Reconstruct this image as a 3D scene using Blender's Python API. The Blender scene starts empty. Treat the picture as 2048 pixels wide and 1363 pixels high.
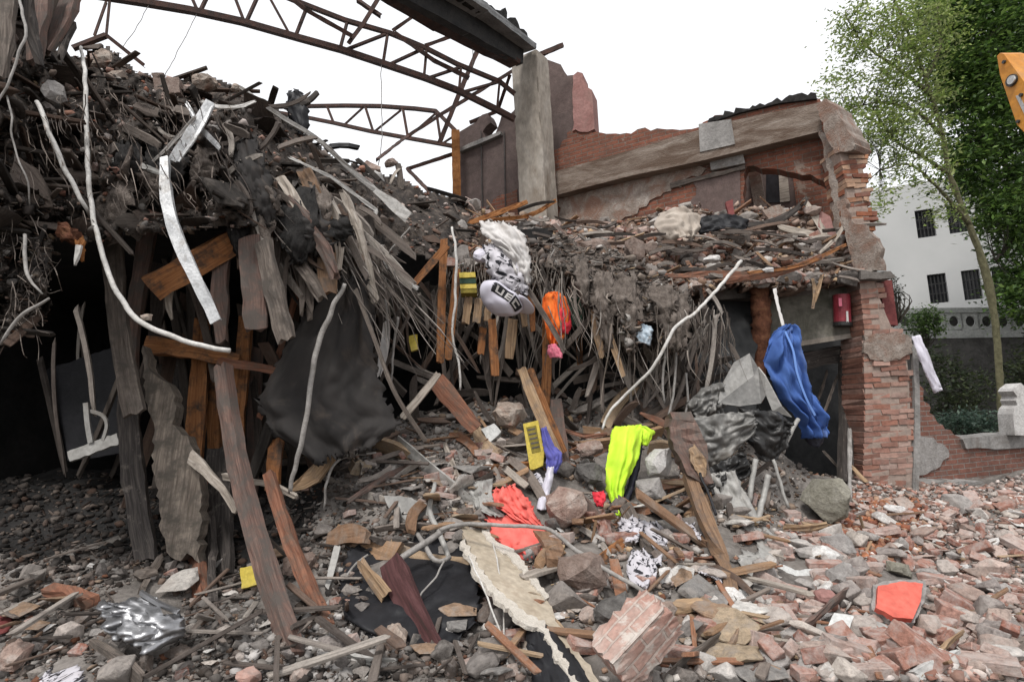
import bpy, bmesh, math, random
import numpy as np
from mathutils import Vector, Matrix, noise as mnoise

# ---------------------------------------------------------------- camera, sky, sun, exposure
SC = bpy.context.scene
C = SC.collection
R = math.radians
FPX, PITCH, ROLL = 1140.0, R(6.7), R(3.0)
CAM = np.array([0.0, 0.0, 1.7])
_F = np.array([0, math.cos(PITCH), math.sin(PITCH)])
_R0 = np.array([1.0, 0, 0]); _U0 = np.array([0, -math.sin(PITCH), math.cos(PITCH)])
_RT = math.cos(ROLL)*_R0 - math.sin(ROLL)*_U0
_UP = math.sin(ROLL)*_R0 + math.cos(ROLL)*_U0
cd = bpy.data.cameras.new('camera'); cam = bpy.data.objects.new('camera', cd); C.objects.link(cam)
cd.sensor_width = 36; cd.lens = 36*FPX/2048; cd.clip_end = 500; cd.clip_start = 0.05
m = Matrix.Identity(4)
for i in range(3):
    m[i][0] = _RT[i]; m[i][1] = _UP[i]; m[i][2] = -_F[i]; m[i][3] = CAM[i]
cam.matrix_world = m
SC.camera = cam
SC.view_settings.view_transform = 'Standard'; SC.view_settings.look = 'None'
SC.view_settings.exposure = 0.8; SC.view_settings.gamma = 1.0

SUN_EL, SUN_ROT = R(58), R(200)
W = bpy.data.worlds.new('World'); SC.world = W; W.use_nodes = True
nt = W.node_tree; nt.nodes.clear()
sky = nt.nodes.new('ShaderNodeTexSky'); sky.sky_type = 'NISHITA'; sky.sun_disc = False
sky.sun_elevation = SUN_EL; sky.sun_rotation = SUN_ROT; sky.dust_density = 4; sky.air_density = 1.2
hs = nt.nodes.new('ShaderNodeHueSaturation'); hs.inputs['Saturation'].default_value = 0.10
mixc = nt.nodes.new('ShaderNodeMixRGB'); mixc.inputs[0].default_value = 0.62; mixc.inputs[2].default_value = (10.4, 10.5, 10.8, 1)
bg = nt.nodes.new('ShaderNodeBackground'); bg.inputs['Strength'].default_value = 0.088
out = nt.nodes.new('ShaderNodeOutputWorld')
nt.links.new(sky.outputs[0], hs.inputs['Color']); nt.links.new(hs.outputs[0], mixc.inputs[1])
nt.links.new(mixc.outputs[0], bg.inputs['Color']); nt.links.new(bg.outputs[0], out.inputs['Surface'])

sl = bpy.data.lights.new('sun', 'SUN'); sl.energy = 1.5; sl.angle = R(11); sl.color = (1, .97, .93)
so = bpy.data.objects.new('sun', sl); C.objects.link(so)
# the soft sun stands high behind the photographer's left shoulder
so.rotation_euler = Vector((math.sin(SUN_ROT)*math.cos(SUN_EL), math.cos(SUN_ROT)*math.cos(SUN_EL), math.sin(SUN_EL))).to_track_quat('Z', 'Y').to_euler()

random.seed(7); rng = np.random.default_rng(7)
U = random.uniform

# ---------------------------------------------------------------- geometry helpers
def ray(px, py):
    return _F + _RT*((px-1024)/FPX) + _UP*((681.5-py)/FPX)
def P(px, py, Y):
    d = ray(px, py); return CAM + d*(Y/d[1])
def proj(p):
    v = np.asarray(p, float) - CAM
    z = v @ _F
    return 1024 + FPX*(v @ _RT)/z, 681.5 - FPX*(v @ _UP)/z
def px2m(w, Y): return w*Y/FPX

def vnoise2(x, y, seed=0):
    """smooth value noise on arrays"""
    g = np.random.default_rng(seed).random((256, 256))
    xi = np.floor(x).astype(int); yi = np.floor(y).astype(int)
    fx = x-xi; fy = y-yi
    fx = fx*fx*(3-2*fx); fy = fy*fy*(3-2*fy)
    a = g[xi % 256, yi % 256]; b = g[(xi+1) % 256, yi % 256]
    c = g[xi % 256, (yi+1) % 256]; d = g[(xi+1) % 256, (yi+1) % 256]
    return (a*(1-fx)+b*fx)*(1-fy) + (c*(1-fx)+d*fx)*fy - 0.5
def fbm2(x, y, octs, seed=0):
    s = 0
    for k, (f, a) in enumerate(octs): s = s + a*vnoise2(x*f+17.3*k, y*f-9.1*k, seed+k)
    return s

def clamp(rows, lift=.03):
    """things lie on the rubble, not under it"""
    if 'on' not in globals(): return rows
    return [(x, y, min(Y, on(x, y)-lift) if y > 840 else Y) for x, y, Y in rows]
class RBF:
    def __init__(s, pts, vals, smooth=0.0):
        s.p = np.array(pts, float); v = np.array(vals, float); n = len(v)
        d = np.linalg.norm(s.p[:, None]-s.p[None], axis=2)
        A = np.zeros((n+3, n+3)); A[:n, :n] = d + smooth*np.eye(n)
        A[:n, n] = 1; A[:n, n+1:] = s.p; A[n, :n] = 1; A[n+1:, :n] = s.p.T
        s.w = np.linalg.solve(A, np.concatenate([v, [0, 0, 0]])); s.n = n
    def __call__(s, x, y):
        x = np.asarray(x, float); y = np.asarray(y, float); sh = x.shape
        q = np.stack([x.ravel(), y.ravel()], 1)
        o = np.empty(len(q))
        for i in range(0, len(q), 20000):
            k = q[i:i+20000]
            d = np.linalg.norm(k[:, None]-s.p[None], axis=2)
            o[i:i+20000] = d @ s.w[:s.n] + s.w[s.n] + k @ s.w[s.n+1:]
        return o.reshape(sh)

def in_poly(x, y, poly):
    x = np.asarray(x); y = np.asarray(y); inside = np.zeros(x.shape, bool)
    n = len(poly); j = n-1
    for i in range(n):
        xi, yi = poly[i]; xj, yj = poly[j]
        c = ((yi > y) != (yj > y)) & (x < (xj-xi)*(y-yi)/((yj-yi) or 1e-9)+xi)
        inside ^= c; j = i
    return inside

def mesh_np(name, V, F, mat, parent=None, tint=None, smooth=False, uv=None):
    """V (n,3); F list of index tuples or (m,k) array; tint (n,3) optional per-vertex colour of the thing itself"""
    me = bpy.data.meshes.new(name)
    V = np.asarray(V, np.float32)
    if isinstance(F, np.ndarray):
        k = F.shape[1]; nF = len(F)
        me.vertices.add(len(V)); me.vertices.foreach_set('co', V.ravel())
        me.loops.add(nF*k); me.loops.foreach_set('vertex_index', F.ravel().astype(np.int32))
        me.polygons.add(nF); me.polygons.foreach_set('loop_start', np.arange(0, nF*k, k, dtype=np.int32))
    else:
        me.from_pydata([tuple(v) for v in V], [], F)
    me.update(calc_edges=True); me.validate()
    if tint is not None:
        a = me.color_attributes.new('tint', 'FLOAT_COLOR', 'POINT')
        a.data.foreach_set('color', np.concatenate([tint, np.ones((len(tint), 1))], 1).astype(np.float32).ravel())
    if uv is not None:
        l = me.uv_layers.new(name='uv')
        vi = np.empty(len(me.loops), np.int32); me.loops.foreach_get('vertex_index', vi)
        l.data.foreach_set('uv', np.asarray(uv, np.float32)[vi].ravel())
    if smooth: me.polygons.foreach_set('use_smooth', np.ones(len(me.polygons), bool))
    me.materials.append(mat)
    o = bpy.data.objects.new(name, me); C.objects.link(o)
    if parent is not None: o.parent = parent
    return o

def from_bm(name, bm, mat, parent=None, smooth=False):
    me = bpy.data.meshes.new(name); bm.normal_update(); bm.to_mesh(me); bm.free()
    if smooth: me.polygons.foreach_set('use_smooth', np.ones(len(me.polygons), bool))
    me.materials.append(mat)
    o = bpy.data.objects.new(name, me); C.objects.link(o)
    if parent is not None: o.parent = parent
    return o

def tag(o, label, cat, group=None, kind=None):
    if label: o['label'] = label
    if cat: o['category'] = cat
    if group: o['group'] = group
    if kind: o['kind'] = kind
    return o
def empty(name, loc, label, cat, group=None):
    o = bpy.data.objects.new(name, None); C.objects.link(o); o.location = Vector(loc); o.empty_display_size = .1
    bpy.context.view_layer.update()
    return tag(o, label, cat, group)
def adopt(o, root):
    """make o a part of root without moving it"""
    o.parent = root
    o.matrix_parent_inverse = root.matrix_basis.inverted()
    return o
def recentre(o):
    """put a mesh object's origin at its middle so that it is a thing with its own place"""
    me = o.data; n = len(me.vertices); co = np.empty(n*3, np.float32); me.vertices.foreach_get('co', co)
    co = co.reshape(-1, 3); c = (co.min(0)+co.max(0))/2
    me.vertices.foreach_set('co', (co-c).ravel()); o.location = Vector(c.tolist()); me.update()
    return o

def catmull(pts, n):
    p = np.array(pts, float)
    if len(p) < 3: return np.array([p[0]+(p[-1]-p[0])*t for t in np.linspace(0, 1, n)])
    q = np.concatenate([[2*p[0]-p[1]], p, [2*p[-1]-p[-2]]])
    L = np.concatenate([[0], np.cumsum(np.linalg.norm(np.diff(p[:, :3], axis=0), axis=1))]); L /= L[-1]
    o = []
    for t in np.linspace(0, 1, n):
        i = min(int(np.searchsorted(L, t, 'right'))-1, len(p)-2); u = (t-L[i])/max(1e-9, L[i+1]-L[i])
        a, b, c, d = q[i:i+4]
        o.append(.5*((2*b)+(c-a)*u+(2*a-5*b+4*c-d)*u*u+(3*b-a-3*c+d)*u**3))
    return np.array(o)
def polyl(pts, n):
    p = np.array(pts, float)
    L = np.concatenate([[0], np.cumsum(np.linalg.norm(np.diff(p, axis=0), axis=1))]); t = np.linspace(0, L[-1], n)
    t = np.unique(np.concatenate([t, L]))
    return np.stack([np.interp(t, L, p[:, k]) for k in range(p.shape[1])], 1)

def sweep(pts3, prof_w, prof_t, mat, name, parent=None, shape='board', jag=0.0, twist=0.0, sides=8, jitter=0.0, smooth=False, face=None):
    """sweep a board (rectangular) or tube (round) section along points; widths may vary along it; jag = splintered ends"""
    p = np.array(pts3, float); n = len(p)
    w = np.interp(np.linspace(0, 1, n), np.linspace(0, 1, len(np.atleast_1d(prof_w))), np.atleast_1d(prof_w))
    t = np.interp(np.linspace(0, 1, n), np.linspace(0, 1, len(np.atleast_1d(prof_t))), np.atleast_1d(prof_t))
    T = np.gradient(p, axis=0); T /= np.linalg.norm(T, axis=1)[:, None]+1e-9
    V, UVs = [], []
    L = np.concatenate([[0], np.cumsum(np.linalg.norm(np.diff(p, axis=0), axis=1))])
    if shape == 'board':
        ring = np.array([(-.5, -.5), (-.17, -.5), (.17, -.5), (.5, -.5), (.5, .5), (.17, .5), (-.17, .5), (-.5, .5)])
    elif shape == 'angle':
        ring = np.array([(-.5, -.5), (.5, -.5), (.5, -.36), (-.36, -.36), (-.36, .9), (-.5, .9)])
    elif shape == 'channel':
        ring = np.array([(-.5, .5), (-.5, -.5), (.5, -.5), (.5, .5), (.38, .5), (.38, -.3), (-.38, -.3), (-.38, .5)])
    else:
        a = np.linspace(0, 2*math.pi, sides, endpoint=False); ring = np.stack([np.cos(a)*.5, np.sin(a)*.5], 1)
    k = len(ring); offu = U(0, 50)
    per = np.concatenate([[0], np.cumsum(np.linalg.norm(np.diff(ring, axis=0), axis=1))])
    ends = rng.uniform(-1, 1, (2, k))*jag
    for i in range(n):
        fd = _F if face is None else np.array(face, float)
        s = np.cross(T[i], fd); s /= np.linalg.norm(s)+1e-9
        d = np.cross(s, T[i])
        if twist:
            c_, s_ = math.cos(twist), math.sin(twist); s, d = s*c_+d*s_, d*c_-s*s_
        if d @ fd < 0: d = -d
        for j in range(k):
            q = p[i] + s*ring[j, 0]*w[i] + d*ring[j, 1]*t[i]
            if jitter: q = q + rng.normal(0, jitter, 3)
            if jag and i == 0: q = q - T[i]*abs(ends[0, j])
            if jag and i == n-1: q = q + T[i]*abs(ends[1, j])
            V.append(q); UVs.append((L[i]+offu, per[j]*max(w[i], .01)+offu))
    F = []
    for i in range(n-1):
        for j in range(k):
            a, b = i*k+j, i*k+(j+1) % k
            F.append((a, b, b+k, a+k))
    F.append(tuple(range(k))[::-1]); F.append(tuple(range((n-1)*k, n*k)))
    o = mesh_np(name, V, F, mat, parent, uv=UVs, smooth=smooth)
    return o

def widths(rows, w):
    """photo widths turned into metres at each row's own distance"""
    w = np.interp(np.linspace(0, 1, len(rows)), np.linspace(0, 1, len(np.atleast_1d(w))), np.atleast_1d(w))
    return rows, [px2m(a, r[2]) for a, r in zip(w, rows)]
def pts_px(rows): return [P(*r) for r in rows]

def board(name, rows, w, mat, label=None, cat=None, group=None, t=None, jag=.05, twist=None, n=None, parent=None, smooth=True, jitter=.003, shape='board'):
    """rows of (px, py, Y); w = width in photo pixels at the first row"""
    rows = clamp(rows)
    p3 = np.array(pts_px(rows)); L = np.sum(np.linalg.norm(np.diff(p3, axis=0), axis=1))
    n = n or max(4, int(L/.12)+2)
    path = catmull(p3, n) if (smooth and len(rows) > 2) else polyl(p3, n)
    rows, ww = widths(rows, w)
    if shape == 'board' and jag > .015:      # worn edges: the width wanders along the length
        k_ = max(len(ww), 9); ww = [a*U(.84, 1.06) for a in np.interp(np.linspace(0, 1, k_), np.linspace(0, 1, len(ww)), ww)]
    tt = t if t is not None else min(.05, max(.015, min(ww)*.4))
    o = sweep(path, ww, tt, mat, name, parent, shape, jag=jag, twist=U(-.35, .35) if twist is None else twist, jitter=jitter)
    if parent is None: recentre(o)
    if label: tag(o, label, cat, group)
    return o
def tube(name, rows, w, mat, label=None, cat=None, group=None, parent=None, n=None, smooth=True, sides=10, jitter=0.0):
    rows = clamp(rows, .02)
    p3 = np.array(pts_px(rows)); L = np.sum(np.linalg.norm(np.diff(p3, axis=0), axis=1))
    n = n or max(6, int(L/.05)+2)
    path = catmull(p3, n) if (smooth and len(rows) > 2) else polyl(p3, n)
    rows, ww = widths(rows, w)
    ww = [a*r[2]/np.linalg.norm(np.array(P(*r))-CAM) for a, r in zip(ww, rows)]; path = path+np.array([[.014*mnoise.noise(Vector((i*.35, k*9.1, p3[0][0]*7))) for k in range(3)] for i in range(len(path))])      # a round thing near the edge of a wide view looks wider
    o = sweep(path, ww, ww, mat, name, parent, 'tube', sides=sides, smooth=True, jitter=jitter)
    if parent is None: recentre(o)
    if label: tag(o, label, cat, group)
    return o

def ragged(outline, step, amp, closed=True):
    """subdivide a pixel outline and roughen it; a third value of 0 on a vertex keeps the edge that starts there straight"""
    o = []; n = len(outline)
    for i in range(n):
        a = outline[i]; b = outline[(i+1) % n]
        rough = (a[2] if len(a) > 2 else 1)
        d = math.hypot(b[0]-a[0], b[1]-a[1]); k = max(1, int(d/step)) if rough else 1
        nx, ny = -(b[1]-a[1])/(d or 1), (b[0]-a[0])/(d or 1)
        for j in range(k):
            t = (j + (U(-.3, .3) if j else 0))/k; e = U(-amp, amp)*rough if j or rough else 0
            o.append((a[0]+(b[0]-a[0])*t+nx*e, a[1]+(b[1]-a[1])*t+ny*e))
    return o
class Plane:
    """vertical plane through two photo points at given distances"""
    def __init__(s, a, b, off=0.0):
        s.a = np.array(P(*a)); b = np.array(P(*b)); s.u = b-s.a; s.u[2] = 0; s.u /= np.linalg.norm(s.u)
        s.n = np.array([s.u[1], -s.u[0], 0])       # towards the camera
        if s.n @ (CAM-s.a) < 0: s.n = -s.n
        s.a = s.a + s.n*off
    def hit(s, px, py):
        d = ray(px, py); t = ((s.a-CAM) @ s.n)/(d @ s.n); return CAM + d*t
    def off(s, o):
        q = object.__new__(Plane); q.a = s.a+s.n*o; q.u = s.u; q.n = s.n; return q
def slab_poly(name, outline, plane, thick, mat, parent=None, step=14, amp=4, jit=0.0):
    """a ragged-edged plate with real thickness, its front in the plane; uv in metres"""
    pts = ragged(outline, step, amp) if step else [p[:2] for p in outline]
    F3 = [plane.hit(*p) for p in pts]
    nrm = getattr(plane, 'n')
    n = len(F3); bm = bmesh.new()
    f = [bm.verts.new(v) for v in F3]
    b = [bm.verts.new(np.array(v)-nrm*thick*(1+U(-jit, jit))) for v in F3]
    try:
        fr = bm.faces.new(f); bk = bm.faces.new(b[::-1])
    except ValueError:
        pass
    for i in range(n):
        bm.faces.new((f[(i+1) % n], f[i], b[i], b[(i+1) % n]))
    bmesh.ops.recalc_face_normals(bm, faces=bm.faces)
    uvl = bm.loops.layers.uv.new('uv')
    for fc in bm.faces:
        for l in fc.loops:
            co = np.array(l.vert.co); dd = co-plane.a
            l[uvl].uv = (dd @ plane.u + (dd @ nrm), co[2] if abs(nrm[2]) < .5 else dd @ plane.v)
    bmesh.ops.triangulate(bm, faces=[q for q in bm.faces if len(q.verts) > 4])
    return from_bm(name, bm, mat, parent)
class TPlane:
    """any plane from three photo points with distances"""
    def __init__(s, a, b, c, off=0.0):
        A, B, D = (np.array(P(*q)) for q in (a, b, c)); s.a = A
        s.n = np.cross(B-A, D-A); s.n /= np.linalg.norm(s.n)
        if s.n @ (CAM-A) < 0: s.n = -s.n
        s.u = (B-A)/np.linalg.norm(B-A); s.v = np.cross(s.n, s.u); s.a = s.a+s.n*off
    hit = Plane.hit

def loft(name, rows, mat, nu=28, nv=40, fold=.02, folds=5, bulge=.05, thick=.006, edge=.006, parent=None, seed=0, crumple=.01, tint=None, lift=.05, flat=False):
    """cloth or sheet: rows of (pxL, pyL, pxR, pyR, Y[, Y2]) from top to bottom; folds run down it; given thickness"""
    rows = [list(r)+([r[4]] if len(r) == 5 else []) for r in rows]
    rs = np.array([r[:4]+[clamp([(r[0], r[1], r[4])], lift)[0][2], clamp([(r[2], r[3], r[5])], lift)[0][2]] for r in rows], float)
    # interpolate the rows
    n = len(rs); tt = np.linspace(0, n-1, nv)
    q = np.stack([np.interp(tt, np.arange(n), rs[:, k]) for k in range(6)], 1)
    V = []; UVs = []
    ph = U(0, 9)
    for i in range(nv):
        l, r = P(q[i, 0], q[i, 1], q[i, 4]), P(q[i, 2], q[i, 3], q[i, 5])
        for j in range(nu):
            u = j/(nu-1); v = i/(nv-1)
            p = l+(r-l)*u
            nz = mnoise.noise(Vector((u*3+seed*7.1, v*3, seed)))
            d = bulge*math.sin(math.pi*u) + fold*math.sin(folds*math.pi*2*(u+.12*nz+.05*math.sin(v*5+ph))+ph) * (.4+.6*v)
            d += crumple*(abs(mnoise.noise(Vector((u*4.5+seed, v*5.5+ph, 3.3+seed))))*2.4 + .5*abs(mnoise.noise(Vector((u*10+v*4, v*9+seed-u*3, 1.2+ph)))))
            p = p - np.array([0, 1, 0])*d
            if j in (0, nu-1) or i in (0, nv-1):
                p = p + np.array([U(-edge, edge), 0, U(-edge, edge)])
            V.append(p); UVs.append((u, 1-v))
    F = [(i*nu+j, i*nu+j+1, (i+1)*nu+j+1, (i+1)*nu+j) for i in range(nv-1) for j in range(nu-1)]
    o = mesh_np(name, V, F, mat, parent, uv=UVs, smooth=not flat)
    s = o.modifiers.new('solid', 'SOLIDIFY'); s.thickness = thick; s.offset = 0
    if parent is None: recentre(o)
    return o

# chunk templates: irregular broken lumps, bricks, flakes and sticks, each a small closed mesh
def hull_template(kind):
    bm = bmesh.new()
    if kind == 'lump':
        for _ in range(random.randint(11, 17)):
            v = Vector((random.gauss(0, 1), random.gauss(0, 1), random.gauss(0, 1))).normalized()
            bm.verts.new((v.x*.5*U(.75, 1.1), v.y*.42*U(.7, 1.1), v.z*.34*U(.7, 1.1)))
    elif kind == 'flake':
        for _ in range(10):
            a = U(0, 6.28); r = U(.3, .55); bm.verts.new((math.cos(a)*r, math.sin(a)*r*.75, U(-.09, .09)))
    elif kind == 'brick':
        for sx in (-1, 1):
            for sy in (-1, 1):
                for sz in (-1, 1):
                    bm.verts.new((sx*.5+U(-.02, .02), sy*.24+U(-.015, .015), sz*.15+U(-.015, .015)))
    elif kind == 'halfbrick':
        for sy in (-1, 1):
            for sz in (-1, 1):
                bm.verts.new((-.32, sy*.27, sz*.17)); bm.verts.new((U(.05, .35), sy*.27, sz*.17)); bm.verts.new((U(.1, .4), sy*U(.05, .2), sz*U(.05, .14)))
    elif kind == 'stick':
        for sx in (-1, 1):
            [bm.verts.new((sx*U(.44, .5), sy*U(.03, .045), sz*.02)) for sy in (-1, 1) for sz in (-1, 1)]
        for sx in (-.3, .3):
            for sy in (-1, 1):
                for sz in (-1, 1): bm.verts.new((sx, sy*.045, sz*.02))
    r = bmesh.ops.convex_hull(bm, input=bm.verts[:])
    bmesh.ops.delete(bm, geom=[v for v in bm.verts if not v.link_faces], context='VERTS')
    bm.verts.index_update()
    V = np.array([v.co[:] for v in bm.verts]); 
    bmesh.ops.triangulate(bm, faces=bm.faces[:]); bm.verts.index_update()
    F = np.array([[v.index for v in f.verts] for f in bm.faces]); bm.free()
    return V, F
TPL = {k: [hull_template(k) for _ in range(n)] for k, n in (('lump', 14), ('flake', 8), ('brick', 6), ('halfbrick', 8), ('stick', 6))}

def rand_rot(n, tilt=1.0, nrm=None):
    """n rotation matrices: spin about z, then tilt by random axis, then align z to the normals"""
    a = rng.uniform(0, 2*np.pi, n); c, s = np.cos(a), np.sin(a); z = np.zeros(n); o = np.ones(n)
    Rz = np.stack([np.stack([c, -s, z], 1), np.stack([s, c, z], 1), np.stack([z, z, o], 1)], 1)
    ax = rng.normal(0, 1, (n, 3)); ax /= np.linalg.norm(ax, axis=1)[:, None]; th = rng.normal(0, tilt, n)
    K = np.zeros((n, 3, 3)); K[:, 0, 1] = -ax[:, 2]; K[:, 0, 2] = ax[:, 1]; K[:, 1, 0] = ax[:, 2]; K[:, 1, 2] = -ax[:, 0]; K[:, 2, 0] = -ax[:, 1]; K[:, 2, 1] = ax[:, 0]
    I = np.eye(3)[None]
    Rt = I + np.sin(th)[:, None, None]*K + (1-np.cos(th))[:, None, None]*(K@K)
    return Rt@Rz
def pile(name, pos, size, kinds, cols, mat, tilt=.6, label=None, rots=None, stretch=None):
    """many small uncounted fragments in ONE mesh: kinds = {template: share}; cols = palette array (n,3) picked per piece"""
    n = len(pos); ks = list(kinds); pr = np.array([kinds[k] for k in ks], float); pr /= pr.sum()
    which = rng.choice(len(ks), n, p=pr)
    Rm = rand_rot(n, tilt) if rots is None else rots
    Vs, Fs, Ts = [], [], []; base = 0
    col = cols[rng.integers(0, len(cols), n)]*rng.uniform(.7, 1.25, (n, 1))
    for ki, k in enumerate(ks):
        var = rng.integers(0, len(TPL[k]), n)
        for vi, (tv, tf) in enumerate(TPL[k]):
            idx = np.nonzero((which == ki) & (var == vi))[0]
            if not len(idx): continue
            sc = size[idx][:, None, None]*np.ones((1, 1, 3))
            if stretch is not None: sc = sc*stretch[idx][:, None, :]
            v = np.einsum('nij,nkj->nki', Rm[idx], tv[None]*sc) + pos[idx][:, None, :]
            nv = len(tv); f = tf[None]+(np.arange(len(idx))*nv)[:, None, None]+base
            Vs.append(v.reshape(-1, 3)); Fs.append(f.reshape(-1, 3)); Ts.append(np.repeat(col[idx], nv, 0)); base += len(idx)*nv
    o = mesh_np(name, np.concatenate(Vs), np.concatenate(Fs), mat, tint=np.concatenate(Ts))
    return tag(o, label, None, kind='stuff')
# ---------------------------------------------------------------- materials (all procedural)
def lin(r, g, b):
    f = lambda c: (c/255/12.92 if c/255 <= .04045 else ((c/255+.055)/1.055)**2.4)
    return (f(r), f(g), f(b))
def c4(c): return (c[0], c[1], c[2], 1)
class NT:
    def __init__(s, name):
        s.m = bpy.data.materials.new(name); s.m.use_nodes = True; s.t = s.m.node_tree; s.t.nodes.clear()
        s.out = s.n('ShaderNodeOutputMaterial'); s.b = s.n('ShaderNodeBsdfPrincipled'); s.l(s.b.outputs[0], s.out.inputs[0])
    def n(s, ty, **kw):
        x = s.t.nodes.new(ty)
        for k, v in kw.items(): setattr(x, k, v)
        return x
    def l(s, a, b): s.t.links.new(a, b)
    def noise(s, vec, scale, detail=6, rough=.6, dist=0):
        x = s.n('ShaderNodeTexNoise'); x.inputs['Scale'].default_value = scale; x.inputs['Detail'].default_value = detail
        x.inputs['Roughness'].default_value = rough; x.inputs['Distortion'].default_value = dist; s.l(vec, x.inputs['Vector']); return x.outputs['Fac']
    def ramp(s, fac, stops):
        x = s.n('ShaderNodeValToRGB'); e = x.color_ramp.elements
        while len(e) < len(stops): e.new(.5)
        for k, (p, c) in enumerate(stops): e[k].position = p; e[k].color = c4(c)
        s.l(fac, x.inputs[0]); return x.outputs[0]
    def mix(s, fac, a, b, mode='MIX'):
        x = s.n('ShaderNodeMixRGB', blend_type=mode)
        for i, v in ((0, fac), (1, a), (2, b)):
            if hasattr(v, 'links') or hasattr(v, 'is_linked'): s.l(v, x.inputs[i])
            else: x.inputs[i].default_value = v if i == 0 else c4(v)
        return x.outputs[0]
    def coord(s, which='Object', scale=(1, 1, 1)):
        tc = s.n('ShaderNodeTexCoord'); mp = s.n('ShaderNodeMapping'); mp.inputs['Scale'].default_value = scale
        s.l(tc.outputs[which], mp.inputs['Vector']); return mp.outputs[0]
    def bump(s, h, strength=.4, dist=.02):
        x = s.n('ShaderNodeBump'); x.inputs['Strength'].default_value = strength; x.inputs['Distance'].default_value = dist
        s.l(h, x.inputs['Height']); s.l(x.outputs[0], s.b.inputs['Normal'])
    def rough(s, r, metal=0, spec=.3):
        s.b.inputs['Roughness'].default_value = r; s.b.inputs['Metallic'].default_value = metal; s.b.inputs['Specular IOR Level'].default_value = spec
    def col(s, c):
        if hasattr(c, 'is_linked'): s.l(c, s.b.inputs['Base Color'])
        else: s.b.inputs['Base Color'].default_value = c4(c)

def m_dirty(name, a, b, c=None, scale=6, bump=.5, rough=.92, metal=0, coord='Object', cs=(1, 1, 1), spec=.25, dirt=None, dirt_amt=.5, dist=.02):
    """two or three colours in noise patches, finer speckle, dust"""
    t = NT(name); v = t.coord(coord, cs)
    n1 = t.noise(v, scale, 8, .65, .4); n2 = t.noise(v, scale*7, 4, .6)
    st = [(.34, a), (.62, b)] if c is None else [(.3, a), (.5, b), (.68, c)]
    k = t.ramp(n1, st)
    k = t.mix(.55, k, t.ramp(n2, [(.3, (.35, .35, .35)), (.75, (1, 1, 1))]), 'MULTIPLY')
    if dirt is not None:
        n3 = t.noise(v, scale*.45, 6, .7, .8)
        f = t.ramp(n3, [(.62-dirt_amt*.3, (0, 0, 0)), (.74-dirt_amt*.2, (1, 1, 1))]); k = t.mix(f, k, dirt)
    t.col(k); t.rough(rough, metal, spec); t.bump(n2, bump, dist); return t.m

def m_wood(name, a, b, dark=(.02, .015, .012), gs=(1.5, 30, 1), bump=.5, rnd=.0, dirt=None, damt=.4):
    t = NT(name); v = t.coord('UV', gs)
    n1 = t.noise(v, 1.6, 8, .7, .25); n2 = t.noise(t.coord('UV', (5, 5, 1)), 1.2, 6, .7)
    k = t.ramp(n1, [(.28, dark), (.45, a), (.66, b)])
    if dirt is not None:
        k = t.mix(t.ramp(n2, [(.62-damt*.35, (0, 0, 0)), (.72-damt*.2, (1, 1, 1))]), k, dirt)
    t.col(k); t.rough(.85, 0, .25); t.bump(n1, bump, .008); return t.m

def m_tint(name, speck=.6, bump=.6, scale=14, rough=.93, dust=(.2, .18, .165), dustamt=.3):
    """colour of each fragment comes from its own mesh attribute"""
    t = NT(name); at = t.n('ShaderNodeAttribute', attribute_name='tint')
    v = t.coord('Object'); n1 = t.noise(v, scale, 6, .7); n2 = t.noise(v, 3, 5, .7)
    k = t.mix(speck, at.outputs['Color'], t.ramp(n1, [(.3, (.45, .43, .42)), (.7, (1.25, 1.22, 1.2))]), 'MULTIPLY')
    k = t.mix(t.ramp(n2, [(.5, (0, 0, 0)), (.85, (dustamt*2,)*3)]), k, dust)
    t.col(k); t.rough(rough, 0, .2); t.bump(n1, bump, .015); return t.m

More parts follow.
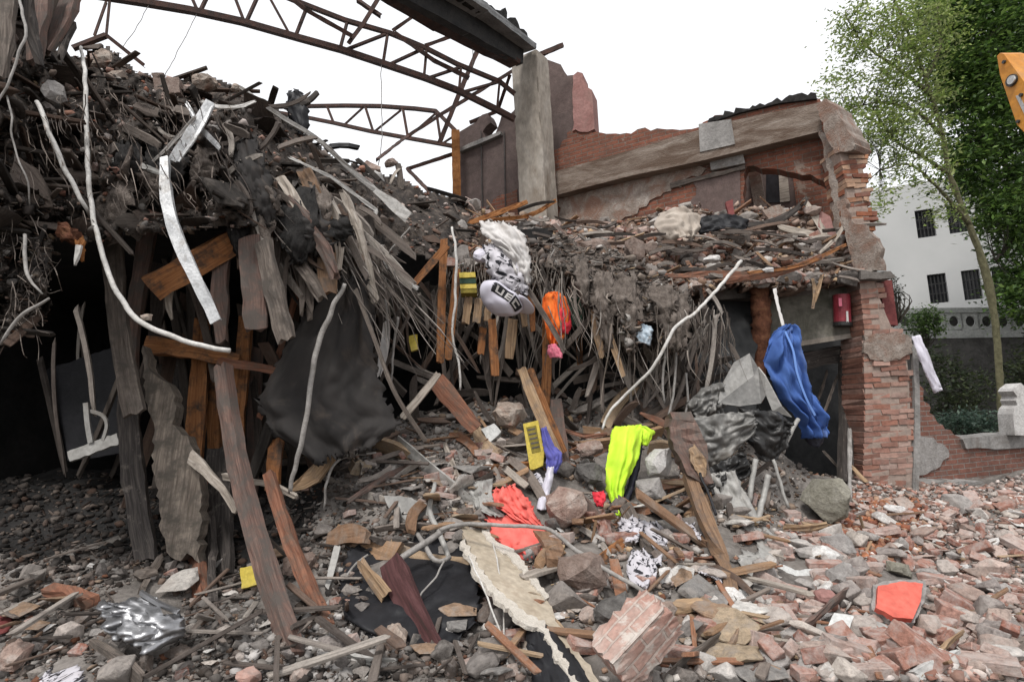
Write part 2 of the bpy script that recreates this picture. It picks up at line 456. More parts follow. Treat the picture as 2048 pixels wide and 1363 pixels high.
def m_palette(name, cols, scale=9, bump=.6, rough=.92, dust=(.26, .235, .215), damt=.4, wood=False):
    """one colour of a palette per object, with speckle and dust"""
    t = NT(name); oi = t.n('ShaderNodeObjectInfo')
    st = [(i/len(cols), c) for i, c in enumerate(cols)]
    r = t.n('ShaderNodeValToRGB'); r.color_ramp.interpolation = 'CONSTANT'; e = r.color_ramp.elements
    while len(e) < len(st): e.new(.5)
    for k, (p_, c_) in enumerate(st): e[k].position = p_; e[k].color = c4(c_)
    t.l(oi.outputs['Random'], r.inputs[0])
    # shift the pattern per object so that copies never share their stains
    tc = t.n('ShaderNodeTexCoord'); ad = t.n('ShaderNodeVectorMath', operation='ADD'); t.l(tc.outputs['Object'], ad.inputs[0])
    mu = t.n('ShaderNodeVectorMath', operation='SCALE'); cb = t.n('ShaderNodeCombineXYZ'); t.l(oi.outputs['Random'], cb.inputs[0]); t.l(oi.outputs['Random'], cb.inputs[1])
    t.l(cb.outputs[0], mu.inputs[0]); mu.inputs['Scale'].default_value = 97.0; t.l(mu.outputs[0], ad.inputs[1]); v = ad.outputs[0]
    if wood:
        mp = t.n('ShaderNodeMapping'); mp.inputs['Scale'].default_value = (1.5, 22, 22); t.l(v, mp.inputs['Vector']); vg = mp.outputs[0]
    else: vg = v
    n1 = t.noise(vg, scale if not wood else 1.4, 7, .68, .3); n2 = t.noise(v, 2.6 if not wood else 4, 5, .7); n3 = t.noise(v, 45, 3, .6)
    k = t.mix(.75, r.outputs[0], t.ramp(n1, [(.28, (.32, .3, .29)), (.52, (.95, .95, .95)), (.75, (1.45, 1.4, 1.36))]), 'MULTIPLY')
    k = t.mix(.4, k, t.ramp(n3, [(.3, (.5, .5, .5)), (.7, (1.2, 1.2, 1.2))]), 'MULTIPLY')
    k = t.mix(t.ramp(n2, [(.6-damt*.3, (0, 0, 0)), (.8-damt*.2, (.85,)*3)]), k, dust)
    t.col(k); t.rough(rough, 0, .2); t.bump(n1, bump, .015); return t.m

def m_brick(name, a, b, mortar, bw=.25, bh=.078, dirt=(.1, .09, .085), damt=.45, bump=.8, plaster=None, pamt=.3):
    t = NT(name); v = t.coord('UV')
    wob = t.noise(v, 6, 4, .6); wv = t.n('ShaderNodeVectorMath', operation='SCALE'); wv.inputs['Scale'].default_value = .018
    cmb = t.n('ShaderNodeCombineXYZ'); t.l(wob, cmb.inputs[0]); t.l(wob, cmb.inputs[1]); t.l(cmb.outputs[0], wv.inputs[0])
    ad = t.n('ShaderNodeVectorMath', operation='ADD'); t.l(v, ad.inputs[0]); t.l(wv.outputs[0], ad.inputs[1])
    br = t.n('ShaderNodeTexBrick'); br.inputs['Scale'].default_value = 1; br.inputs['Brick Width'].default_value = bw; br.inputs['Row Height'].default_value = bh
    br.inputs['Mortar Size'].default_value = .009; br.inputs['Mortar Smooth'].default_value = .3; br.inputs['Bias'].default_value = 0
    br.inputs['Color1'].default_value = c4(a); br.inputs['Color2'].default_value = c4(b); br.inputs['Mortar'].default_value = c4(mortar)
    t.l(ad.outputs[0], br.inputs['Vector'])
    n1 = t.noise(v, 2.2, 8, .7, .6); n2 = t.noise(v, 40, 4, .6); n4 = t.noise(v, 9, 5, .65)
    k = t.mix(.6, br.outputs['Color'], t.ramp(n2, [(.3, (.55, .52, .5)), (.7, (1.15, 1.12, 1.1))]), 'MULTIPLY')
    k = t.mix(.6, k, t.ramp(n4, [(.3, (.5, .5, .5)), (.65, (1.15, 1.15, 1.15))]), 'MULTIPLY')
    k = t.mix(t.ramp(n1, [(.62-damt*.3, (0, 0, 0)), (.8-damt*.15, (.8,)*3)]), k, dirt)
    if plaster is not None:
        n5 = t.noise(t.coord('UV', (1, 1, 1)), 1.3, 9, .72, .5)
        k = t.mix(t.ramp(n5, [(.62-pamt*.25, (0, 0, 0)), (.66-pamt*.25, (1, 1, 1))]), k, plaster)
    t.col(k); t.rough(.93, 0, .2)
    h = t.mix(.5, br.outputs['Fac'], n2); inv = t.n('ShaderNodeInvert'); t.l(br.outputs['Fac'], inv.inputs[1])
    h = t.mix(.35, inv.outputs[0], n2); t.bump(h, bump, .012); return t.m

def m_cloth(name, a, b, scale=4, rough=.85, bump=.25, marks=None, mscale=18, mthr=.55, sheen=.0, trans=0.0, dirt=None):
    t = NT(name); v = t.coord('UV'); n1 = t.noise(v, scale, 5, .6, .3); n2 = t.noise(v, 160, 2, .5)
    k = t.ramp(n1, [(.3, a), (.7, b)])
    if marks is not None:
        n3 = t.noise(t.coord('UV', (1, 1.6, 1)), mscale, 2, .5, 1.2); k = t.mix(t.ramp(n3, [(mthr, (0, 0, 0)), (mthr+.04, (1, 1, 1))]), k, marks)
    if dirt is not None:
        n4 = t.noise(v, 2.5, 7, .7, .5); k = t.mix(t.ramp(n4, [(.52, (0, 0, 0)), (.72, (.8,)*3)]), k, dirt)
    t.col(k); t.rough(rough, 0, .3); t.bump(n2, bump, .003); return t.m

def m_leaf(name):
    t = NT(name); at = t.n('ShaderNodeAttribute', attribute_name='tint'); t.col(at.outputs['Color']); t.rough(.55, 0, .35)
    tr = t.n('ShaderNodeBsdfTranslucent'); t.l(at.outputs['Color'], tr.inputs[0]); mx = t.n('ShaderNodeMixShader'); mx.inputs[0].default_value = .35
    t.l(t.b.outputs[0], mx.inputs[1]); t.l(tr.outputs[0], mx.inputs[2]); t.l(mx.outputs[0], t.out.inputs[0]); return t.m

BR = dict
M = {}
M['ground'] = m_dirty('ash_and_dust_ground', (.10, .088, .078), (.20, .18, .163), (.29, .262, .24), scale=3.5, bump=.9, dirt=(.07, .062, .056), dirt_amt=.4)
M['earth'] = m_dirty('outer_ground', (.10, .09, .075), (.19, .17, .15), scale=1.2, bump=.5)
M['char'] = m_dirty('charred_debris', (.016, .014, .0125), (.065, .053, .045), (.18, .145, .12), scale=6, bump=1, dirt=(.028, .024, .022), dirt_amt=.45, cs=(1.6, 1, .8))
M['near_black'] = m_dirty('near_black_surface', (.012, .012, .012), (.03, .028, .027), scale=2, bump=.3)
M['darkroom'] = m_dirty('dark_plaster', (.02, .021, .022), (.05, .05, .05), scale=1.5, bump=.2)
M['slab'] = m_dirty('floor_slab_concrete', (.10, .09, .08), (.2, .18, .165), scale=4, bump=.6)
M['slabdebris'] = m_dirty('slab_debris', (.10, .065, .047), (.22, .15, .115), (.32, .26, .22), scale=7, bump=1, dirt=(.05, .038, .032), dirt_amt=.45)
M['concrete'] = m_dirty('weathered_concrete', (.20, .17, .14), (.33, .29, .245), (.42, .385, .34), scale=2.2, bump=.4, dirt=(.14, .105, .075), dirt_amt=.3, cs=(1, 1, .45))
M['ringbeam'] = m_dirty('ring_beam_concrete', (.13, .098, .078), (.24, .19, .155), (.33, .28, .24), scale=4, bump=.8, dirt=(.10, .068, .05), dirt_amt=.6, coord='UV', cs=(.6, 2.5, 1))
M['beamgreen'] = m_dirty('stained_concrete_beam', (.10, .095, .078), (.19, .178, .15), (.25, .235, .205), scale=2.5, bump=.35, dirt=(.07, .07, .05), dirt_amt=.35)
M['brickA'] = m_brick('old_red_brickwork', (.24, .095, .062), (.165, .07, .048), (.17, .135, .112), dirt=(.10, .06, .046), damt=.5, plaster=(.22, .165, .135), pamt=.1)
M['brickB'] = m_brick('low_wall_brickwork', (.23, .105, .08), (.17, .085, .065), (.22, .19, .17), dirt=(.12, .1, .09), damt=.4)
M['render'] = m_brick('purple_grey_render', (.135, .10, .092), (.12, .092, .086), (.13, .098, .09), bw=3, bh=1.1, dirt=(.075, .058, .053), damt=.6, bump=.3)
M['plaster'] = m_dirty('stained_plaster', (.17, .13, .105), (.29, .24, .205), (.40, .355, .315), scale=6, bump=.9, dirt=(.19, .11, .08), dirt_amt=.55)
M['pinkplaster'] = m_dirty('pink_wall_plaster', (.26, .13, .115), (.36, .2, .18), scale=3, bump=.3, dirt=(.22, .14, .12), dirt_amt=.4)
M['maroon'] = m_dirty('maroon_paint', (.13, .03, .03), (.2, .055, .05), scale=4, bump=.2, rough=.7)
M['steel'] = m_dirty('rusted_dark_steel', (.025, .018, .016), (.06, .032, .025), (.10, .045, .032), scale=9, bump=.3, rough=.75)
M['girder'] = m_dirty('sooty_girder', (.012, .012, .013), (.035, .032, .03), scale=5, bump=.3, rough=.7)
M['flange'] = m_dirty('grey_flange', (.16, .165, .17), (.26, .26, .26), scale=5, bump=.2, rough=.6)
M['rust'] = m_dirty('orange_rust', (.14, .05, .018), (.27, .11, .035), (.36, .17, .07), scale=8, bump=.5)
M['rustdark'] = m_dirty('dark_rust', (.05, .022, .014), (.14, .055, .03), (.2, .095, .05), scale=8, bump=.6)
M['tar'] = m_dirty('tar_felt', (.012, .011, .011), (.04, .037, .035), scale=12, bump=.9)
M['white_pipe'] = m_dirty('dusty_white_conduit', (.42, .40, .37), (.6, .58, .55), (.68, .66, .63), scale=6, bump=.15, rough=.6, dirt=(.3, .27, .23), dirt_amt=.25)
M['zinc'] = m_dirty('galvanised_profile', (.38, .385, .39), (.55, .555, .56), (.66, .66, .66), scale=7, bump=.2, rough=.45, metal=.35, dirt=(.22, .2, .18), dirt_amt=.3)
M['wire'] = m_dirty('grey_wire', (.2, .185, .17), (.36, .34, .32), scale=9, bump=.1, rough=.6)
M['wiredark'] = m_dirty('dark_wire', (.03, .028, .027), (.08, .07, .065), scale=9, bump=.1, rough=.6)
M['w_orange'] = m_wood('orange_timber', (.22, .09, .034), (.34, .16, .068), dirt=(.06, .042, .032), damt=.4)
M['w_brown'] = m_wood('brown_timber', (.15, .09, .055), (.26, .17, .105), dirt=(.1, .075, .06), damt=.4)
M['w_up'] = m_wood('grey_upright_timber', (.12, .098, .08), (.24, .2, .165), gs=(26, 1.4, 1), dirt=(.07, .06, .05), damt=.6)
M['w_tan'] = m_wood('tan_timber', (.26, .17, .10), (.40, .285, .18), dirt=(.18, .135, .1), damt=.4)
M['w_pink'] = m_wood('pinkish_old_timber', (.11, .066, .054), (.2, .13, .105), dirt=(.09, .075, .066), damt=.6)
M['w_grey'] = m_wood('grey_weathered_timber', (.095, .077, .065), (.2, .168, .143), dirt=(.07, .06, .052), damt=.5)
M['w_pale'] = m_wood('pale_dusty_timber', (.28, .24, .2), (.42, .38, .335), dirt=(.2, .17, .145), damt=.3)
M['w_char'] = m_wood('charred_timber', (.03, .026, .024), (.085, .072, .064), dirt=(.14, .12, .105), damt=.2)
M['w_red'] = m_wood('reddish_timber', (.16, .068, .042), (.28, .135, .085), dirt=(.12, .08, .06), damt=.45)
M['w_maroon'] = m_wood('dark_maroon_board', (.05, .02, .02), (.1, .045, .045), gs=(1.5, 12, 1))
M['rub'] = m_tint('loose_rubble_fragments')
M['leaf'] = m_leaf('leaves')
M['bark'] = m_dirty('pale_bark', (.07, .065, .035), (.15, .14, .08), scale=8, bump=.5)
M['bark_dark'] = m_dirty('dark_bark', (.04, .035, .028), (.09, .075, .06), scale=8, bump=.6)
_f = NT('white_facade_paint'); _v = _f.coord('Object'); _f.col(_f.ramp(_f.noise(_v, .35, 6, .6), [(.3, (.43, .435, .43)), (.7, (.5, .5, .495))])); _f.rough(.85); M['facade'] = _f.m
M['glass'] = m_dirty('dark_window_glass', (.012, .013, .015), (.03, .03, .035), scale=2, bump=0, rough=.25, spec=.4)
M['winframe'] = m_dirty('window_bars', (.03, .03, .03), (.06, .06, .06), scale=4, bump=.1)
M['balus'] = m_dirty('grey_balustrade', (.36, .37, .355), (.46, .465, .45), scale=2, bump=.1)
M['darkwall'] = m_dirty('dark_garden_wall', (.05, .048, .045), (.11, .105, .1), scale=2, bump=.4)
M['greywall'] = m_dirty('grey_cement', (.2, .19, .18), (.33, .315, .3), scale=4, bump=.5, dirt=(.15, .13, .115), dirt_amt=.3)
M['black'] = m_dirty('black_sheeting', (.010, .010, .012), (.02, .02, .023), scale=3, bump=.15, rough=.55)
M['navy'] = m_dirty('blue_black_panel', (.012, .012, .02), (.03, .03, .045), scale=3, bump=.15, rough=.5)
M['greycloth'] = m_cloth('dark_grey_cloth', (.017, .0155, .015), (.035, .031, .029), dirt=(.085, .066, .053))
M['greymetal'] = m_dirty('scuffed_grey_sheet', (.12, .117, .11), (.2, .194, .184), (.28, .27, .255), scale=3, bump=.1, rough=.5, metal=.25, dirt=(.14, .12, .1), dirt_amt=.3)
M['palegrey'] = m_dirty('pale_grey_sheet', (.3, .29, .27), (.4, .39, .37), scale=3, bump=.15, rough=.55, metal=.1, dirt=(.22, .2, .18), dirt_amt=.3)
M['darkmetal'] = m_dirty('dark_grey_sheet', (.018, .018, .018), (.045, .043, .042), scale=3, bump=.1, rough=.4, metal=.2)
M['foil'] = m_dirty('crumpled_silver_foil', (.3, .3, .31), (.46, .46, .47), scale=3, bump=.15, rough=.42, metal=.9)
M['hivis'] = m_cloth('hi_vis_yellow', (.44, .70, .03), (.56, .82, .06), dirt=(.36, .50, .06))
M['hivis_band'] = m_cloth('reflective_band', (.5, .53, .42), (.6, .62, .5))
M['blue'] = m_cloth('blue_denim', (.025, .06, .20), (.06, .13, .36), scale=5, dirt=(.13, .16, .24))
M['blueseam'] = m_cloth('blue_seam', (.10, .2, .48), (.15, .26, .55))
M['coral'] = m_cloth('coral_red_cloth', (.62, .09, .075), (.70, .17, .14), dirt=(.42, .11, .09))
M['orangecloth'] = m_cloth('orange_cloth', (.66, .12, .02), (.78, .18, .03), dirt=(.4, .09, .03))
M['redcloth'] = m_cloth('red_cloth', (.55, .025, .04), (.68, .05, .07))
M['pinkcloth'] = m_cloth('pink_cloth', (.62, .12, .2), (.7, .24, .3))
M['whitecloth'] = m_cloth('soiled_white_cloth', (.38, .36, .345), (.54, .52, .505), dirt=(.3, .25, .21))
M['brickpale'] = m_brick('dusty_bonded_bricks', (.36, .21, .17), (.43, .29, .25), (.42, .34, .3), bw=.23, bh=.078, dirt=(.42, .35, .31), damt=.8, plaster=(.45, .40, .36), pamt=.6)
M['fibre2'] = m_cloth('dusty_cream_sacking', (.3, .255, .215), (.4, .35, .3), dirt=(.2, .155, .125))
M['printcloth'] = m_cloth('white_cloth_with_black_print', (.40, .385, .41), (.52, .5, .53), marks=(.02, .02, .025), mscale=5, mthr=.53, dirt=(.4, .36, .36))
M['lavender'] = m_cloth('lavender_white_cloth', (.44, .42, .48), (.62, .6, .67), dirt=(.3, .27, .27))
M['palebluecloth'] = m_cloth('pale_blue_cloth', (.32, .42, .5), (.5, .55, .6), dirt=(.25, .2, .18))
M['violet'] = m_cloth('violet_blue_cloth', (.06, .06, .26), (.12, .12, .36))
M['greencloth'] = m_cloth('dark_green_cloth', (.012, .03, .02), (.025, .055, .035))
M['hatband'] = m_cloth('black_hat_band', (.012, .012, .014), (.025, .025, .028))
M['yellow'] = m_dirty('yellow_card', (.48, .36, .045), (.6, .47, .08), scale=6, bump=.1, rough=.6, dirt=(.38, .3, .09), dirt_amt=.3)
M['olive'] = m_dirty('olive_print', (.16, .13, .025), (.24, .19, .04), scale=12, bump=.1)
M['foam'] = m_dirty('white_foam_block', (.5, .5, .485), (.62, .62, .6), scale=6, bump=.3)
M['whitestone'] = m_dirty('white_plaster_lump', (.42, .40, .38), (.58, .56, .54), (.66, .65, .63), scale=5, bump=.5)
M['boulder'] = m_dirty('greenish_concrete_lump', (.17, .16, .125), (.26, .245, .2), (.33, .315, .27), scale=5, bump=.7, dirt=(.12, .11, .085), dirt_amt=.3)
M['mortarblock'] = m_dirty('mortar_and_brick_lump', (.22, .13, .105), (.34, .25, .21), (.45, .39, .35), scale=7, bump=.8, dirt=(.17, .11, .09), dirt_amt=.35)
M['darkstone'] = m_dirty('dark_grey_stone', (.05, .047, .044), (.12, .112, .105), (.19, .18, .17), scale=5, bump=.7)
M['brownstone'] = m_dirty('brown_rubble_lump', (.14, .095, .075), (.22, .165, .14), (.28, .225, .195), scale=6, bump=.8)
M['tanstone'] = m_dirty('tan_rubble_lump', (.24, .18, .14), (.38, .31, .26), (.47, .42, .37), scale=5, bump=.8, dirt=(.24, .12, .08), dirt_amt=.35)
M['greystone'] = m_dirty('grey_rubble_lump', (.19, .175, .165), (.3, .28, .265), (.38, .36, .345), scale=5, bump=.7)
M['fibre'] = m_dirty('dirty_fibre', (.075, .06, .05), (.17, .14, .12), (.27, .23, .2), scale=9, bump=1, dirt=(.06, .05, .043), dirt_amt=.4)
M['redboard'] = m_dirty('coral_red_panel', (.56, .10, .07), (.68, .15, .11), scale=3, bump=.2, rough=.6, dirt=(.58, .17, .14), dirt_amt=.3)
M['redtank'] = m_dirty('red_cylinder_paint', (.2, .025, .035), (.3, .045, .06), scale=6, bump=.1, rough=.4)
M['digger'] = m_dirty('orange_machine_paint', (.55, .22, .03), (.66, .29, .05), scale=2, bump=.1, rough=.45, dirt=(.4, .2, .07), dirt_amt=.25)
M['diggerdark'] = m_dirty('machine_steel', (.05, .05, .05), (.1, .1, .1), scale=4, bump=.1, rough=.4, metal=.6)
M['diggerpale'] = m_dirty('polished_pin', (.5, .5, .49), (.65, .65, .64), scale=4, bump=.1, rough=.3, metal=.4)
M['plywood'] = m_dirty('torn_plasterboard_face', (.38, .32, .24), (.5, .43, .34), scale=3, bump=.2, dirt=(.28, .22, .16), dirt_amt=.25)
M['tornedge'] = m_dirty('torn_paper_edge', (.55, .5, .43), (.66, .61, .54), scale=12, bump=.6)
PINK = .98*np.array([(.33, .19, .15), (.40, .26, .215), (.28, .14, .105), (.42, .33, .285), (.46, .40, .365), (.40, .35, .325), (.52, .46, .43), (.27, .16, .125), (.30, .25, .225), (.54, .51, .48), (.2, .15, .13), (.36, .2, .16), (.4, .29, .25)])
GREY = np.array([(.19, .172, .158), (.28, .262, .245), (.135, .12, .11), (.35, .33, .31), (.22, .19, .17), (.42, .40, .375), (.10, .086, .077), (.23, .16, .13), (.3, .25, .22)])
BROWN = np.array([(.17, .115, .085), (.26, .17, .12), (.12, .082, .063), (.32, .24, .18), (.22, .10, .06), (.3, .28, .255), (.38, .32, .27), (.15, .13, .12), (.4, .29, .18), (.48, .45, .42)])
CHARP = 1.2*np.array([(.02, .018, .017), (.04, .034, .031), (.065, .054, .048), (.11, .092, .08), (.03, .024, .02), (.16, .128, .108), (.07, .045, .034)])
REDP = np.array([(.26, .12, .08), (.33, .17, .12), (.2, .085, .055), (.3, .22, .18), (.4, .34, .3), (.17, .11, .085), (.36, .27, .22), (.13, .09, .075), (.48, .45, .42)])
M['p_brick'] = m_palette('loose_brick', [(.30, .155, .118), (.36, .21, .17), (.25, .115, .085), (.35, .26, .225), (.29, .15, .115), (.38, .27, .235)], dust=(.38, .335, .31), damt=.6)
M['p_chunk'] = m_palette('concrete_chunk', [(.3, .28, .265), (.36, .315, .285), (.24, .21, .195), (.42, .395, .37), (.33, .26, .225), (.27, .2, .17)], dust=(.34, .31, .285), damt=.4)
M['p_dark'] = m_palette('sooty_chunk', [(.09, .08, .073), (.15, .135, .125), (.2, .178, .162), (.12, .096, .082), (.24, .215, .195)], dust=(.22, .2, .185), damt=.4)
M['p_plaster'] = m_palette('plaster_flake', [(.5, .47, .44), (.57, .555, .535), (.42, .375, .335), (.46, .36, .315), (.6, .59, .58)], dust=(.36, .32, .29), damt=.35)
M['p_wood'] = m_palette('broken_stick', [(.28, .175, .105), (.2, .12, .075), (.36, .26, .17), (.25, .125, .075), (.18, .15, .13), (.34, .3, .26)], wood=True, dust=(.22, .185, .155), damt=.35)
M['p_sheet'] = m_palette('torn_board_sheet', [(.3, .235, .165), (.2, .19, .18), (.4, .375, .345), (.09, .085, .08), (.25, .17, .115), (.5, .48, .45)], dust=(.25, .22, .195), damt=.35)
M['p_char'] = m_palette('charred_stick', [(.03, .026, .023), (.06, .05, .043), (.1, .08, .068), (.045, .037, .032), (.13, .105, .09), (.075, .05, .038)], wood=True, dust=(.09, .077, .067), damt=.2)
M['p_lath'] = m_palette('burnt_lath', [(.10, .083, .072), (.16, .135, .118), (.25, .22, .195), (.05, .042, .037), (.13, .09, .07), (.075, .062, .054), (.3, .27, .24)], wood=True, dust=(.12, .1, .09), damt=.3)
# ---------------------------------------------------------------- the ground and the rubble bed
GC = [(0,1363,3.3),(350,1363,3.3),(700,1363,3.35),(1024,1363,3.35),(1400,1363,3.3),(1750,1363,3.3),(2048,1363,3.3),(-300,1300,3.5),(2400,1300,3.5),
      (60,1230,4.1),(260,1180,4.4),(480,1170,4.5),(100,1095,5.2),(260,1080,5.3),(450,1090,5.4),(0,965,6.3),(110,985,6.2),(250,1000,6.0),(430,1000,6.0),(560,990,5.9),(560,1150,4.7),
      (740,1270,3.8),(740,1150,4.5),(720,1000,5.4),(690,910,6.0),(800,890,6.2),(880,845,6.6),(980,840,6.9),(1130,880,6.9),(1280,900,6.7),(1380,930,6.7),
      (960,1000,5.5),(1180,1080,5.0),(1280,1230,4.1),(1480,1210,4.3),(1480,1090,5.4),(1580,1020,6.6),(1640,960,7.5),(1780,985,7.55),(1760,1060,6.5),(1840,1055,6.6),(1790,1140,5.6),(820,805,7.2),(960,800,7.3),(1100,790,7.4),(1250,748,7.5),(1380,745,7.6),(1480,810,7.3),
      (1900,985,7.6),(2048,955,8.2),(2300,955,8.3),(2048,1140,5.5),(1900,1240,4.4),(2048,1240,4.4),(2300,1200,4.6)]
_g = np.array([P(*q) for q in GC])
_ex = np.array([(-8,5,.1),(-8,9,1.1),(-4,8.5,1.0),(-1,8.6,.8),(1,8.6,.7),(3,9.0,.3),(5.5,9.2,.25),(8,9.5,.15),(-4,10.8,.1),(0,10.8,.1),(4,10.8,.1),(8,10.8,0.),(-8,2.5,0),(0,2.0,-.05),(8,2.5,-.05)])
_gp = np.concatenate([_g, _ex]); HB = RBF(_gp[:, :2], _gp[:, 2], .02)
GOCT = [(.9, .16), (2.1, .13), (4.7, .07), (11, .035), (25, .018)]
def H(x, y):
    return HB(x, y) + fbm2(np.asarray(x)+40, np.asarray(y)+40, GOCT, 3)
gx, gy = np.arange(-7.2, 10.2, .045), np.arange(2.0, 11, .045)
X, Yg = np.meshgrid(gx, gy); Z = H(X, Yg)
V = np.stack([X, Yg, Z], -1).reshape(-1, 3); nx, ny = len(gx), len(gy)
def Hg(x, y):
    fx = np.clip((x-gx[0])/.045, 0, nx-1.001); fy = np.clip((y-gy[0])/.045, 0, ny-1.001); i = fx.astype(int); j = fy.astype(int); fx = fx-i; fy = fy-j
    return (Z[j, i]*(1-fx)+Z[j, i+1]*fx)*(1-fy)+(Z[j+1, i]*(1-fx)+Z[j+1, i+1]*fx)*fy
def on(px, py, lift=0.0):
    """Y at which the photo ray through a pixel meets the rubble"""
    Y = np.arange(2.4, 10.9, .02); d = ray(px, py); p = CAM[None]+d[None]*(Y/d[1])[:, None]
    b = p[:, 2] < Hg(p[:, 0], p[:, 1]); k = int(np.argmax(b))
    return float(Y[k] if b[k] else 8.0) - lift
ii = (np.arange(ny-1)[:, None]*nx+np.arange(nx-1)[None]).ravel()
GF = np.stack([ii, ii+1, ii+nx+1, ii+nx], 1); gc = V[GF].mean(1)
burnt = (gc[:, 1] > 5.0+1.2*fbm2(gc[:, 0]+30, gc[:, 1]+30, [(.7, 1), (2, .5), (6, .3)], 8)) & (gc[:, 0] < -1.9+.9*fbm2(gc[:, 0]+60, gc[:, 1]+30, [(.7, 1), (2, .5), (6, .3)], 18))  # ragged zone at the back left where the floor turns near black
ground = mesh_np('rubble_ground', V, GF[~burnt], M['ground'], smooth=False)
tag(mesh_np('cellar_ground', V, GF[burnt], M['near_black']), 'near black floor of the cellar', None, kind='structure')
tag(ground, 'uneven bed of ash, dust and rubble', None, kind='structure')
o = mesh_np('ground', [(-150, -60, -.4), (150, -60, -.4), (150, 160, -.4), (-150, 160, -.4)], [(0, 1, 2, 3)], M['earth'])
tag(o, 'bare ground around the ruin', None, kind='structure')

def sheet_mass(name, poly, ctrl, mat, octs, step=5.0, back=1.0, wob=7, seed=5, aniso=(1, 1), inward=False):
    """a heap traced in the photo but built at its own distances, closed behind"""
    xs = np.arange(min(p[0] for p in poly)-10, max(p[0] for p in poly)+10, step)
    ys = np.arange(min(p[1] for p in poly)-10, max(p[1] for p in poly)+10, step)
    A, B = np.meshgrid(xs, ys); D = RBF([(c[0]/100, c[1]/100) for c in ctrl], [c[2] for c in ctrl], .02)(A/100, B/100)
    D = D + fbm2(A/100*aniso[0]+9, B/100*aniso[1]+5, octs, seed)
    ww = fbm2(A/22., B/22., [(1, wob*2), (2.3, wob)], seed+9)
    ins = in_poly(A+ww, B+np.roll(ww, 3, 1), poly)
    dirs = _F + _RT*((A-1024)/FPX)[..., None] + _UP*((681.5-B)/FPX)[..., None]
    Pt = CAM + dirs*(D/dirs[..., 1])[..., None]
    h, w = A.shape; cell = ins[:-1, :-1] & ins[1:, :-1] & ins[:-1, 1:] & ins[1:, 1:]
    r, c = np.nonzero(cell); a = r*w+c
    Ff = np.stack([a, a+w, a+w+1, a+1], 1)
    used = np.unique(Ff); remap = -np.ones(h*w, int); remap[used] = np.arange(len(used)); Ff = remap[Ff]
    Vf = Pt.reshape(-1, 3)[used]; n = len(Vf)
    Vb = Vf + np.array([0, back, 0]) + np.stack([np.zeros(n), np.zeros(n), -.05*np.ones(n)], 1)
    if inward: dv = Vf-CAM; Vb = Vf+dv/np.linalg.norm(dv, axis=1)[:, None]*back      # the torn rim falls away steeply
    e = {}
    for q in Ff:
        for k in range(4):
            i, j = q[k], q[(k+1) % 4]; e[(i, j)] = e.get((i, j), 0)+1
    side = [(j, i, i+n, j+n) for (i, j) in e if (j, i) not in e]
    F = np.concatenate([Ff, Ff[:, ::-1]+n, np.array(side)])
    o = mesh_np(name, np.concatenate([Vf, Vb]), F, mat)
    # front samples for scattering: centre, normal
    q0, q1, q2 = Vf[Ff[:, 0]], Vf[Ff[:, 1]], Vf[Ff[:, 3]]
    N = np.cross(q1-q0, q2-q0); N /= np.linalg.norm(N, axis=1)[:, None]+1e-9
    cen = Vf[Ff].mean(1); fl = np.sum(N*(CAM-cen), 1) < 0; N[fl] *= -1
    return o, cen, N

BANK_POLY = [(-80,-60),(60,-60),(100,20),(90,85),(150,112),(215,90),(262,132),(330,160),(385,150),(445,160),(505,192),(600,242),(650,305),(720,330),(790,350),(870,385),(935,410),(960,470),(900,520),(830,510),(760,525),(730,570),(690,575),(640,555),(600,500),(540,450),(470,460),(400,455),(300,475),(220,465),(180,490),(130,470),(105,520),(95,640),(55,665),(0,715),(-80,740)]
BANK_C = [(150,95,5.5),(250,110,5.7),(330,150,5.8),(440,150,5.9),(500,185,6.0),(600,240,6.5),(660,310,6.8),(720,325,7.3),(800,345,8),(870,385,8.5),(930,405,8.9),
          (50,150,4.3),(100,250,4.45),(200,250,4.9),(300,250,5.0),(420,260,5.1),(520,300,5.3),(620,370,5.8),(720,400,6.4),(800,430,7.0),(0,-40,4.3),(100,0,4.6),
          (0,330,4.0),(60,400,4.05),(150,440,4.4),(260,440,4.6),(400,450,4.7),(500,440,4.9),(560,480,5.1),(640,540,5.3),(700,560,5.6),(760,500,6.2),(800,450,6.8),(860,450,7.3),(930,460,7.6),(0,600,3.95),(60,560,4.0),(-60,660,3.9)]
bank, BK_P, BK_N = sheet_mass('burnt_debris_bank', BANK_POLY, BANK_C, M['char'], [(.9, .4), (2.2, .42), (5, .26), (11, .12), (22, .05)], step=4.5, back=.5, inward=True, wob=9, aniso=(1, .8))
tag(bank, 'tall overhanging bank of charred floor debris above the dark cellar', 'debris bank')
SLAB_POLY = [(850,500),(925,395),(1000,425),(1115,440),(1200,445),(1300,425),(1380,410),(1450,405),(1530,415),(1620,410),(1690,470),(1722,535),(1728,560),(1640,574),(1540,580),(1480,570),(1400,590),(1340,600),(1250,580),(1180,590),(1100,575),(1030,560),(960,545),(900,535)]
SLAB_C = [(930,400,9.2),(1000,430,9.5),(1115,445,9.8),(1250,440,9.8),(1400,410,9.6),(1530,415,9.2),(1620,410,8.8),(1690,470,8.4),(1722,545,8.0),(1640,570,7.9),(1540,578,7.8),(1400,585,7.6),(1300,590,7.5),(1180,570,7.3),(1030,545,7.2),(900,520,7.2),(1500,500,8.3),(1300,500,8.3),(1100,490,8.0),(950,450,8.2),(1640,520,8.2)]
slabm, SL_P, SL_N = sheet_mass('floor_debris_heap', SLAB_POLY, SLAB_C, M['slabdebris'], [(1.2, .4), (3, .35), (7, .2), (15, .07)], step=4.5, back=1.1, wob=6, seed=21)
tag(slabm, 'heap of broken bricks and laths lying on the upper floor slab', 'debris heap')

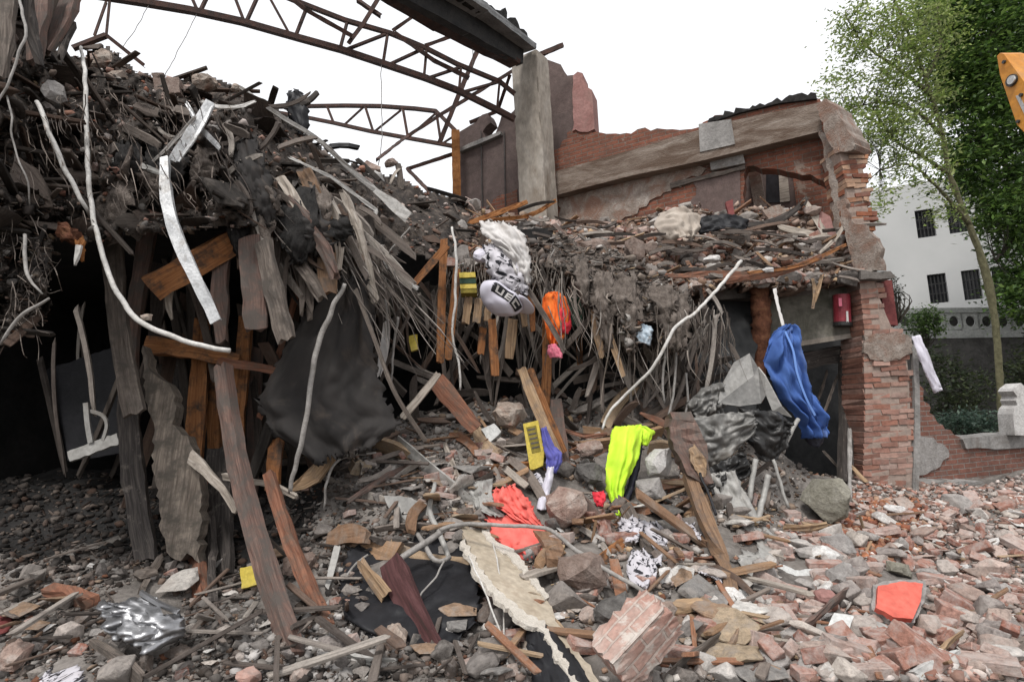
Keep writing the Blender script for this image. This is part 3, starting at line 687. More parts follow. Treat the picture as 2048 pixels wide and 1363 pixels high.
# ---------------------------------------------------------------- walls, slabs, beams of the ruin
def box(name, x0, x1, y0, y1, z0, z1, mat, parent=None, jit=0.0):
    bm = bmesh.new()
    v = [bm.verts.new((x+U(-jit, jit), y+U(-jit, jit), z+U(-jit, jit))) for x in (x0, x1) for y in (y0, y1) for z in (z0, z1)]
    for f in ((0, 1, 3, 2), (4, 6, 7, 5), (0, 4, 5, 1), (2, 3, 7, 6), (0, 2, 6, 4), (1, 5, 7, 3)): bm.faces.new([v[i] for i in f])
    bmesh.ops.recalc_face_normals(bm, faces=bm.faces); uvl = bm.loops.layers.uv.new('uv')
    for f in bm.faces:
        for l in f.loops: l[uvl].uv = (l.vert.co.x+l.vert.co.y, l.vert.co.z)
    return from_bm(name, bm, mat, parent)
tag(box('floor_slab', -8.0, -2.35, 5.25, 11.2, 3.52, 3.75, M['near_black']), 'sooty floor slab over the dark cellar', 'floor slab')
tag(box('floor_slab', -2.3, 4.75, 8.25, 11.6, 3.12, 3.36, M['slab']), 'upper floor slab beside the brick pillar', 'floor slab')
tag(box('floor_slab', -2.6, .7, 8.3, 10.6, 3.38, 4.35, M['near_black']), 'added filler block closing the sky gap behind the caps and laths', 'floor slab')  # hidden filler, added to keep sky from showing between slab and heap
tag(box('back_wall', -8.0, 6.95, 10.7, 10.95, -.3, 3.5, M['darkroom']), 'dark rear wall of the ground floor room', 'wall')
tag(box('side_wall', -6.6, -6.3, 3.6, 10.6, -.3, 5.2, M['near_black']), 'black sooty side wall of the cellar', 'wall')

PW = Plane((1110, 400, 10.9), (1650, 300, 8.7))           # the upper rear wall
root = empty('ruined_upper_wall', PW.hit(1380, 440), 'ruined upper brick wall with a concrete ring beam and torn plaster', 'wall')
adopt(slab_poly('brickwork', [(1108,480,0),(1108,300),(1150,285),(1192,262),(1240,268),(1290,258),(1345,262),(1400,252),(1430,232),(1500,222),(1560,205),(1640,198),(1650,215),(1668,300),(1690,385),(1655,366),(1620,352),(1590,345),(1560,336),(1495,333),(1488,350),(1484,480,0)], PW, .3, M['brickA'], step=12, amp=4), root)
adopt(slab_poly('ring_beam', [(1112,342,0),(1250,303,0),(1392,262,0),(1470,240),(1640,204,0),(1644,262,0),(1490,300,0),(1400,322,0),(1250,354,0),(1112,390,0)], PW.off(.25), .249, M['ringbeam'], step=25, amp=1.5), root)
adopt(slab_poly('steel_sleeve', [(1397,248,0),(1462,238,0),(1470,288,0),(1400,304,0)], PW.off(.27), .02, M['greywall'], step=0), root)
adopt(slab_poly('bearing_block', [(1418,318,0),(1484,300,0),(1490,326,0),(1422,340,0)], PW.off(.1), .099, M['greywall'], step=0), root)
adopt(slab_poly('timber_strip', [(1340,366),(1488,330),(1490,337),(1342,376)], PW.off(.06), .055, M['w_grey'], step=20, amp=1.5), root)
adopt(slab_poly('plaster', [(1118,398,0),(1250,364,0),(1400,332,0),(1420,338),(1340,380),(1312,400),(1280,418),(1262,436),(1215,440),(1180,452),(1118,470)], PW.off(.028), .027, M['plaster'], step=10, amp=6), root)
adopt(slab_poly('plaster', [(1395,352),(1480,338,0),(1482,470,0),(1372,470),(1385,400)], PW.off(.024), .023, M['render'], step=12, amp=6), root)
adopt(slab_poly('tar_felt_edge', [(1405,250),(1450,226),(1520,207),(1570,194),(1632,186),(1634,197,0),(1560,206,0),(1480,225,0),(1410,248,0)], PW.off(.06), .32, M['tar'], step=8, amp=6), root)
PB = PW.off(-1.1)
root = empty('inner_rear_wall', PB.hit(1580, 440), 'sooty inner wall with a narrow window behind the broken upper wall', 'wall')
adopt(slab_poly('wall', [(1470,500,0),(1470,318,0),(1660,330,0),(1668,500,0)], PB, .2, M['render'], step=0), root)
adopt(slab_poly('window', [(1532,405,0),(1532,338,0),(1556,336,0),(1560,404,0)], PB.off(.02), .018, M['glass'], step=0), root)
adopt(slab_poly('window_post', [(1560,404,0),(1557,336,0),(1574,338,0),(1580,402,0)], PB.off(.06), .058, M['w_pale'], step=0), root)
adopt(slab_poly('door_jamb', [(1494,336,0),(1518,333,0),(1536,425,0),(1512,432,0)], PB.off(.35), .3, M['plaster'], step=10, amp=1.5), root)
adopt(slab_poly('brick_patch', [(1585,345),(1630,352),(1660,372),(1660,470,0),(1600,470,0)], PB.off(.03), .028, M['brickA'], step=10, amp=4), root)

# left wall with purple-grey render and the concrete column
PL = Plane((910, 400, 11.6), (1035, 400, 10.9))
root = empty('rendered_rear_wall', PL.hit(970, 400), 'purple grey rendered wall left of the concrete column, torn at the top', 'wall')
adopt(slab_poly('wall', [(915,430,0),(915,266,0),(945,252),(955,236),(975,226),(980,244),(968,262),(972,276),(990,270),(1000,250),(1003,232),(1040,214,0),(1042,440,0)], PL, .3, M['render'], step=8, amp=4), root)
adopt(slab_poly('coping', [(918,296),(1000,262),(1001,268),(918,304)], PL.off(.1), .12, M['greywall'], step=20, amp=1), root)
adopt(slab_poly('brick_patch', [(955,420),(990,400),(1034,378,0),(1036,430,0),(950,432,0)], PL.off(.02), .019, M['brickA'], step=10, amp=5), root)
for px in (962, 1008):
    adopt(sweep([PL.off(.03).hit(px, 262), PL.off(.03).hit(px+3, 430)], .02, .03, M['wiredark'], 'conduit'), root)
o = board('steel_post', [(911, 262, 11.2), (914, 405, 11.2)], 17, M['rust'], 'orange rusted steel post at the end of the purple grey wall', 'steel post', t=.12, jag=0, twist=.1)

def prism(name, corners, z0, z1, mat, jit=.02, seg=26, parent=None):
    """vertical shaft with chipped arrises; corners in plan"""
    k = []; n = len(corners)
    for i in range(n):
        a, b = np.array(corners[i]), np.array(corners[(i+1) % n])
        for t in (0, .04, .35, .65, .96): k.append((a+(b-a)*t, t in (0,)))
    Vv = []; F = []; L = len(k)
    for s in range(seg+1):
        z = z0+(z1-z0)*s/seg
        for (q, corner) in k:
            j = jit*(2.2 if corner else .5)
            c = np.mean(corners, axis=0); d = (c-q); d = d/np.linalg.norm(d)*abs(random.gauss(0, j)); Vv.append((q[0]+d[0], q[1]+d[1], z+(U(-.05, .05) if s == seg else 0)))
    for s in range(seg):
        for i in range(L): F.append((s*L+i, s*L+(i+1) % L, (s+1)*L+(i+1) % L, (s+1)*L+i))
    F.append(tuple(range(seg*L, seg*L+L)))
    uv = [(v[0]+v[1], v[2]) for v in Vv]
    return mesh_np(name, Vv, F, mat, parent, uv=uv)
a, b, c_ = P(1032, 300, 10.4)[:2], P(1085, 300, 10.1)[:2], P(1109, 300, 10.45)[:2]
z1 = P(1055, 108, 10.2)[2]; z0 = P(1075, 450, 10.2)[2]-1.2
# the column stands plumb; its foot is hidden in the floor debris
o = prism('concrete_column', [a, b, c_, a+(c_-b)], z0, z1, M['concrete'], jit=.012)
tag(recentre(o), 'tall square concrete column standing alone above the debris', 'column')

PR = Plane((1088, 300, 11.3), (1190, 250, 10.9))
root = empty('wall_stub', PR.hit(1130, 280), 'pink plastered wall stub standing right of the concrete column', 'wall')
adopt(slab_poly('wall', [(1086,400,0),(1086,116,0),(1120,130),(1135,152),(1146,150),(1160,300),(1130,310),(1112,340)], PR, .4, M['render'], step=9, amp=3), root)
adopt(slab_poly('pink_plaster', [(1146,152),(1155,144),(1166,146),(1170,168),(1184,180,0),(1189,258),(1176,264),(1160,262),(1150,258),(1146,262)], PR.off(.05), .45, M['pinkplaster'], step=9, amp=2), root)
adopt(slab_poly('brick_patch', [(1140,262),(1176,258),(1186,266),(1168,280),(1140,292),(1118,300)], PR.off(.02), .35, M['brickA'], step=7, amp=4), root)

# ---------------------------------------------------------------- brick pillar: real courses of real bricks
BRC = np.array([(.30,.155,.12), (.35,.19,.15), (.27,.13,.095), (.34,.215,.175), (.36,.23,.19), (.30,.165,.13), (.38,.27,.23), (.24,.12,.09), (.33,.17,.125)])
BRO = np.array([(.33,.14,.075), (.38,.19,.11), (.27,.105,.06), (.22,.09,.06), (.4,.26,.18)])
def courses(name, prof, Yf, depth, pal, parent, miss=.03, rag=.5, bl=.225, bh=.062, ends=(0, 1), dusty=.0, side=0.0):
    """prof rows: (py, pxL, pxR) top to bottom; bricks laid in courses between the two edges at distance Yf"""
    prof = np.array(prof, float)
    zt, zb = P(prof[0, 1], prof[0, 0], Yf)[2], P(prof[-1, 1], prof[-1, 0], Yf)[2]
    zz = np.array([P(r[1], r[0], Yf)[2] for r in prof]); xl = np.array([P(r[1], r[0], Yf)[0] for r in prof]); xr = np.array([P(r[2], r[0], Yf)[0] for r in prof])
    od = np.argsort(zz); Vv, F, T = [], [], []
    z = zb; row = 0
    while z < zt:
        l, r = np.interp(z, zz[od], xl[od]), np.interp(z, zz[od], xr[od]); r += U(-rag, rag)*.09*ends[1]; l += U(-rag, rag)*.09*ends[0]
        x = l - (row % 2)*bl*.5
        while x < r-.02:
            x0, x1 = max(x, l), min(x+bl, r); x += bl+.012
            if x1-x0 < .035 or random.random() < miss: continue
            kz = min(1., max(.45, (z-1.2)/.5)) if side == 0 else 1.; p0 = kz*(U(-.014, .018) if random.random() > .2 else U(-.04, .07))
            jj = lambda s=.009: U(-s, s)
            tl = U(-.006, .006)
            b = len(Vv); y0 = Yf+p0
            for (xx, yy, zc) in ((x0, y0, z), (x1, y0, z), (x1, Yf+depth, z), (x0, Yf+depth, z), (x0, y0, z+bh), (x1, y0, z+bh), (x1, Yf+depth, z+bh), (x0, Yf+depth, z+bh)):
                Vv.append((xx+jj(), yy+side*(xx-l)+jj(.006), zc+jj()+tl*(1 if xx == x1 else -1)))
            F += [(b, b+1, b+5, b+4), (b+1, b+2, b+6, b+5), (b+2, b+3, b+7, b+6), (b+3, b, b+4, b+7), (b+4, b+5, b+6, b+7), (b+3, b+2, b+1, b)]
            col = pal[random.randrange(len(pal))]*U(.72, 1.12); T += [col]*8
        z += bh+.011; row += 1
    # mortar core between the courses, a little behind the brick faces
    b = len(Vv); ks = np.linspace(zb, zt-.03, 40)
    for zc in ks:
        l, r = np.interp(zc, zz[od], xl[od])+.012, np.interp(zc, zz[od], xr[od])-.05
        for (xx, yy) in ((l, Yf+.009), (r, Yf+.009), (r, Yf+depth-.03), (l, Yf+depth-.03)):
            Vv.append((xx, yy+side*(xx-l)+U(-.006, .006), zc)); T.append((.30, .235, .20))
    for s in range(len(ks)-1):
        for i in range(4): F.append((b+s*4+i, b+s*4+(i+1) % 4, b+s*4+4+(i+1) % 4, b+s*4+4+i))
    F.append(tuple(b+(len(ks)-1)*4+i for i in range(4)))
    o = mesh_np(name, Vv, F, M['rub'], tint=np.array(T))
    return adopt(o, parent)
PY = 7.85
root = empty('brick_pillar', P(1785, 1010, PY), 'tall broken red brick pillar at the end of the upper wall', 'brick pillar')
courses('brickwork', [(545,1716,1756),(600,1722,1768),(655,1728,1790),(668,1728,1806),(700,1726,1822),(800,1730,1828),(900,1728,1832),(1030,1722,1838)], PY, .55, BRC, root, miss=.045, rag=.8)
courses('upper_brickwork', [(292,1672,1712),(312,1680,1728),(360,1690,1738),(410,1695,1742),(470,1698,1752),(540,1706,1764)], PY+.3, .5, BRO, root, miss=.07, rag=.9)
PP = Plane((1640, 300, 8.6), (1760, 500, 8.05))
adopt(slab_poly('cap_plaster', [(1634,214),(1650,198),(1668,212),(1690,250),(1712,290),(1700,302),(1668,308),(1650,262)], PP.off(.25), .5, M['plaster'], step=8, amp=2.5), root)
adopt(slab_poly('wall_return', [(1636,262),(1662,268),(1676,330),(1690,420),(1706,545,0),(1672,545,0),(1668,470),(1664,380)], PP.off(.1), .4, M['plaster'], step=9, amp=4), root)
adopt(slab_poly('white_plaster', [(1672,400),(1690,396),(1696,440),(1728,452),(1758,480),(1766,540,0),(1708,540,0),(1690,470)], PP.off(.42), .1, M['plaster'], step=8, amp=4), root)
adopt(slab_poly('slab_nib', [(1722,541),(1780,543),(1792,556),(1722,558)], Plane((1722,545,7.7),(1790,545,7.7)), .6, M['slab'], step=9, amp=2), root)
adopt(slab_poly('maroon_side', [(1760,560,0),(1784,560,0),(1796,650),(1772,650)], Plane((1722,545,7.95),(1790,545,7.95)), .45, M['maroon'], step=10, amp=1.5), root)
adopt(slab_poly('render_patch', [(1728,672),(1760,668),(1800,664),(1822,676),(1826,704),(1800,718),(1770,722),(1742,716),(1730,704)], Plane((1722,545,7.85),(1830,545,7.85)).off(.03), .05, M['plaster'], step=7, amp=3), root)
adopt(sweep(pts_px([(1827, 690, 7.86), (1832, 780, 7.86), (1832, 880, 7.86), (1828, 1010, 7.86)]), .075, .05, M['greywall'], 'downpipe', shape='board', jitter=.004), root)
bpy.context.view_layer.update()

# concrete beams under the slab
PBm = Plane((1540, 620, 8.35), (1730, 620, 8.15))
root = empty('concrete_beam', PBm.hit(1635, 690), 'stained concrete beam between the rusty column and brick pillar', 'beam')
adopt(slab_poly('beam_face', [(1540,578,0),(1728,566,0),(1730,668,0),(1660,680),(1585,692,0),(1540,700,0)], PBm, .4, M['beamgreen'], step=30, amp=1.5), root)
adopt(slab_poly('lower_lip', [(1585,684,0),(1730,662,0),(1731,671,0),(1585,694,0)], PBm.off(.035), .034, M['concrete'], step=20, amp=1), root)
o = board('concrete_beam', [(720, 606, 7.9), (918, 600, 8.0)], 62, M['beamgreen'], 'short concrete beam in the shade behind the two long laths', 'beam', t=.3, jag=.03, twist=0)
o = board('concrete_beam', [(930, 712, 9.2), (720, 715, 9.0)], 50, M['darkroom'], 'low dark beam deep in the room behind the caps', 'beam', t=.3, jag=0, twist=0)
o = tube('rusty_column', [(1516, 560, 8.1), (1522, 640, 8.1), (1515, 730, 8.1), (1512, 800, 8.0)], [42, 40, 36, 30], M['rustdark'], 'rust eaten round column under the slab by the blue garment', 'column', jitter=.012, sides=14)
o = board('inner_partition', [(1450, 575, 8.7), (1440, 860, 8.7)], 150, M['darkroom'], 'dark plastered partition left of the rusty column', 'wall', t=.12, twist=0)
o = board('ceiling_beam', [(1535, 735, 8.5), (1738, 694, 8.6)], 34, M['w_char'], 'dark timber under the stained beam by the pillar', 'beam', t=.2, twist=0)
# ---------------------------------------------------------------- steel roof: trusses, girder, bars
def yt(px): return 8.3 + (px-160)/870*1.9
def bars(root, segs, w, mat, name, yf):
    for s in segs:
        adopt(sweep(polyl([P(x, y, yf(x)) for x, y in s], 14), px2m(w, 9.5), px2m(w, 9.5), mat, name, shape='angle'), root)
root = empty('roof_truss', P(1028, 235, 10.2), 'long rusted roof truss reaching from the concrete column over the debris', 'roof truss')
bars(root, [[(120,-22),(280,3),(380,20),(480,42),(600,76),(680,98),(770,128),(850,155),(915,180),(1000,222),(1030,238)]], 11, M['steel'], 'bottom_chord', yt)
bars(root, [[(440,-60),(520,-28),(600,5),(690,40),(780,66),(850,95),(915,128),(1000,163),(1030,188)]], 8, M['steel'], 'top_chord', yt)
bars(root, [[(395,22),(372,-30)],[(400,22),(425,-30)],[(488,43),(460,-30)],[(492,44),(520,-18)],[(580,70),(536,-10)],[(590,74),(612,18)],[(680,97),(694,44)],[(690,100),(772,68)],[(766,126),(775,68)],
            [(776,130),(845,98)],[(848,153),(853,98)],[(856,156),(922,134)],[(918,180),(922,134)],[(926,184),(996,164)],[(994,218),(999,165)],[(222,-10),(214,70)],[(214,4),(190,72)]], 5, M['steel'], 'web_bar', yt)
bars(root, [[(145,96),(212,70)],[(212,70),(290,132)]], 7, M['steel'], 'gable_bar', yt)
root = empty('roof_truss', P(912, 290, 11.3), 'low curved roof truss ending at the orange rusted post', 'roof truss')
y2 = lambda px: 12.6-(px-540)/370*1.4
bars(root, [[(520,214),(620,212),(690,211),(760,212),(830,217),(872,222),(912,262)]], 8, M['steel'], 'top_chord', y2)
bars(root, [[(540,222),(620,236),(665,245),(740,262),(812,275),(880,287),(912,293)]], 8, M['steel'], 'bottom_chord', y2)
bars(root, [[(655,214),(667,244)],[(731,214),(746,261)],[(806,217),(816,274)],[(873,225),(882,285)]], 7, M['steel'], 'web_bar', y2)
bars(root, [[(690,248),(727,214)],[(750,262),(802,220)],[(818,273),(872,226)],[(886,286),(908,272)]], 4, M['steel'], 'web_bar', y2)
loose = [([(956,100,10.5),(918,190,10.5),(880,285,10.5)], 10, 'leaning dark bar crossing both roof trusses steeply', None),
         ([(1030,140,10.6),(890,225,10.8),(817,272,11),(755,320,9.5)], 8, 'long thin bar slanting from the column down to the brick heap', None),
         ([(910,307,11.3),(815,338,11)], 8, 'short horizontal brace between orange post and brick heap', None),
         ([(815,338,11),(862,386,10)], 7, 'short brace running down behind the brick heap', None),
         ([(868,0,9),(850,18,9),(786,62,9)], 7, 'bent bar hanging from the sooty girder near the picture top', None),
         ([(935,62,9.4),(852,92,9.5)], 8, 'small bar joining girder and truss at mid span', None),
         ([(768,-20,9.2),(730,45,9.3),(698,88,9.4)], 10, 'steep short bar across the upper chord under the girder tip', None),
         ([(560,-20,9),(612,20,9.1),(704,72,9.3)], 9, 'slanting bar broken off beside the upper chord', None),
         ([(715,0,9.3),(762,32,9.3)], 7, 'stubby bar end by the girder tip', None),
         ([(790,66,9.6),(870,122,9.8),(938,156,10)], 8, 'bar lying close along the upper chord', None),
         ([(1040,130,10.7),(1082,108,10.7),(1126,90,10.7)], 9, 'bar stub sticking out right of the column top', None),
         ([(940,245,11.4),(995,222,11.2),(1020,150,10.8)], 7, 'bar rising from the purple grey wall top to the truss', None)]
for rows, w, lab, _ in loose: board('steel_bar', rows, w, M['steel'], lab, 'steel bar', 'loose bars of the wrecked roof', t=.05, jag=.01, shape='angle', smooth=False)
root = empty('roof_girder', P(1050, 105, 10.1), 'heavy sooty roof girder with grey flange coming overhead from the column', 'girder')
g = lambda rows, w, t, mat, nm, sh='board', j=0: adopt(sweep(polyl(pts_px(rows), 16), w, t, mat, nm, shape=sh, jag=j, jitter=.004), root)
g([(770,-60,7.6),(930,38,8.9),(1040,112,10.1)], [.62, .52, .34], .16, M['girder'], 'web')
g([(815,-70,7.6),(960,22,8.9),(1058,98,10.1)], [.13, .12, .1], .34, M['flange'], 'top_flange')
g([(965,70,8.8),(1025,112,9.9)], [.06, .26], .03, M['rust'], 'rust_streak') if False else None
g([(745,-30,7.6),(880,52,8.9),(1030,128,10.1)], .07, .3, M['steel'], 'bottom_flange')
PG = TPlane((900,-20,8.2),(1060,92,10.1),(1010,20,9.4))
adopt(slab_poly('felt_edge', [(860,-60),(905,-40),(930,-8),(962,8),(985,10),(992,22),(1008,16),(1014,36),(1030,36),(1042,55),(1054,66),(1060,96),(1030,74),(985,40),(930,2),(880,-30)], PG, .08, M['tar'], step=7, amp=4), root)
for rows in ([(762,128,9.6),(764,260,9.6),(758,330,9.6)],[(300,8,8.6),(270,60,8.6),(245,95,8.6)],[(395,25,8.8),(360,95,8.8),(330,150,8.8)],[(945,70,9.5),(946,140,9.5)]):
    tube('hanging_wire', rows, 2.2, M['wire'], 'thin wire hanging down from the roof truss', 'wire', 'wires hanging from the roof truss', sides=5)

# ---------------------------------------------------------------- beyond the ruin: facade, balustrade, garden wall, trees
PF = Plane((1750, 500, 30), (2048, 500, 27.5))
root = empty('white_building', PF.hit(1900, 640), 'plain white building with dark narrow windows behind the trees', 'building')
wins = [(1830,404,1868,460),(1895,404,1933,462),(1856,540,1894,597),(1925,537,1963,597),(1986,534,2024,596),(1965,402,2003,460),(2040,402,2080,460),(2050,532,2090,594)]
xs = lambda px, py: (PF.hit(px, py)-PF.a) @ PF.u
def facade():
    """wall as cells around real window openings"""
    rects = []
    for (a, b, c, d) in wins:
        x0, x1 = xs((a+a)/2, (b+d)/2), xs(c, (b+d)/2); z0, z1 = PF.hit((a+c)/2, d)[2], PF.hit((a+c)/2, b)[2]; rects.append((x0, x1, z0, z1))
    r1 = [r for r in rects if r[2] > 8.3]; r2 = [r for r in rects if r[2] <= 8.3]
    for rr in (r1, r2):
        a0, a1 = np.mean([r[2] for r in rr]), np.mean([r[3] for r in rr]); 
        for i, r in enumerate(rects):
            if r in rr: rects[i] = (r[0], r[1], a0, a1)
    X_ = sorted({v for r in rects for v in r[:2]} | {-6.5, 16.0}); Z_ = sorted({v for r in rects for v in r[2:]} | {1.0, 12.4})
    Vv, F = [], []
    for i in range(len(X_)-1):
        for j in range(len(Z_)-1):
            xm, zm = (X_[i]+X_[i+1])/2, (Z_[j]+Z_[j+1])/2
            if any(r[0] < xm < r[1] and r[2] < zm < r[3] for r in rects): continue
            b = len(Vv)
            for (x, z) in ((X_[i], Z_[j]), (X_[i+1], Z_[j]), (X_[i+1], Z_[j+1]), (X_[i], Z_[j+1])):
                q = PF.a+PF.u*x; Vv.append((q[0], q[1], z))
            F.append((b, b+1, b+2, b+3))
    o = mesh_np('wall', Vv, F, M['facade']); s = o.modifiers.new('thickness', 'SOLIDIFY'); s.thickness = .3; s.offset = -1 if True else 1
    bm = bmesh.new(); bm.from_mesh(o.data); bmesh.ops.remove_doubles(bm, verts=bm.verts, dist=.001); bmesh.ops.recalc_face_normals(bm, faces=bm.faces)
    if bm.faces[0].normal @ Vector(PF.n.tolist()) < 0: bmesh.ops.reverse_faces(bm, faces=bm.faces[:])
    bm.to_mesh(o.data); bm.free(); adopt(o, root)
    for (x0, x1, z0, z1) in rects:
        def pl(nm, a, b, c, d, depth, mat, th=.04):
            q = [PF.a+PF.u*x+PF.n*depth for x in (a, b)]
            vs = [(q[0][0], q[0][1], c), (q[1][0], q[1][1], c), (q[1][0], q[1][1], d), (q[0][0], q[0][1], d)]
            k = PF.n*th; vs += [(v[0]-k[0], v[1]-k[1], v[2]) for v in vs]
            return mesh_np(nm, vs, [(0, 1, 2, 3), (7, 6, 5, 4), (0, 4, 5, 1), (1, 5, 6, 2), (2, 6, 7, 3), (3, 7, 4, 0)], mat)
        w = adopt(pl('window', x0, x1, z0, z1, -.22, M['glass']), root)
        # bars of the window grille as one lattice
        vs, fs = [], []
        bm = bmesh.new()
        for k in range(1, 5):
            xx = x0+(x1-x0)*k/5; p0 = PF.a+PF.u*xx-PF.n*.1
            bmesh.ops.create_cube(bm, size=1, matrix=Matrix.Translation((p0[0], p0[1], (z0+z1)/2)) @ Matrix.Diagonal((.04, .04, z1-z0, 1)))
        for k in (1, 2):
            zz = z0+(z1-z0)*k/3; p0 = PF.a+PF.u*(x0+x1)/2-PF.n*.1
            ang = math.atan2(PF.u[1], PF.u[0])
            bmesh.ops.create_cube(bm, size=1, matrix=Matrix.Translation((p0[0], p0[1], zz)) @ Matrix.Rotation(ang, 4, 'Z') @ Matrix.Diagonal((x1-x0, .035, .04, 1)))
        gr = from_bm('grille', bm, M['winframe']); gr.parent = w; gr.matrix_parent_inverse = w.matrix_world.inverted()
facade()
# body of the building behind its facade
q0, q1 = PF.a-PF.u*6.5-PF.n*.35, PF.a+PF.u*16-PF.n*.35
q2, q3 = q1-PF.n*8, q0-PF.n*8
vs = [(q[0], q[1], z) for z in (.5, 12.4) for q in (q0, q1, q2, q3)]
adopt(mesh_np('rear_block', vs, [(0, 1, 5, 4), (1, 2, 6, 5), (2, 3, 7, 6), (3, 0, 4, 7), (4, 5, 6, 7)], M['facade']), root)

PBal = Plane((1800, 640, 24), (2048, 640, 22.5))
root = empty('terrace_balustrade', PBal.hit(1940, 690), 'grey terrace balustrade of panels with oval openings below the white building', 'balustrade')
adopt(slab_poly('parapet_rail', [(1760,617,0),(2150,612,0),(2150,622,0),(1760,627,0)], PBal.off(.06), .3, M['balus'], step=0), root)
adopt(slab_poly('base_course', [(1760,662,0),(2150,656,0),(2150,672,0),(1760,678,0)], PBal.off(.06), .3, M['balus'], step=0), root)
for i, px in enumerate(range(1776, 2100, 33)):
    # a panel with a real oval hole
    c = PBal.hit(px, 642); ww, hh = px2m(30, 23.3)/2, px2m(34, 23.3)/2; Vv, F = [], []
    n = 24
    for k in range(n):
        an = 2*math.pi*k/n; ca, sa = math.cos(an), math.sin(an); sq = 1/max(abs(ca), abs(sa))
        for dpt in (0, .12):
            for (ru, rv) in ((ca*sq*ww, sa*sq*hh), (ca*ww*.52, sa*hh*.62)):
                q = c+PBal.u*ru+np.array([0, 0, rv])-PBal.n*dpt; Vv.append(q)
    for k in range(n):
        a, b = k*4, ((k+1) % n)*4
        F += [(a, b, b+1, a+1), (a+2, a+3, b+3, b+2), (a+1, b+1, b+3, a+3), (a, a+2, b+2, b)]
    adopt(mesh_np('panel', Vv, F, M['balus']), root)
tag(slab_poly('terrace_hedge_wall', [(1700,618,0),(2200,612,0),(2200,700,0),(1700,706,0)], PBal.off(-.7), .2, M['darkwall'], step=0), 'dark wall on the terrace behind the balustrade', 'wall')
tag(slab_poly('garden_wall', [(1700,676,0),(2200,668,0),(2200,1000,0),(1700,1000,0)], PBal.off(.02), .3, M['darkwall'], step=0), 'dark retaining wall under the terrace balustrade', 'wall')

LEAF_Q = np.array([(-.5, 0, 0), (0, -.22, .05), (.5, 0, 0), (0, .22, .05)])
def leaves(name, cen, size, cols, parent=None, tw=None):
    n = len(cen); Rm = rand_rot(n, .9); v = np.einsum('nij,kj->nki', Rm, LEAF_Q)*(size*rng.uniform(.6, 1.35, n))[:, None, None]+cen[:, None, :]
    col = np.asarray(cols)[rng.integers(0, len(cols), n)]*rng.uniform(.65, 1.3, (n, 1))
    F = np.arange(n*4).reshape(n, 4)
    Vv, T = v.reshape(-1, 3), np.repeat(col, 4, 0)
    if tw is not None:
        F = np.concatenate([F, tw[1]+len(Vv)]); Vv = np.concatenate([Vv, tw[0]]); T = np.concatenate([T, np.tile([(.05, .042, .03)], (len(tw[0]), 1))])
    o = mesh_np(name, Vv, F, M['leaf'], tint=T)
    if parent is not None: adopt(o, parent)
    return o
def clumps(ellipses, n_cl, n_leaf, spread):
    """leaf places gathered in clumps through the volume of several px ellipses (px,py,rx,ry,Y,depth,weight)"""
    w = np.array([e[6] for e in ellipses], float); w /= w.sum(); out_ = []; cl = []
    for _ in range(n_cl):
        e = ellipses[rng.choice(len(ellipses), p=w)]
        while True:
            a = rng.uniform(-1, 1, 3)
            if a @ a < 1: break
        c = P(e[0]+a[0]*e[2], e[1]+a[1]*e[3], e[4]+a[2]*e[5]); cl.append(c)
        k = max(3, int(rng.poisson(n_leaf))); s = spread*rng.uniform(.5, 1.4)
        out_.append(c+rng.normal(0, 1, (k, 3))*np.array([s, s, s*.55]))
    return np.concatenate(out_), np.array(cl)
def limb(parent, rows, w, mat, name='limb'):
    return adopt(sweep(catmull(pts_px(rows), 24), [px2m(x, rows[0][2]) for x in w], [px2m(x, rows[0][2]) for x in w], mat, name, shape='tube', sides=9, smooth=True, jitter=.01), parent)
def twigs(cl, trunkpts, n=160, w=.02):
    """thin twigs from the nearest limb point out to the leaf clumps, one mesh"""
    Vv, F = [], []
    tp = np.array(trunkpts)
    for c in cl[:n]:
        d = np.linalg.norm(tp-c, axis=1)+.8*np.maximum(0, tp[:, 2]-c[2]); s = tp[np.argmin(d)]
        mid = (s+c)/2+rng.normal(0, .12, 3); path = catmull([s, mid, c], 6); b = len(Vv)
        for i, q in enumerate(path):
            r = w*(1-.8*i/5)
            for k in range(3): Vv.append(q+r*np.array([math.cos(k*2.1), math.sin(k*2.1)*.5, math.sin(k*2.1)]))
        for i in range(5):
            for k in range(3): F.append((b+i*3+k, b+i*3+(k+1) % 3, b+i*3+3+(k+1) % 3, b+i*3+3+k))
    return np.array(Vv), np.array(F)

LIGHT = [(.20,.27,.06),(.26,.33,.09),(.15,.22,.055),(.30,.35,.13),(.13,.17,.06),(.24,.27,.12)]
root = empty('tree', P(2005, 870, 18), 'slender pale trunked tree with sparse light green crown behind the pillar', 'tree')
tr = [(2006,880,18),(1998,740,18),(1990,640,18),(1970,540,18),(1935,440,18),(1900,350,18),(1885,270,18),(1862,190,18),(1830,100,18),(1790,0,18),(1760,-60,18)]
adopt(sweep(catmull(pts_px(tr), 60), [px2m(x, 18) for x in (13,12,12,15,12,10,8,7,5,4,3)], [px2m(x, 18) for x in (13,12,12,15,12,10,8,7,5,4,3)], M['bark'], 'trunk', shape='tube', sides=12, smooth=True, jitter=.012), root)
lb = [[(1895,345,18),(1840,310,17.6),(1790,280,17.2),(1745,215,17)],[(1885,270,18),(1835,225,17.7),(1770,205,17.4),(1700,215,17)],[(1862,190,18),(1800,140,17.6),(1730,90,17.2),(1690,30,17)],[(1940,450,18),(1880,380,17.4),(1820,330,17),(1760,340,16.8)],
      [(1850,160,18),(1880,90,18.3),(1870,-20,18.4)]]
tp = pts_px(tr[4:])
for l in lb: limb(root, l, (9, 6, 4, 2), M['bark']); tp += list(catmull(pts_px(l), 8))
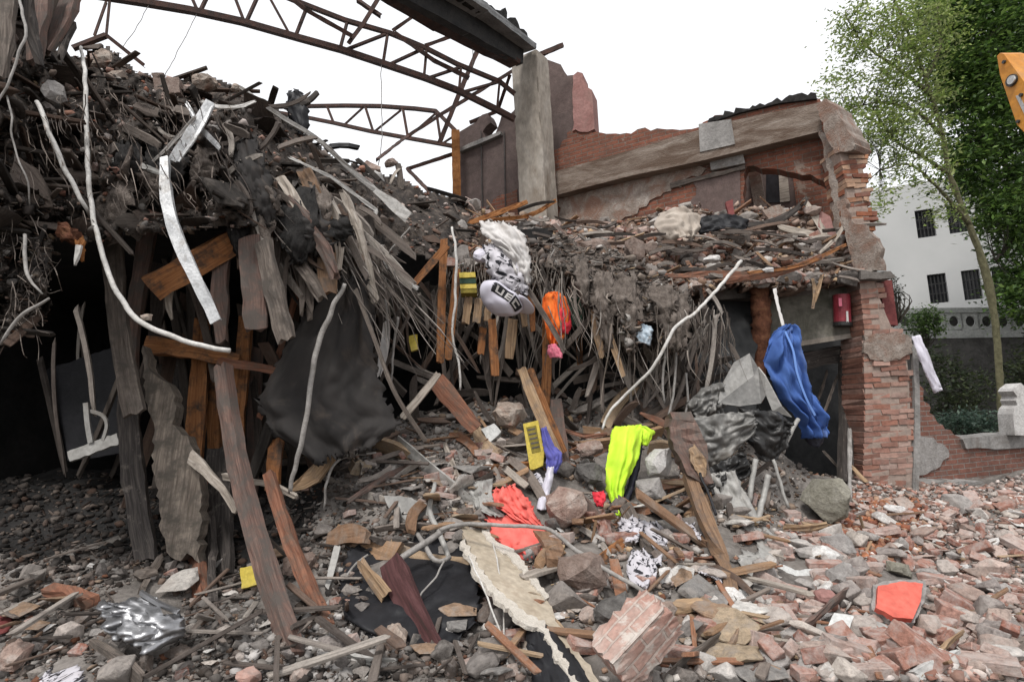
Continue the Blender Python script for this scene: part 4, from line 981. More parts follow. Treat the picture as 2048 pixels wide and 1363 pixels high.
pt, cl = clumps([(1760,110,75,110,17.2,1.2,.9),(1740,255,80,60,17,1,.75),(1830,210,80,110,17.6,1.2,1.0),(1840,60,90,80,17.8,1.3,1.3),(1840,325,80,45,17.2,1,.5),(1890,410,40,40,17.5,1,.15),(1765,400,25,50,16.8,.8,.16),(1705,60,35,70,16.9,.7,.25),(1675,190,35,50,16.8,.6,.18)], 430, 36, .27)
leaves('crown', pt, .135, LIGHT, root, twigs(cl, tp, 300, .018))
DARK = [(.05,.10,.02),(.075,.14,.03),(.035,.065,.018),(.10,.18,.035),(.14,.22,.05),(.04,.07,.022)]
root = empty('tree', P(2120, 860, 22), 'tall dense dark green tree filling the corner behind the orange machine arm', 'tree')
tr2 = [(2130,880,21),(2110,640,21),(2080,420,21),(2040,200,21),(2000,0,21),(1980,-100,21)]
adopt(sweep(catmull(pts_px(tr2), 40), [px2m(x, 21) for x in (40,34,28,20,14,8)], [px2m(x, 21) for x in (40,34,28,20,14,8)], M['bark_dark'], 'trunk', shape='tube', sides=12, smooth=True, jitter=.02), root)
tp = pts_px(tr2)
for l in [[(2075,400,21),(2010,330,20.5),(1950,300,20)],[(2050,250,21),(1990,170,20.4),(1930,120,20)],[(2085,440,21),(2030,480,20.5),(1990,520,20)],[(2020,100,21),(1960,40,20.5),(1900,10,20)]]:
    limb(root, l, (14, 9, 4), M['bark_dark']); tp += list(catmull(pts_px(l), 8))
pt, cl = clumps([(1985,60,115,110,20.5,1.6,1.7),(1985,250,95,110,20.3,1.5,1.5),(2080,150,130,230,21.5,1.8,2.4),(2010,400,70,90,20.4,1.4,1.0),(2070,470,80,130,21,1.4,1.5),(1940,150,50,90,20.2,1.2,.7),(1900,20,70,60,20.2,1.1,.8),(1900,150,45,90,20.4,1.2,.7),(1935,330,40,70,20.4,1.2,.5),(2030,590,40,60,20.6,1,.4)], 1000, 58, .34)
leaves('crown', pt, .21, DARK, root, twigs(cl, tp, 260, .03))
def shrub(label, ell, n, cols, size, base, name='shrub', spread=.22, per=26):
    r = empty(name, P(*base), label, 'shrub', 'shrubs in front of the garden wall' if name == 'shrub' else None)
    pt, cl = clumps(ell, n, per, spread); leaves('foliage', pt, size, cols, r, twigs(cl, [P(*base)], 60, .014))
BUSH = [(.03,.045,.02),(.045,.06,.025),(.06,.075,.03),(.025,.033,.018)]
shrub('small bright green shrub at the left end of the balustrade', [(1850,645,32,30,21.5,.6,1)], 70, [(.07,.12,.03),(.10,.16,.045),(.05,.09,.03)], .14, (1850,700,21.5))
shrub('wide dark shrub below the balustrade behind the pillar', [(1880,770,50,80,20,.8,1),(1930,800,50,70,20,.8,1)], 150, BUSH, .15, (1900,870,20))
shrub('dark shrub right of the pale tree trunk', [(2030,760,50,70,20.6,.8,1),(2080,720,40,90,21,.8,1)], 120, BUSH, .15, (2040,870,20.8))
shrub('low bluish green shrub just above the low brick wall', [(1920,845,50,26,14,.5,1),(1960,850,40,22,14,.5,1)], 80, [(.03,.055,.04),(.05,.08,.055)], .10, (1930,880,14), spread=.14)
shrub('sprig of ivy clinging to the right edge of the pillar head', [(1796,590,9,34,8.1,.15,1),(1782,562,9,12,8.1,.1,.4)], 26, [(.02,.03,.02),(.04,.05,.035),(.1,.1,.08)], .045, (1792,650,8.1), name='climbing_plant', spread=.035, per=12)
# low wall on the right, ragged where it leaves the pillar
PLow = Plane((1830, 930, 9.0), (2048, 920, 9.6))
root = empty('low_brick_wall', PLow.hit(1940, 960), 'low brick wall running right from the pillar with a torn stepped end', 'wall')
adopt(slab_poly('brickwork', [(1826,1010,0),(1826,756),(1842,770),(1850,800),(1866,830),(1884,850),(1908,868),(1935,884,0),(2200,862,0),(2200,1010,0)], PLow, .35, M['brickB'], step=8, amp=4), root)
adopt(slab_poly('coping', [(1925,876),(2200,852,0),(2200,886,0),(1990,898),(1935,896)], PLow.off(.05), .5, M['greywall'], step=14, amp=2), root)
adopt(slab_poly('plaster_patch', [(1836,870),(1858,874),(1884,886),(1900,905),(1882,935),(1838,950,0)], PLow.off(.03), .028, M['greystone'], step=8, amp=4), root)
adopt(slab_poly('footing', [(1838,966),(1900,962),(2000,966),(2200,958,0),(2200,1040,0),(1838,1030,0)], PLow.off(.35), .4, M['greywall'], step=10, amp=4), root)
o = slab_poly('plaster_post', [(2030,870,0),(2026,840),(2034,800),(2028,772),(2044,764),(2056,776),(2070,800),(2070,870,0)], Plane((2030,850,9.3),(2070,850,9.3)), .3, M['whitestone'], step=9, amp=4)
tag(recentre(o), 'ragged whitish plaster stump standing on the low brick wall', 'wall stump')

# the excavator arm that reaches into the corner
PE = Plane((1995, 180, 7.0), (2060, 180, 6.6))
root = empty('excavator_arm', PE.hit(2040, 200), 'orange excavator arm reaching into the top corner', 'excavator')
adopt(slab_poly('arm_plate', [(1994,112,0),(2000,106,0),(2008,108,0),(2016,120,0),(2050,166,0),(2130,300,0),(2110,330,0),(2046,262,0),(2034,250,0),(2022,215,0),(2000,150,0)], PE, .28, M['digger'], step=0), root)
def disc(name, px, py, rpx, off, th, mat, par):
    c = PE.off(off).hit(px, py); r = px2m(rpx, 6.9); Vv = []
    for d in (0, th):
        for k in range(24):
            an = 2*math.pi*k/24; Vv.append(c+PE.u*r*math.cos(an)+np.array([0, 0, 1])*r*math.sin(an)-PE.n*d)
    F = [tuple(range(24))]+[(k, (k+1) % 24, 24+(k+1) % 24, 24+k) for k in range(24)]
    return adopt(mesh_np(name, Vv, F, mat), par)
disc('pivot_collar', 2021, 161, 12, .03, .029, M['diggerdark'], root); disc('pivot_pin', 2021, 160, 8.5, .05, .019, M['diggerpale'], root)
for (x, y) in ((2006, 124), (2034, 243), (2040, 190)): disc('bolt', x, y, 3.5, .025, .024, M['diggerdark'], root)
adopt(slab_poly('worn_stripe', [(2031,192,0),(2038,190,0),(2056,226,0),(2050,232,0)], PE.off(.006), .005, M['diggerpale'], step=4, amp=1.5), root)
adopt(sweep(pts_px([(2018,118,7.3),(2060,128,7.1),(2130,146,6.9)]), .12, .12, M['diggerdark'], 'hydraulic_ram', shape='tube', sides=14, smooth=True), root)
adopt(sweep(pts_px([(2012,112,7.0),(2060,122,6.8),(2130,138,6.6)]), .035, .035, M['diggerpale'], 'hose_pipe', shape='tube', sides=10, smooth=True), root)
# ---------------------------------------------------------------- debris one can point at
def chunk(name, px, py, w, h, label, cat, mat, Y=None, d=.8, rot=0, boxy=.55, rough=.07, n=26, group=None):
    """a broken lump, w x h photo pixels, lying at the place the photo shows"""
    Y = Y if Y is not None else on(px, py+h*.25)-.05
    bm = bmesh.new()
    for _ in range(n):
        v = np.array([random.gauss(0, 1) for _ in range(3)]); v /= np.linalg.norm(v)
        k = boxy*1/np.max(np.abs(v))*.86+(1-boxy); bm.verts.new(v*k*.5*U(.86, 1.04))
    bmesh.ops.convex_hull(bm, input=bm.verts[:]); bmesh.ops.delete(bm, geom=[v for v in bm.verts if not v.link_faces], context='VERTS')
    bmesh.ops.triangulate(bm, faces=bm.faces[:]); bmesh.ops.subdivide_edges(bm, edges=bm.edges[:], cuts=2, use_grid_fill=True); bmesh.ops.triangulate(bm, faces=bm.faces[:])
    cs_ = Y/np.linalg.norm(np.array(P(px, py, Y))-CAM); W_, H_ = px2m(w, Y)*cs_, px2m(h, Y)*cs_; s = U(0, 99)
    for v in bm.verts:
        nz = mnoise.fractal(v.co*3.2+Vector((s, s, s)), 1, 2, 4); v.co *= 1+rough*nz*2
        v.co = Vector((v.co.x*W_, v.co.y*min(W_, H_)*d*1.4, v.co.z*H_))
    uvl = bm.loops.layers.uv.new('uv')
    for f in bm.faces:
        for l in f.loops: l[uvl].uv = (l.vert.co.x+l.vert.co.y, l.vert.co.z)
    bmesh.ops.rotate(bm, verts=bm.verts, cent=(0, 0, 0), matrix=Matrix.Rotation(rot, 3, 'Y'))
    o = from_bm(name, bm, mat); o.location = Vector(P(px, py, Y)); return tag(o, label, cat, group)
def block(name, corners, label, cat, mat, Y=None, th=.12, tilt=.35, step=9, amp=1.5, parent=None, lift=.06):
    """a slab or box whose front face shows the given photo outline, leaning back by tilt"""
    c = np.mean(np.array(corners)[:, :2], axis=0); Y = Y if Y is not None else on(*c)-lift
    y0, y1 = min(q[1] for q in corners), max(q[1] for q in corners)
    dY = tilt*px2m(y1-y0, Y)/2
    pl = TPlane((c[0]-60, y1, Y-dY), (c[0]+60, y1, Y-dY), (c[0], y0, Y+dY))
    o = slab_poly(name, corners, pl, th, mat, step=step, amp=amp, jit=.15)
    if parent is None and label: tag(recentre(o), label, cat)
    elif parent is not None: adopt(o, parent)
    return o
OG = lambda rows, lift=.04: [(x, y, on(x, y)-lift) for x, y in rows]

# --- burnt bank: conduits, profiles, rails
o = tube('white_conduit', [(162,95,4.75),(170,150,4.5),(173,250,4.35),(179,380,4.2),(193,460,4.15),(220,555,4.1),(258,620,4.1),(296,652,4.1),(345,672,4.1),(400,690,4.1),(459,701,4.12)], [9,11,12,12,12,12,12,12,13,12,11], M['white_pipe'], 'long white conduit sweeping down across the dark bank and curling right', 'conduit')
chunk('mortar_lump', 292, 634, 34, 20, 'small pale lump stuck where the white conduit bends', 'lump', M['tanstone'], 4.12)
tube('white_conduit', [(74,205,4.1),(100,268,4.05),(130,335,4.1),(168,412,4.15),(182,432,4.3)], [13,14,14,12,8], M['white_pipe'], 'straight dusty conduit ending against the long curling one', 'conduit')
tube('thin_cable', [(14,195,3.8),(22,240,3.75),(30,300,3.75),(52,350,3.75),(58,408,3.8)], [6,6,5,5,4], M['wire'], 'thin kinked pale cable at the far left edge of the bank', 'cable')
tube('thin_cable', [(34,-10,3.9),(46,30,3.8),(52,68,3.78),(36,112,3.75),(16,165,3.72),(-6,210,3.7)], [8,9,9,8,8,7], M['wire'], 'pale cable curling down the torn wall in the top corner', 'cable')
board('metal_profile', [(420,205,4.7),(380,268,4.62),(345,320,4.6)], [17,20,17], M['zinc'], 'bright folded metal profile leaning down left on the bank', 'metal profile', t=.02, twist=.3, jag=.01, shape='channel')
board('metal_profile', [(426,212,4.68),(392,272,4.58),(356,322,4.55)], [8,9,8], M['zinc'], 'narrow metal strip lying along the bright folded profile', 'metal profile', t=.015, twist=-.2, jag=.01)
board('metal_profile', [(330,316,4.5),(330,372,4.4),(346,450,4.3),(384,540,4.22),(432,642,4.2)], [15,24,24,23,21], M['zinc'], 'long bright metal profile hanging over the dark opening with a cut end', 'metal profile', t=.03, twist=.15, jag=.01, shape='channel')
board('metal_strip', [(408,205,4.75),(440,214,4.7),(475,214,4.75),(505,205,4.85)], [7,9,9,7], M['white_pipe'], 'short sagging white strip at the top of the bank', 'metal strip', t=.01)
board('metal_strip', [(374,208,4.75),(400,252,4.7),(436,292,4.72)], [8,10,11], M['zinc'], 'thin strip crossing behind the bright folded profile', 'metal strip', t=.01)
board('metal_strip', [(386,240,4.62),(340,290,4.6),(298,330,4.62)], [7,8,6], M['wire'], 'dull thin strip running left from the bright profile', 'metal strip', t=.01)
board('metal_strip', [(206,312,4.6),(245,326,4.55),(285,332,4.52),(325,348,4.5)], [10,13,14,9], M['palegrey'], 'curved greyish strip lying across the middle of the bank', 'metal strip', t=.012)
board('rail', [(486,178,5.5),(560,232,5.7),(640,282,6.0),(700,338,6.4),(760,388,6.7)], [8,9,10,11,12], M['white_pipe'], 'long pale rail sloping down the edge of the bank against the sky', 'rail', t=.025, twist=.1)
board('flat_bar', [(752,382,6.6),(785,408,6.65),(815,434,6.7)], [12,25,28], M['white_pipe'], 'broad white flattened bar below the long pale rail', 'bar', t=.03, jag=.03)
board('rail', [(585,318,5.4),(660,352,5.6),(752,420,5.9),(736,478,5.9),(742,508,5.9),(832,574,6.0)], [6,7,8,9,9,9], M['white_pipe'], 'thin white angle bent in a sharp zigzag above the opening', 'rail', t=.02, twist=.2, smooth=False)
tube('wire', [(820,455,6.4),(790,490,6.3),(765,522,6.3)], 3, M['wire'], 'fine straight wire beside the zigzag white angle', 'wire')
# --- top of the bank
chunk('rounded_stone', 108, 186, 62, 78, 'rounded grey stone lodged high in the bank beside the long conduit', 'stone', M['greystone'], 4.25, boxy=.2, rough=.04)
chunk('plaster_lump', 212, 128, 74, 92, 'pink and tan plaster lump standing on top of the bank', 'lump', M['tanstone'], 5.45, rough=.12)
chunk('plaster_lump', 190, 120, 40, 50, 'small pinkish lump left of the tallest lump on the bank', 'lump', M['mortarblock'], 5.4, rough=.1)
chunk('plaster_lump', 236, 158, 60, 50, 'orange tinted lump under the tallest lump on the bank', 'lump', M['tanstone'], 5.3, rough=.12)
block('dark_tile', [(305,155),(358,154),(360,186),(308,186)], 'dark rectangular tile standing on the bank between brick lumps', 'tile', M['brownstone'], 5.35, th=.09)
chunk('brick', 291, 178, 30, 26, 'orange brick end beside the dark tile on the bank', 'brick', M['p_brick'], 5.3, boxy=.9)
chunk('brick', 318, 152, 44, 18, 'brown brick lying above the dark tile', 'brick', M['brownstone'], 5.5, boxy=.9)
chunk('plaster_lump', 408, 164, 76, 50, 'broad tan lump on the crest of the bank', 'lump', M['tanstone'], 5.5, rough=.12)
chunk('plaster_lump', 376, 178, 36, 26, 'small reddish lump left of the broad tan lump', 'lump', M['mortarblock'], 5.4)
chunk('plaster_lump', 470, 176, 28, 24, 'little pale lump at the head of the long pale rail', 'lump', M['tanstone'], 5.5)
root = empty('black_rag', P(612, 240, 6.3), 'black rag caught on a stick at the edge of the bank against the sky', 'rag')
adopt(loft('cloth', [(578,188,604,186,6.3),(574,205,616,204,6.3),(574,222,618,214,6.3),(590,250,622,246,6.3),(600,272,614,270,6.3)], M['black'], nu=14, nv=18, fold=.01, edge=.03, crumple=.03), root)
adopt(sweep(catmull(pts_px([(570,216,6.28),(600,210,6.26),(622,198,6.26),(634,186,6.28)]), 10), [.03,.05,.06,.05], .04, M['w_char'], 'stick', shape='board', jag=.02), root)
board('black_pipe', [(652,300,7.2),(660,294,7.15),(690,291,7.15),(714,295,7.2)], 9, M['black'], 'short black pipe showing above the bank edge', 'pipe', t=.05)
chunk('brick_lump', 735, 340, 66, 44, 'pink brick lump on the far crest beyond the long pale rail', 'lump', M['mortarblock'], 7.6)
chunk('brick_lump', 720, 372, 70, 44, 'red brick lump under the long pale rail', 'lump', M['p_brick'], 7.1)
chunk('plaster_lump', 752, 360, 40, 40, 'cream plaster lump on the far crest', 'lump', M['whitestone'], 7.5)
chunk('brick_lump', 782, 326, 36, 24, 'brown slab fragment balanced on the far crest', 'lump', M['brownstone'], 7.8)
board('wood_post', [(796,330,7.8),(800,352,7.8),(802,378,7.8)], 13, M['w_grey'], 'stubby grey post behind the far crest', 'post')
board('wood_post', [(780,368,7.7),(790,346,7.75),(800,336,7.8)], 6, M['w_pale'], 'pale splinter leaning on the stubby grey post', 'splinter')
# far-left torn wall
for i, (rows, w, mt, lab) in enumerate([
    ([(150,-30,4.6),(128,40,4.5),(98,95,4.4)], [52,48,26], 'w_pink', 'torn pinkish board hanging at the top corner'),
    ([(90,-30,4.4),(80,40,4.35),(70,110,4.3)], [46,40,26], 'w_pink', 'brownish split board in the top corner'),
    ([(20,-30,4.0),(14,60,3.95),(6,140,3.9)], [30,28,18], 'w_grey', 'grey split board at the extreme top left'),
    ([(58,-30,4.1),(60,50,4.1),(78,120,4.1)], [20,22,14], 'w_char', 'charred board between the split boards in the top corner'),
    ([(140,60,4.5),(125,90,4.45),(120,112,4.4)], [16,14,8], 'w_char', 'dark splinter below the torn pinkish board')]):
    board('torn_board', rows, w, M[mt], lab, 'board', t=.05, jag=.09, jitter=.006)
# --- root-like wiring on the left edge
def tangle(name, cx, cy, rx, ry, Y, n, w, mat, label):
    Vv, F = [], []
    for _ in range(n):
        a = (cx+U(-rx, rx), cy+U(-ry, ry)); an = U(-2.6, -.2) if random.random() < .5 else U(.2, 2.6)
        pts = [P(a[0]+math.cos(an)*t*rx*U(.5, 1)+U(-6, 6), a[1]+math.sin(an)*t*ry*U(.4, .9)+U(-6, 6), Y+U(-.15, .15)) for t in (0, .35, .7, 1)]
        path = catmull(pts, 10); b = len(Vv); r = px2m(w, Y)*U(.5, 1.2)/2
        for i, q in enumerate(path):
            for k in range(4): Vv.append(q+r*(1-.5*i/9)*np.array([math.cos(k*1.57), .6*math.sin(k*1.57), math.sin(k*1.57)]))
        for i in range(9):
            for k in range(4): F.append((b+i*4+k, b+i*4+(k+1) % 4, b+i*4+4+(k+1) % 4, b+i*4+4+k))
    return tag(mesh_np(name, Vv, F, mat), label, None, kind='stuff')
tangle('tangled_fibres', 50, 570, 50, 100, 3.75, 46, 2.6, M['fibre'], 'tangle of pale roots and wires on the left edge')
tube('bent_root', [(48,470,3.7),(50,520,3.65),(62,560,3.6),(88,590,3.6)], [9,10,9,5], M['wire'], 'thick pale root bent over at the left edge of the bank', 'root')
tube('bent_root', [(0,690,3.6),(34,640,3.6),(70,612,3.6),(100,598,3.6)], [7,9,10,6], M['wire'], 'thick pale root reaching in low from the left edge', 'root')
chunk('rust_lump', 134, 468, 54, 56, 'rusty brown clot hanging from the underside of the bank', 'clot', M['rustdark'], 4.1, rough=.3, boxy=.2)
chunk('rust_lump', 162, 496, 28, 70, 'narrow orange rusty clot hanging beside the brown one', 'clot', M['rust'], 4.1, rough=.3, boxy=.2)
board('bone_white_spike', [(158,490,4.05),(155,510,4.05),(150,530,4.05)], [12,9,2], M['white_pipe'], 'white pointed splinter under the orange rusty clot', 'splinter', t=.02, jag=0)

# --- inside the dark cellar, left
Yc = 5.0
rowsL = [
 ([(222,430,4.9),(232,600,4.85),(248,720,4.8),(268,822,4.75)], [36,38,40,42], 'w_grey', 'long tan board hanging in the dark opening under the conduit'),
 ([(300,440,5.2),(284,540,5.2),(264,660,5.2),(262,780,5.2)], [34,32,28,26], 'w_pink', 'narrower board slanting behind the long tan one'),
 ([(258,800,5.1),(262,900,5.0),(274,1000,4.9),(294,1120,4.75)], [40,42,42,38], 'w_char', 'dark board standing on the ash under the long tan one'),
 ([(442,520,4.9),(440,600,4.9),(444,680,4.9)], [36,34,20], 'w_pink', 'grey pointed board hanging just right of the hanging profile'),
 ([(500,480,4.75),(506,560,4.7),(512,655,4.7)], [40,46,44], 'w_pink', 'thick pinkish grey beam stub hanging by the orange plank'),
 ([(528,490,4.7),(545,570,4.65),(572,676,4.62)], [34,38,36], 'w_grey', 'splintered grey beam stub leaning right beside the pinkish one'),
 ([(405,640,5.6),(395,800,5.6),(384,1000,5.5)], [30,32,30], 'w_orange', 'orange stud at the left of the cellar frame'),
 ([(428,700,5.8),(428,820,5.8),(432,960,5.7)], [24,26,24], 'w_orange', 'thin orange stud behind the cellar frame'),
 ([(352,720,5.9),(352,840,5.9),(350,960,5.9)], [20,24,24], 'w_char', 'dark stud left of the orange studs'),
 ([(492,640,5.7),(480,780,5.6),(466,930,5.5)], [26,28,28], 'w_orange', 'orange stud leaning left under the pinkish beam stub'),
 ([(515,700,5.9),(508,840,5.9),(500,1010,5.8)], [22,24,26], 'w_pink', 'dull stud at the right of the cellar frame'),
 ([(553,885,5.4),(548,925,5.3),(546,975,5.2)], [28,28,26], 'w_orange', 'short bright orange stud below the dark tarpaulin'),
 ([(296,690,5.4),(380,700,5.4),(474,722,5.4)], [34,36,30], 'w_orange', 'dim orange rail lying across the top of the cellar frame'),
 ([(446,722,5.3),(505,732,5.3),(566,742,5.3)], [18,18,16], 'w_red', 'thin reddish rail right of the dim orange one'),
 ([(395,960,5.3),(392,1080,5.1),(400,1200,4.7)], [34,34,28], 'w_red', 'reddish dark stud standing in the ash'),
 ([(440,900,5.5),(440,1020,5.3),(444,1150,5.0)], [50,48,42], 'w_char', 'wide dark plank standing behind the long diagonal beam'),
 ([(412,1040,5.1),(420,1120,4.9),(426,1210,4.7)], [36,36,26], 'w_char', 'charred plank foot right of the pale torn plank'),
 ([(600,560,5.6),(560,700,5.6),(520,830,5.6)], [14,12,10], 'w_red', 'thin red edge strip along the left of the tarpaulin'),
]
for rows, w, mt, lab in rowsL: board('cellar_board', rows, w, M[mt], lab, 'board', jag=.04, jitter=.004, t=.06)
board('orange_plank', [(305,574,4.75),(420,510,4.85),(538,440,4.95)], [50,50,44], M['w_orange'], 'thick orange brown plank slanting up right under the bank', 'plank', t=.16, twist=-.5, jag=.02)
board('diagonal_beam', [(446,735,4.95),(462,850,4.8),(490,990,4.5),(540,1160,4.1),(590,1312,3.75)], [28,32,36,38,36], M['w_pink'], 'long pinkish beam leaning from the cellar down to the ash in front', 'beam', t=.1, jag=.03)
board('diagonal_beam', [(538,950,4.9),(572,1060,4.6),(612,1160,4.35),(652,1250,4.1)], [20,25,27,22], M['w_red'], 'rust brown thin beam leaning right of the long pinkish one', 'beam', t=.07, jag=.03)
PT = TPlane((300, 1110, 4.75), (400, 1110, 4.75), (340, 700, 5.0))
o = slab_poly('torn_plank', [(284,690),(302,738),(322,760),(346,778),(352,812),(346,846),(372,872),(388,905),(400,960),(402,1040),(396,1080),(398,1128),(376,1108),(362,1118),(340,1112),(322,1060),(316,990),(304,930),(308,860),(292,800),(286,740)], PT, .12, M['w_up'], step=9, amp=4)
tag(recentre(o), 'wide grey plank with torn outline standing upright in the cellar mouth', 'plank')
board('bark_strip', [(384,915,4.8),(420,950,4.7),(450,985,4.65),(470,1020,4.6)], [26,20,14,8], M['w_pale'], 'forked pale strip pointing right from the torn plank', 'strip', t=.03, jag=.04)
board('pale_strip', [(452,952,5.0),(500,962,4.95),(545,968,4.9),(588,990,4.85)], [12,13,13,10], M['w_pale'], 'short pale strip crossing in front of the cellar studs', 'strip', t=.03)
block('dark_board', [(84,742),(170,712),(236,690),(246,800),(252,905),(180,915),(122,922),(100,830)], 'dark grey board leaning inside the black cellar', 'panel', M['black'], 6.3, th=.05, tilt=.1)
root = empty('white_bracket', P(185, 895, 5.6), 'white bent bracket plate lying against the dark board', 'bracket')
block('plate', [(134,902),(232,866),(240,886),(140,922)], None, None, M['palegrey'], 5.6, th=.04, tilt=.2, parent=root)
adopt(sweep(catmull(pts_px([(172,805,5.6),(176,850,5.6),(182,885,5.6)]), 10), .05, .02, M['palegrey'], 'arm'), root)
adopt(sweep(catmull(pts_px([(176,820,5.62),(205,830,5.62),(214,850,5.62),(206,880,5.62)]), 12), .03, .02, M['palegrey'], 'arm'), root)
board('hanging_scrap', [(338,586,4.9),(338,610,4.9),(342,634,4.9)], [18,14,4], M['w_pale'], 'small pale scrap dangling in the dark beneath the orange plank', 'scrap', t=.02, jag=.03)
for rows, w, mt, lab in [
 ([(612,352,5.2),(640,420,5.1),(652,500,5.05),(656,582,5.02)], [30,38,42,38], 'w_brown', 'broad tan brown beam end hanging at the middle of the bank edge'),
 ([(566,362,5.0),(588,400,4.95),(612,440,4.92)], [18,26,22], 'w_pale', 'pale splintered board jutting at the bank edge'),
 ([(580,400,4.95),(620,450,4.9),(652,505,4.9),(668,545,4.9)], [16,24,24,18], 'w_pink', 'dull slanting board left of the broad tan beam end'),
 ([(690,392,5.5),(716,460,5.4),(738,540,5.4),(748,596,5.4)], [12,15,14,10], 'w_pale', 'long thin pale lath right of the broad tan beam end'),
 ([(640,380,5.2),(668,420,5.15),(676,480,5.1),(672,530,5.1)], [14,20,18,14], 'w_pale', 'light grey board close behind the broad tan beam end'),
 ([(596,520,5.0),(622,560,4.95),(640,590,4.95)], [22,24,16], 'w_grey', 'short grey board below the dull slanting one')]:
    board('hanging_beam', rows, w, M[mt], lab, 'beam', t=.07, jag=.07, jitter=.008)
root = empty('dark_tarpaulin', P(650, 900, 5.3), 'dark grey tarpaulin draped from the bank down to the ash', 'tarpaulin')
adopt(loft('sheet', [(655,560,735,560,5.25,5.4),(610,620,748,640,5.25,5.45),(560,720,752,720,5.2,5.45),(515,800,768,790,5.15,5.4),(540,860,800,850,5.1,5.35),(628,925,745,895,5.1,5.3)], M['greycloth'], nu=60, nv=60, fold=.028, folds=2.7, bulge=.02, crumple=.045, edge=.045), root)
adopt(sweep(catmull(pts_px([(712,580,5.2),(750,680,5.2),(790,785,5.2),(850,880,5.3)]), 20), px2m(8, 5.2), .02, M['w_grey'], 'hem_batten', jag=.02), root)
tube('leaning_pole', [(690,568,5.0),(650,650,4.95),(630,720,4.9),(610,850,4.85),(592,930,4.85),(580,985,4.85)], [9,12,12,11,11,9], M['wire'], 'pale grey pole leaning across the dark tarpaulin', 'pole')
tube('hanging_cable', [(744,470,6.0),(748,540,5.95),(768,590,5.9),(776,660,5.9),(770,720,5.9),(752,752,5.9)], [6,6,7,8,8,5], M['wire'], 'pale cable hanging right of the dark tarpaulin', 'cable')
tube('hanging_cable', [(796,634,6.4),(788,690,6.4),(782,770,6.3)], [6,5,4], M['wire'], 'short straight cable end by the tarpaulin corner', 'cable')
board('cloth_scrap', [(770,650,5.85),(768,700,5.85),(758,745,5.85)], [6,22,10], M['whitecloth'], 'grey white scrap hanging on the pale cable', 'scrap', t=.01)
# --- hanging wood in the middle opening
mid = [
 ([(888,480,6.6),(884,580,6.6),(880,722,6.6)], [15,17,16], 'w_orange', 'long orange lath hanging left of the two'),
 ([(914,540,6.5),(906,620,6.5),(896,716,6.5)], [15,16,15], 'w_orange', 'long orange lath hanging beside the pale cord'),
 ([(892,492,6.4),(862,528,6.4),(826,570,6.4)], [15,15,13], 'w_orange', 'orange lath slanting down left above the concrete beam'),
 ([(938,596,6.5),(931,644,6.5)], [18,17], 'w_tan', 'short lath stub left of the cap'),
 ([(958,600,6.5),(953,642,6.5)], [17,16], 'w_tan', 'second short lath stub left of the cap'),
 ([(976,615,6.55),(974,640,6.55)], [15,14], 'w_tan', 'lath stub half hidden by the cap'),
 ([(966,656,6.6),(961,706,6.6)], [15,15], 'w_orange', 'lath stub hanging below the left of the cap'),
 ([(984,640,6.55),(990,748,6.55)], [17,18], 'w_orange', 'straight orange lath hanging below the cap'),
 ([(1026,640,6.6),(1022,680,6.6),(1018,714,6.6)], [20,22,17], 'w_tan', 'split tan lath below the right of the cap'),
 ([(1044,600,6.5),(1050,650,6.5)], [15,13], 'w_tan', 'lath stub right of the cap'),
 ([(1062,590,6.5),(1066,660,6.5)], [14,11], 'w_orange', 'narrow lath next to the orange garment'),
 ([(1090,610,6.7),(1094,720,6.7),(1090,830,6.7)], [14,18,20], 'w_orange', 'tall lath standing behind the orange garment'),
 ([(1158,660,7.2),(1160,730,7.2)], [12,11], 'w_orange', 'dim lath in the shade right of the orange garment'),
 ([(1190,620,6.5),(1200,680,6.5),(1204,714,6.5)], [18,26,8], 'w_tan', 'pointed tan sliver hanging in front of the fibre mat'),
 ([(1216,660,6.4),(1232,710,6.4),(1246,750,6.4)], [12,14,10], 'w_tan', 'pale sliver hanging lower in front of the fibre mat'),
 ([(1000,500,6.2),(1050,570,6.1),(1110,665,6.05),(1128,700,6.05)], [8,10,10,8], 'w_grey', 'thin dark batten crossing over the white bundle and orange garment'),
 ([(1044,738,6.3),(1072,810,6.2),(1114,905,6.1)], [20,22,20], 'w_tan', 'tan plank leaning behind the yellow sign'),
 ([(1062,740,6.35),(1092,815,6.25),(1128,900,6.15)], [12,12,12], 'w_orange', 'second plank leaning close to the tan one'),
 ([(876,748,5.9),(838,796,5.85),(806,834,5.85)], [12,16,15], 'w_pale', 'bare white stick slanting above the heap'),
 ([(872,760,6.3),(905,800,6.2),(950,856,6.15)], [34,40,28], 'w_red', 'splintered reddish plank sloping onto the heap'),
 ([(1112,800,6.6),(1118,860,6.5),(1130,950,6.3)], [24,28,26], 'w_pink', 'dull upright board right of the yellow sign'),
]
for rows, w, mt, lab in mid: board('lath', rows, w, M[mt], lab, 'lath', jag=.025, t=.03, jitter=.002)
tube('hanging_string', [(904,455,6.35),(912,510,6.3),(911,590,6.3),(906,670,6.3),(918,730,6.3),(920,780,6.3)], [5,6,6,5,5,4], M['white_pipe'], 'pale cord hanging along the orange lath', 'cord')
chunk('dusty_ball', 841, 500, 26, 22, 'small pale round lump in the shade under the slab edge', 'lump', M['greystone'], 6.9, boxy=0)
block('yellow_scrap', [(818,672),(834,668),(837,698),(822,702)], 'pale yellow scrap in the dark right of the cables', 'scrap', M['yellow'], 6.9, th=.03)
root = empty('card_stack', P(935, 585, 6.5), 'small stack of yellow and green cards stuck beside the cap', 'cards')
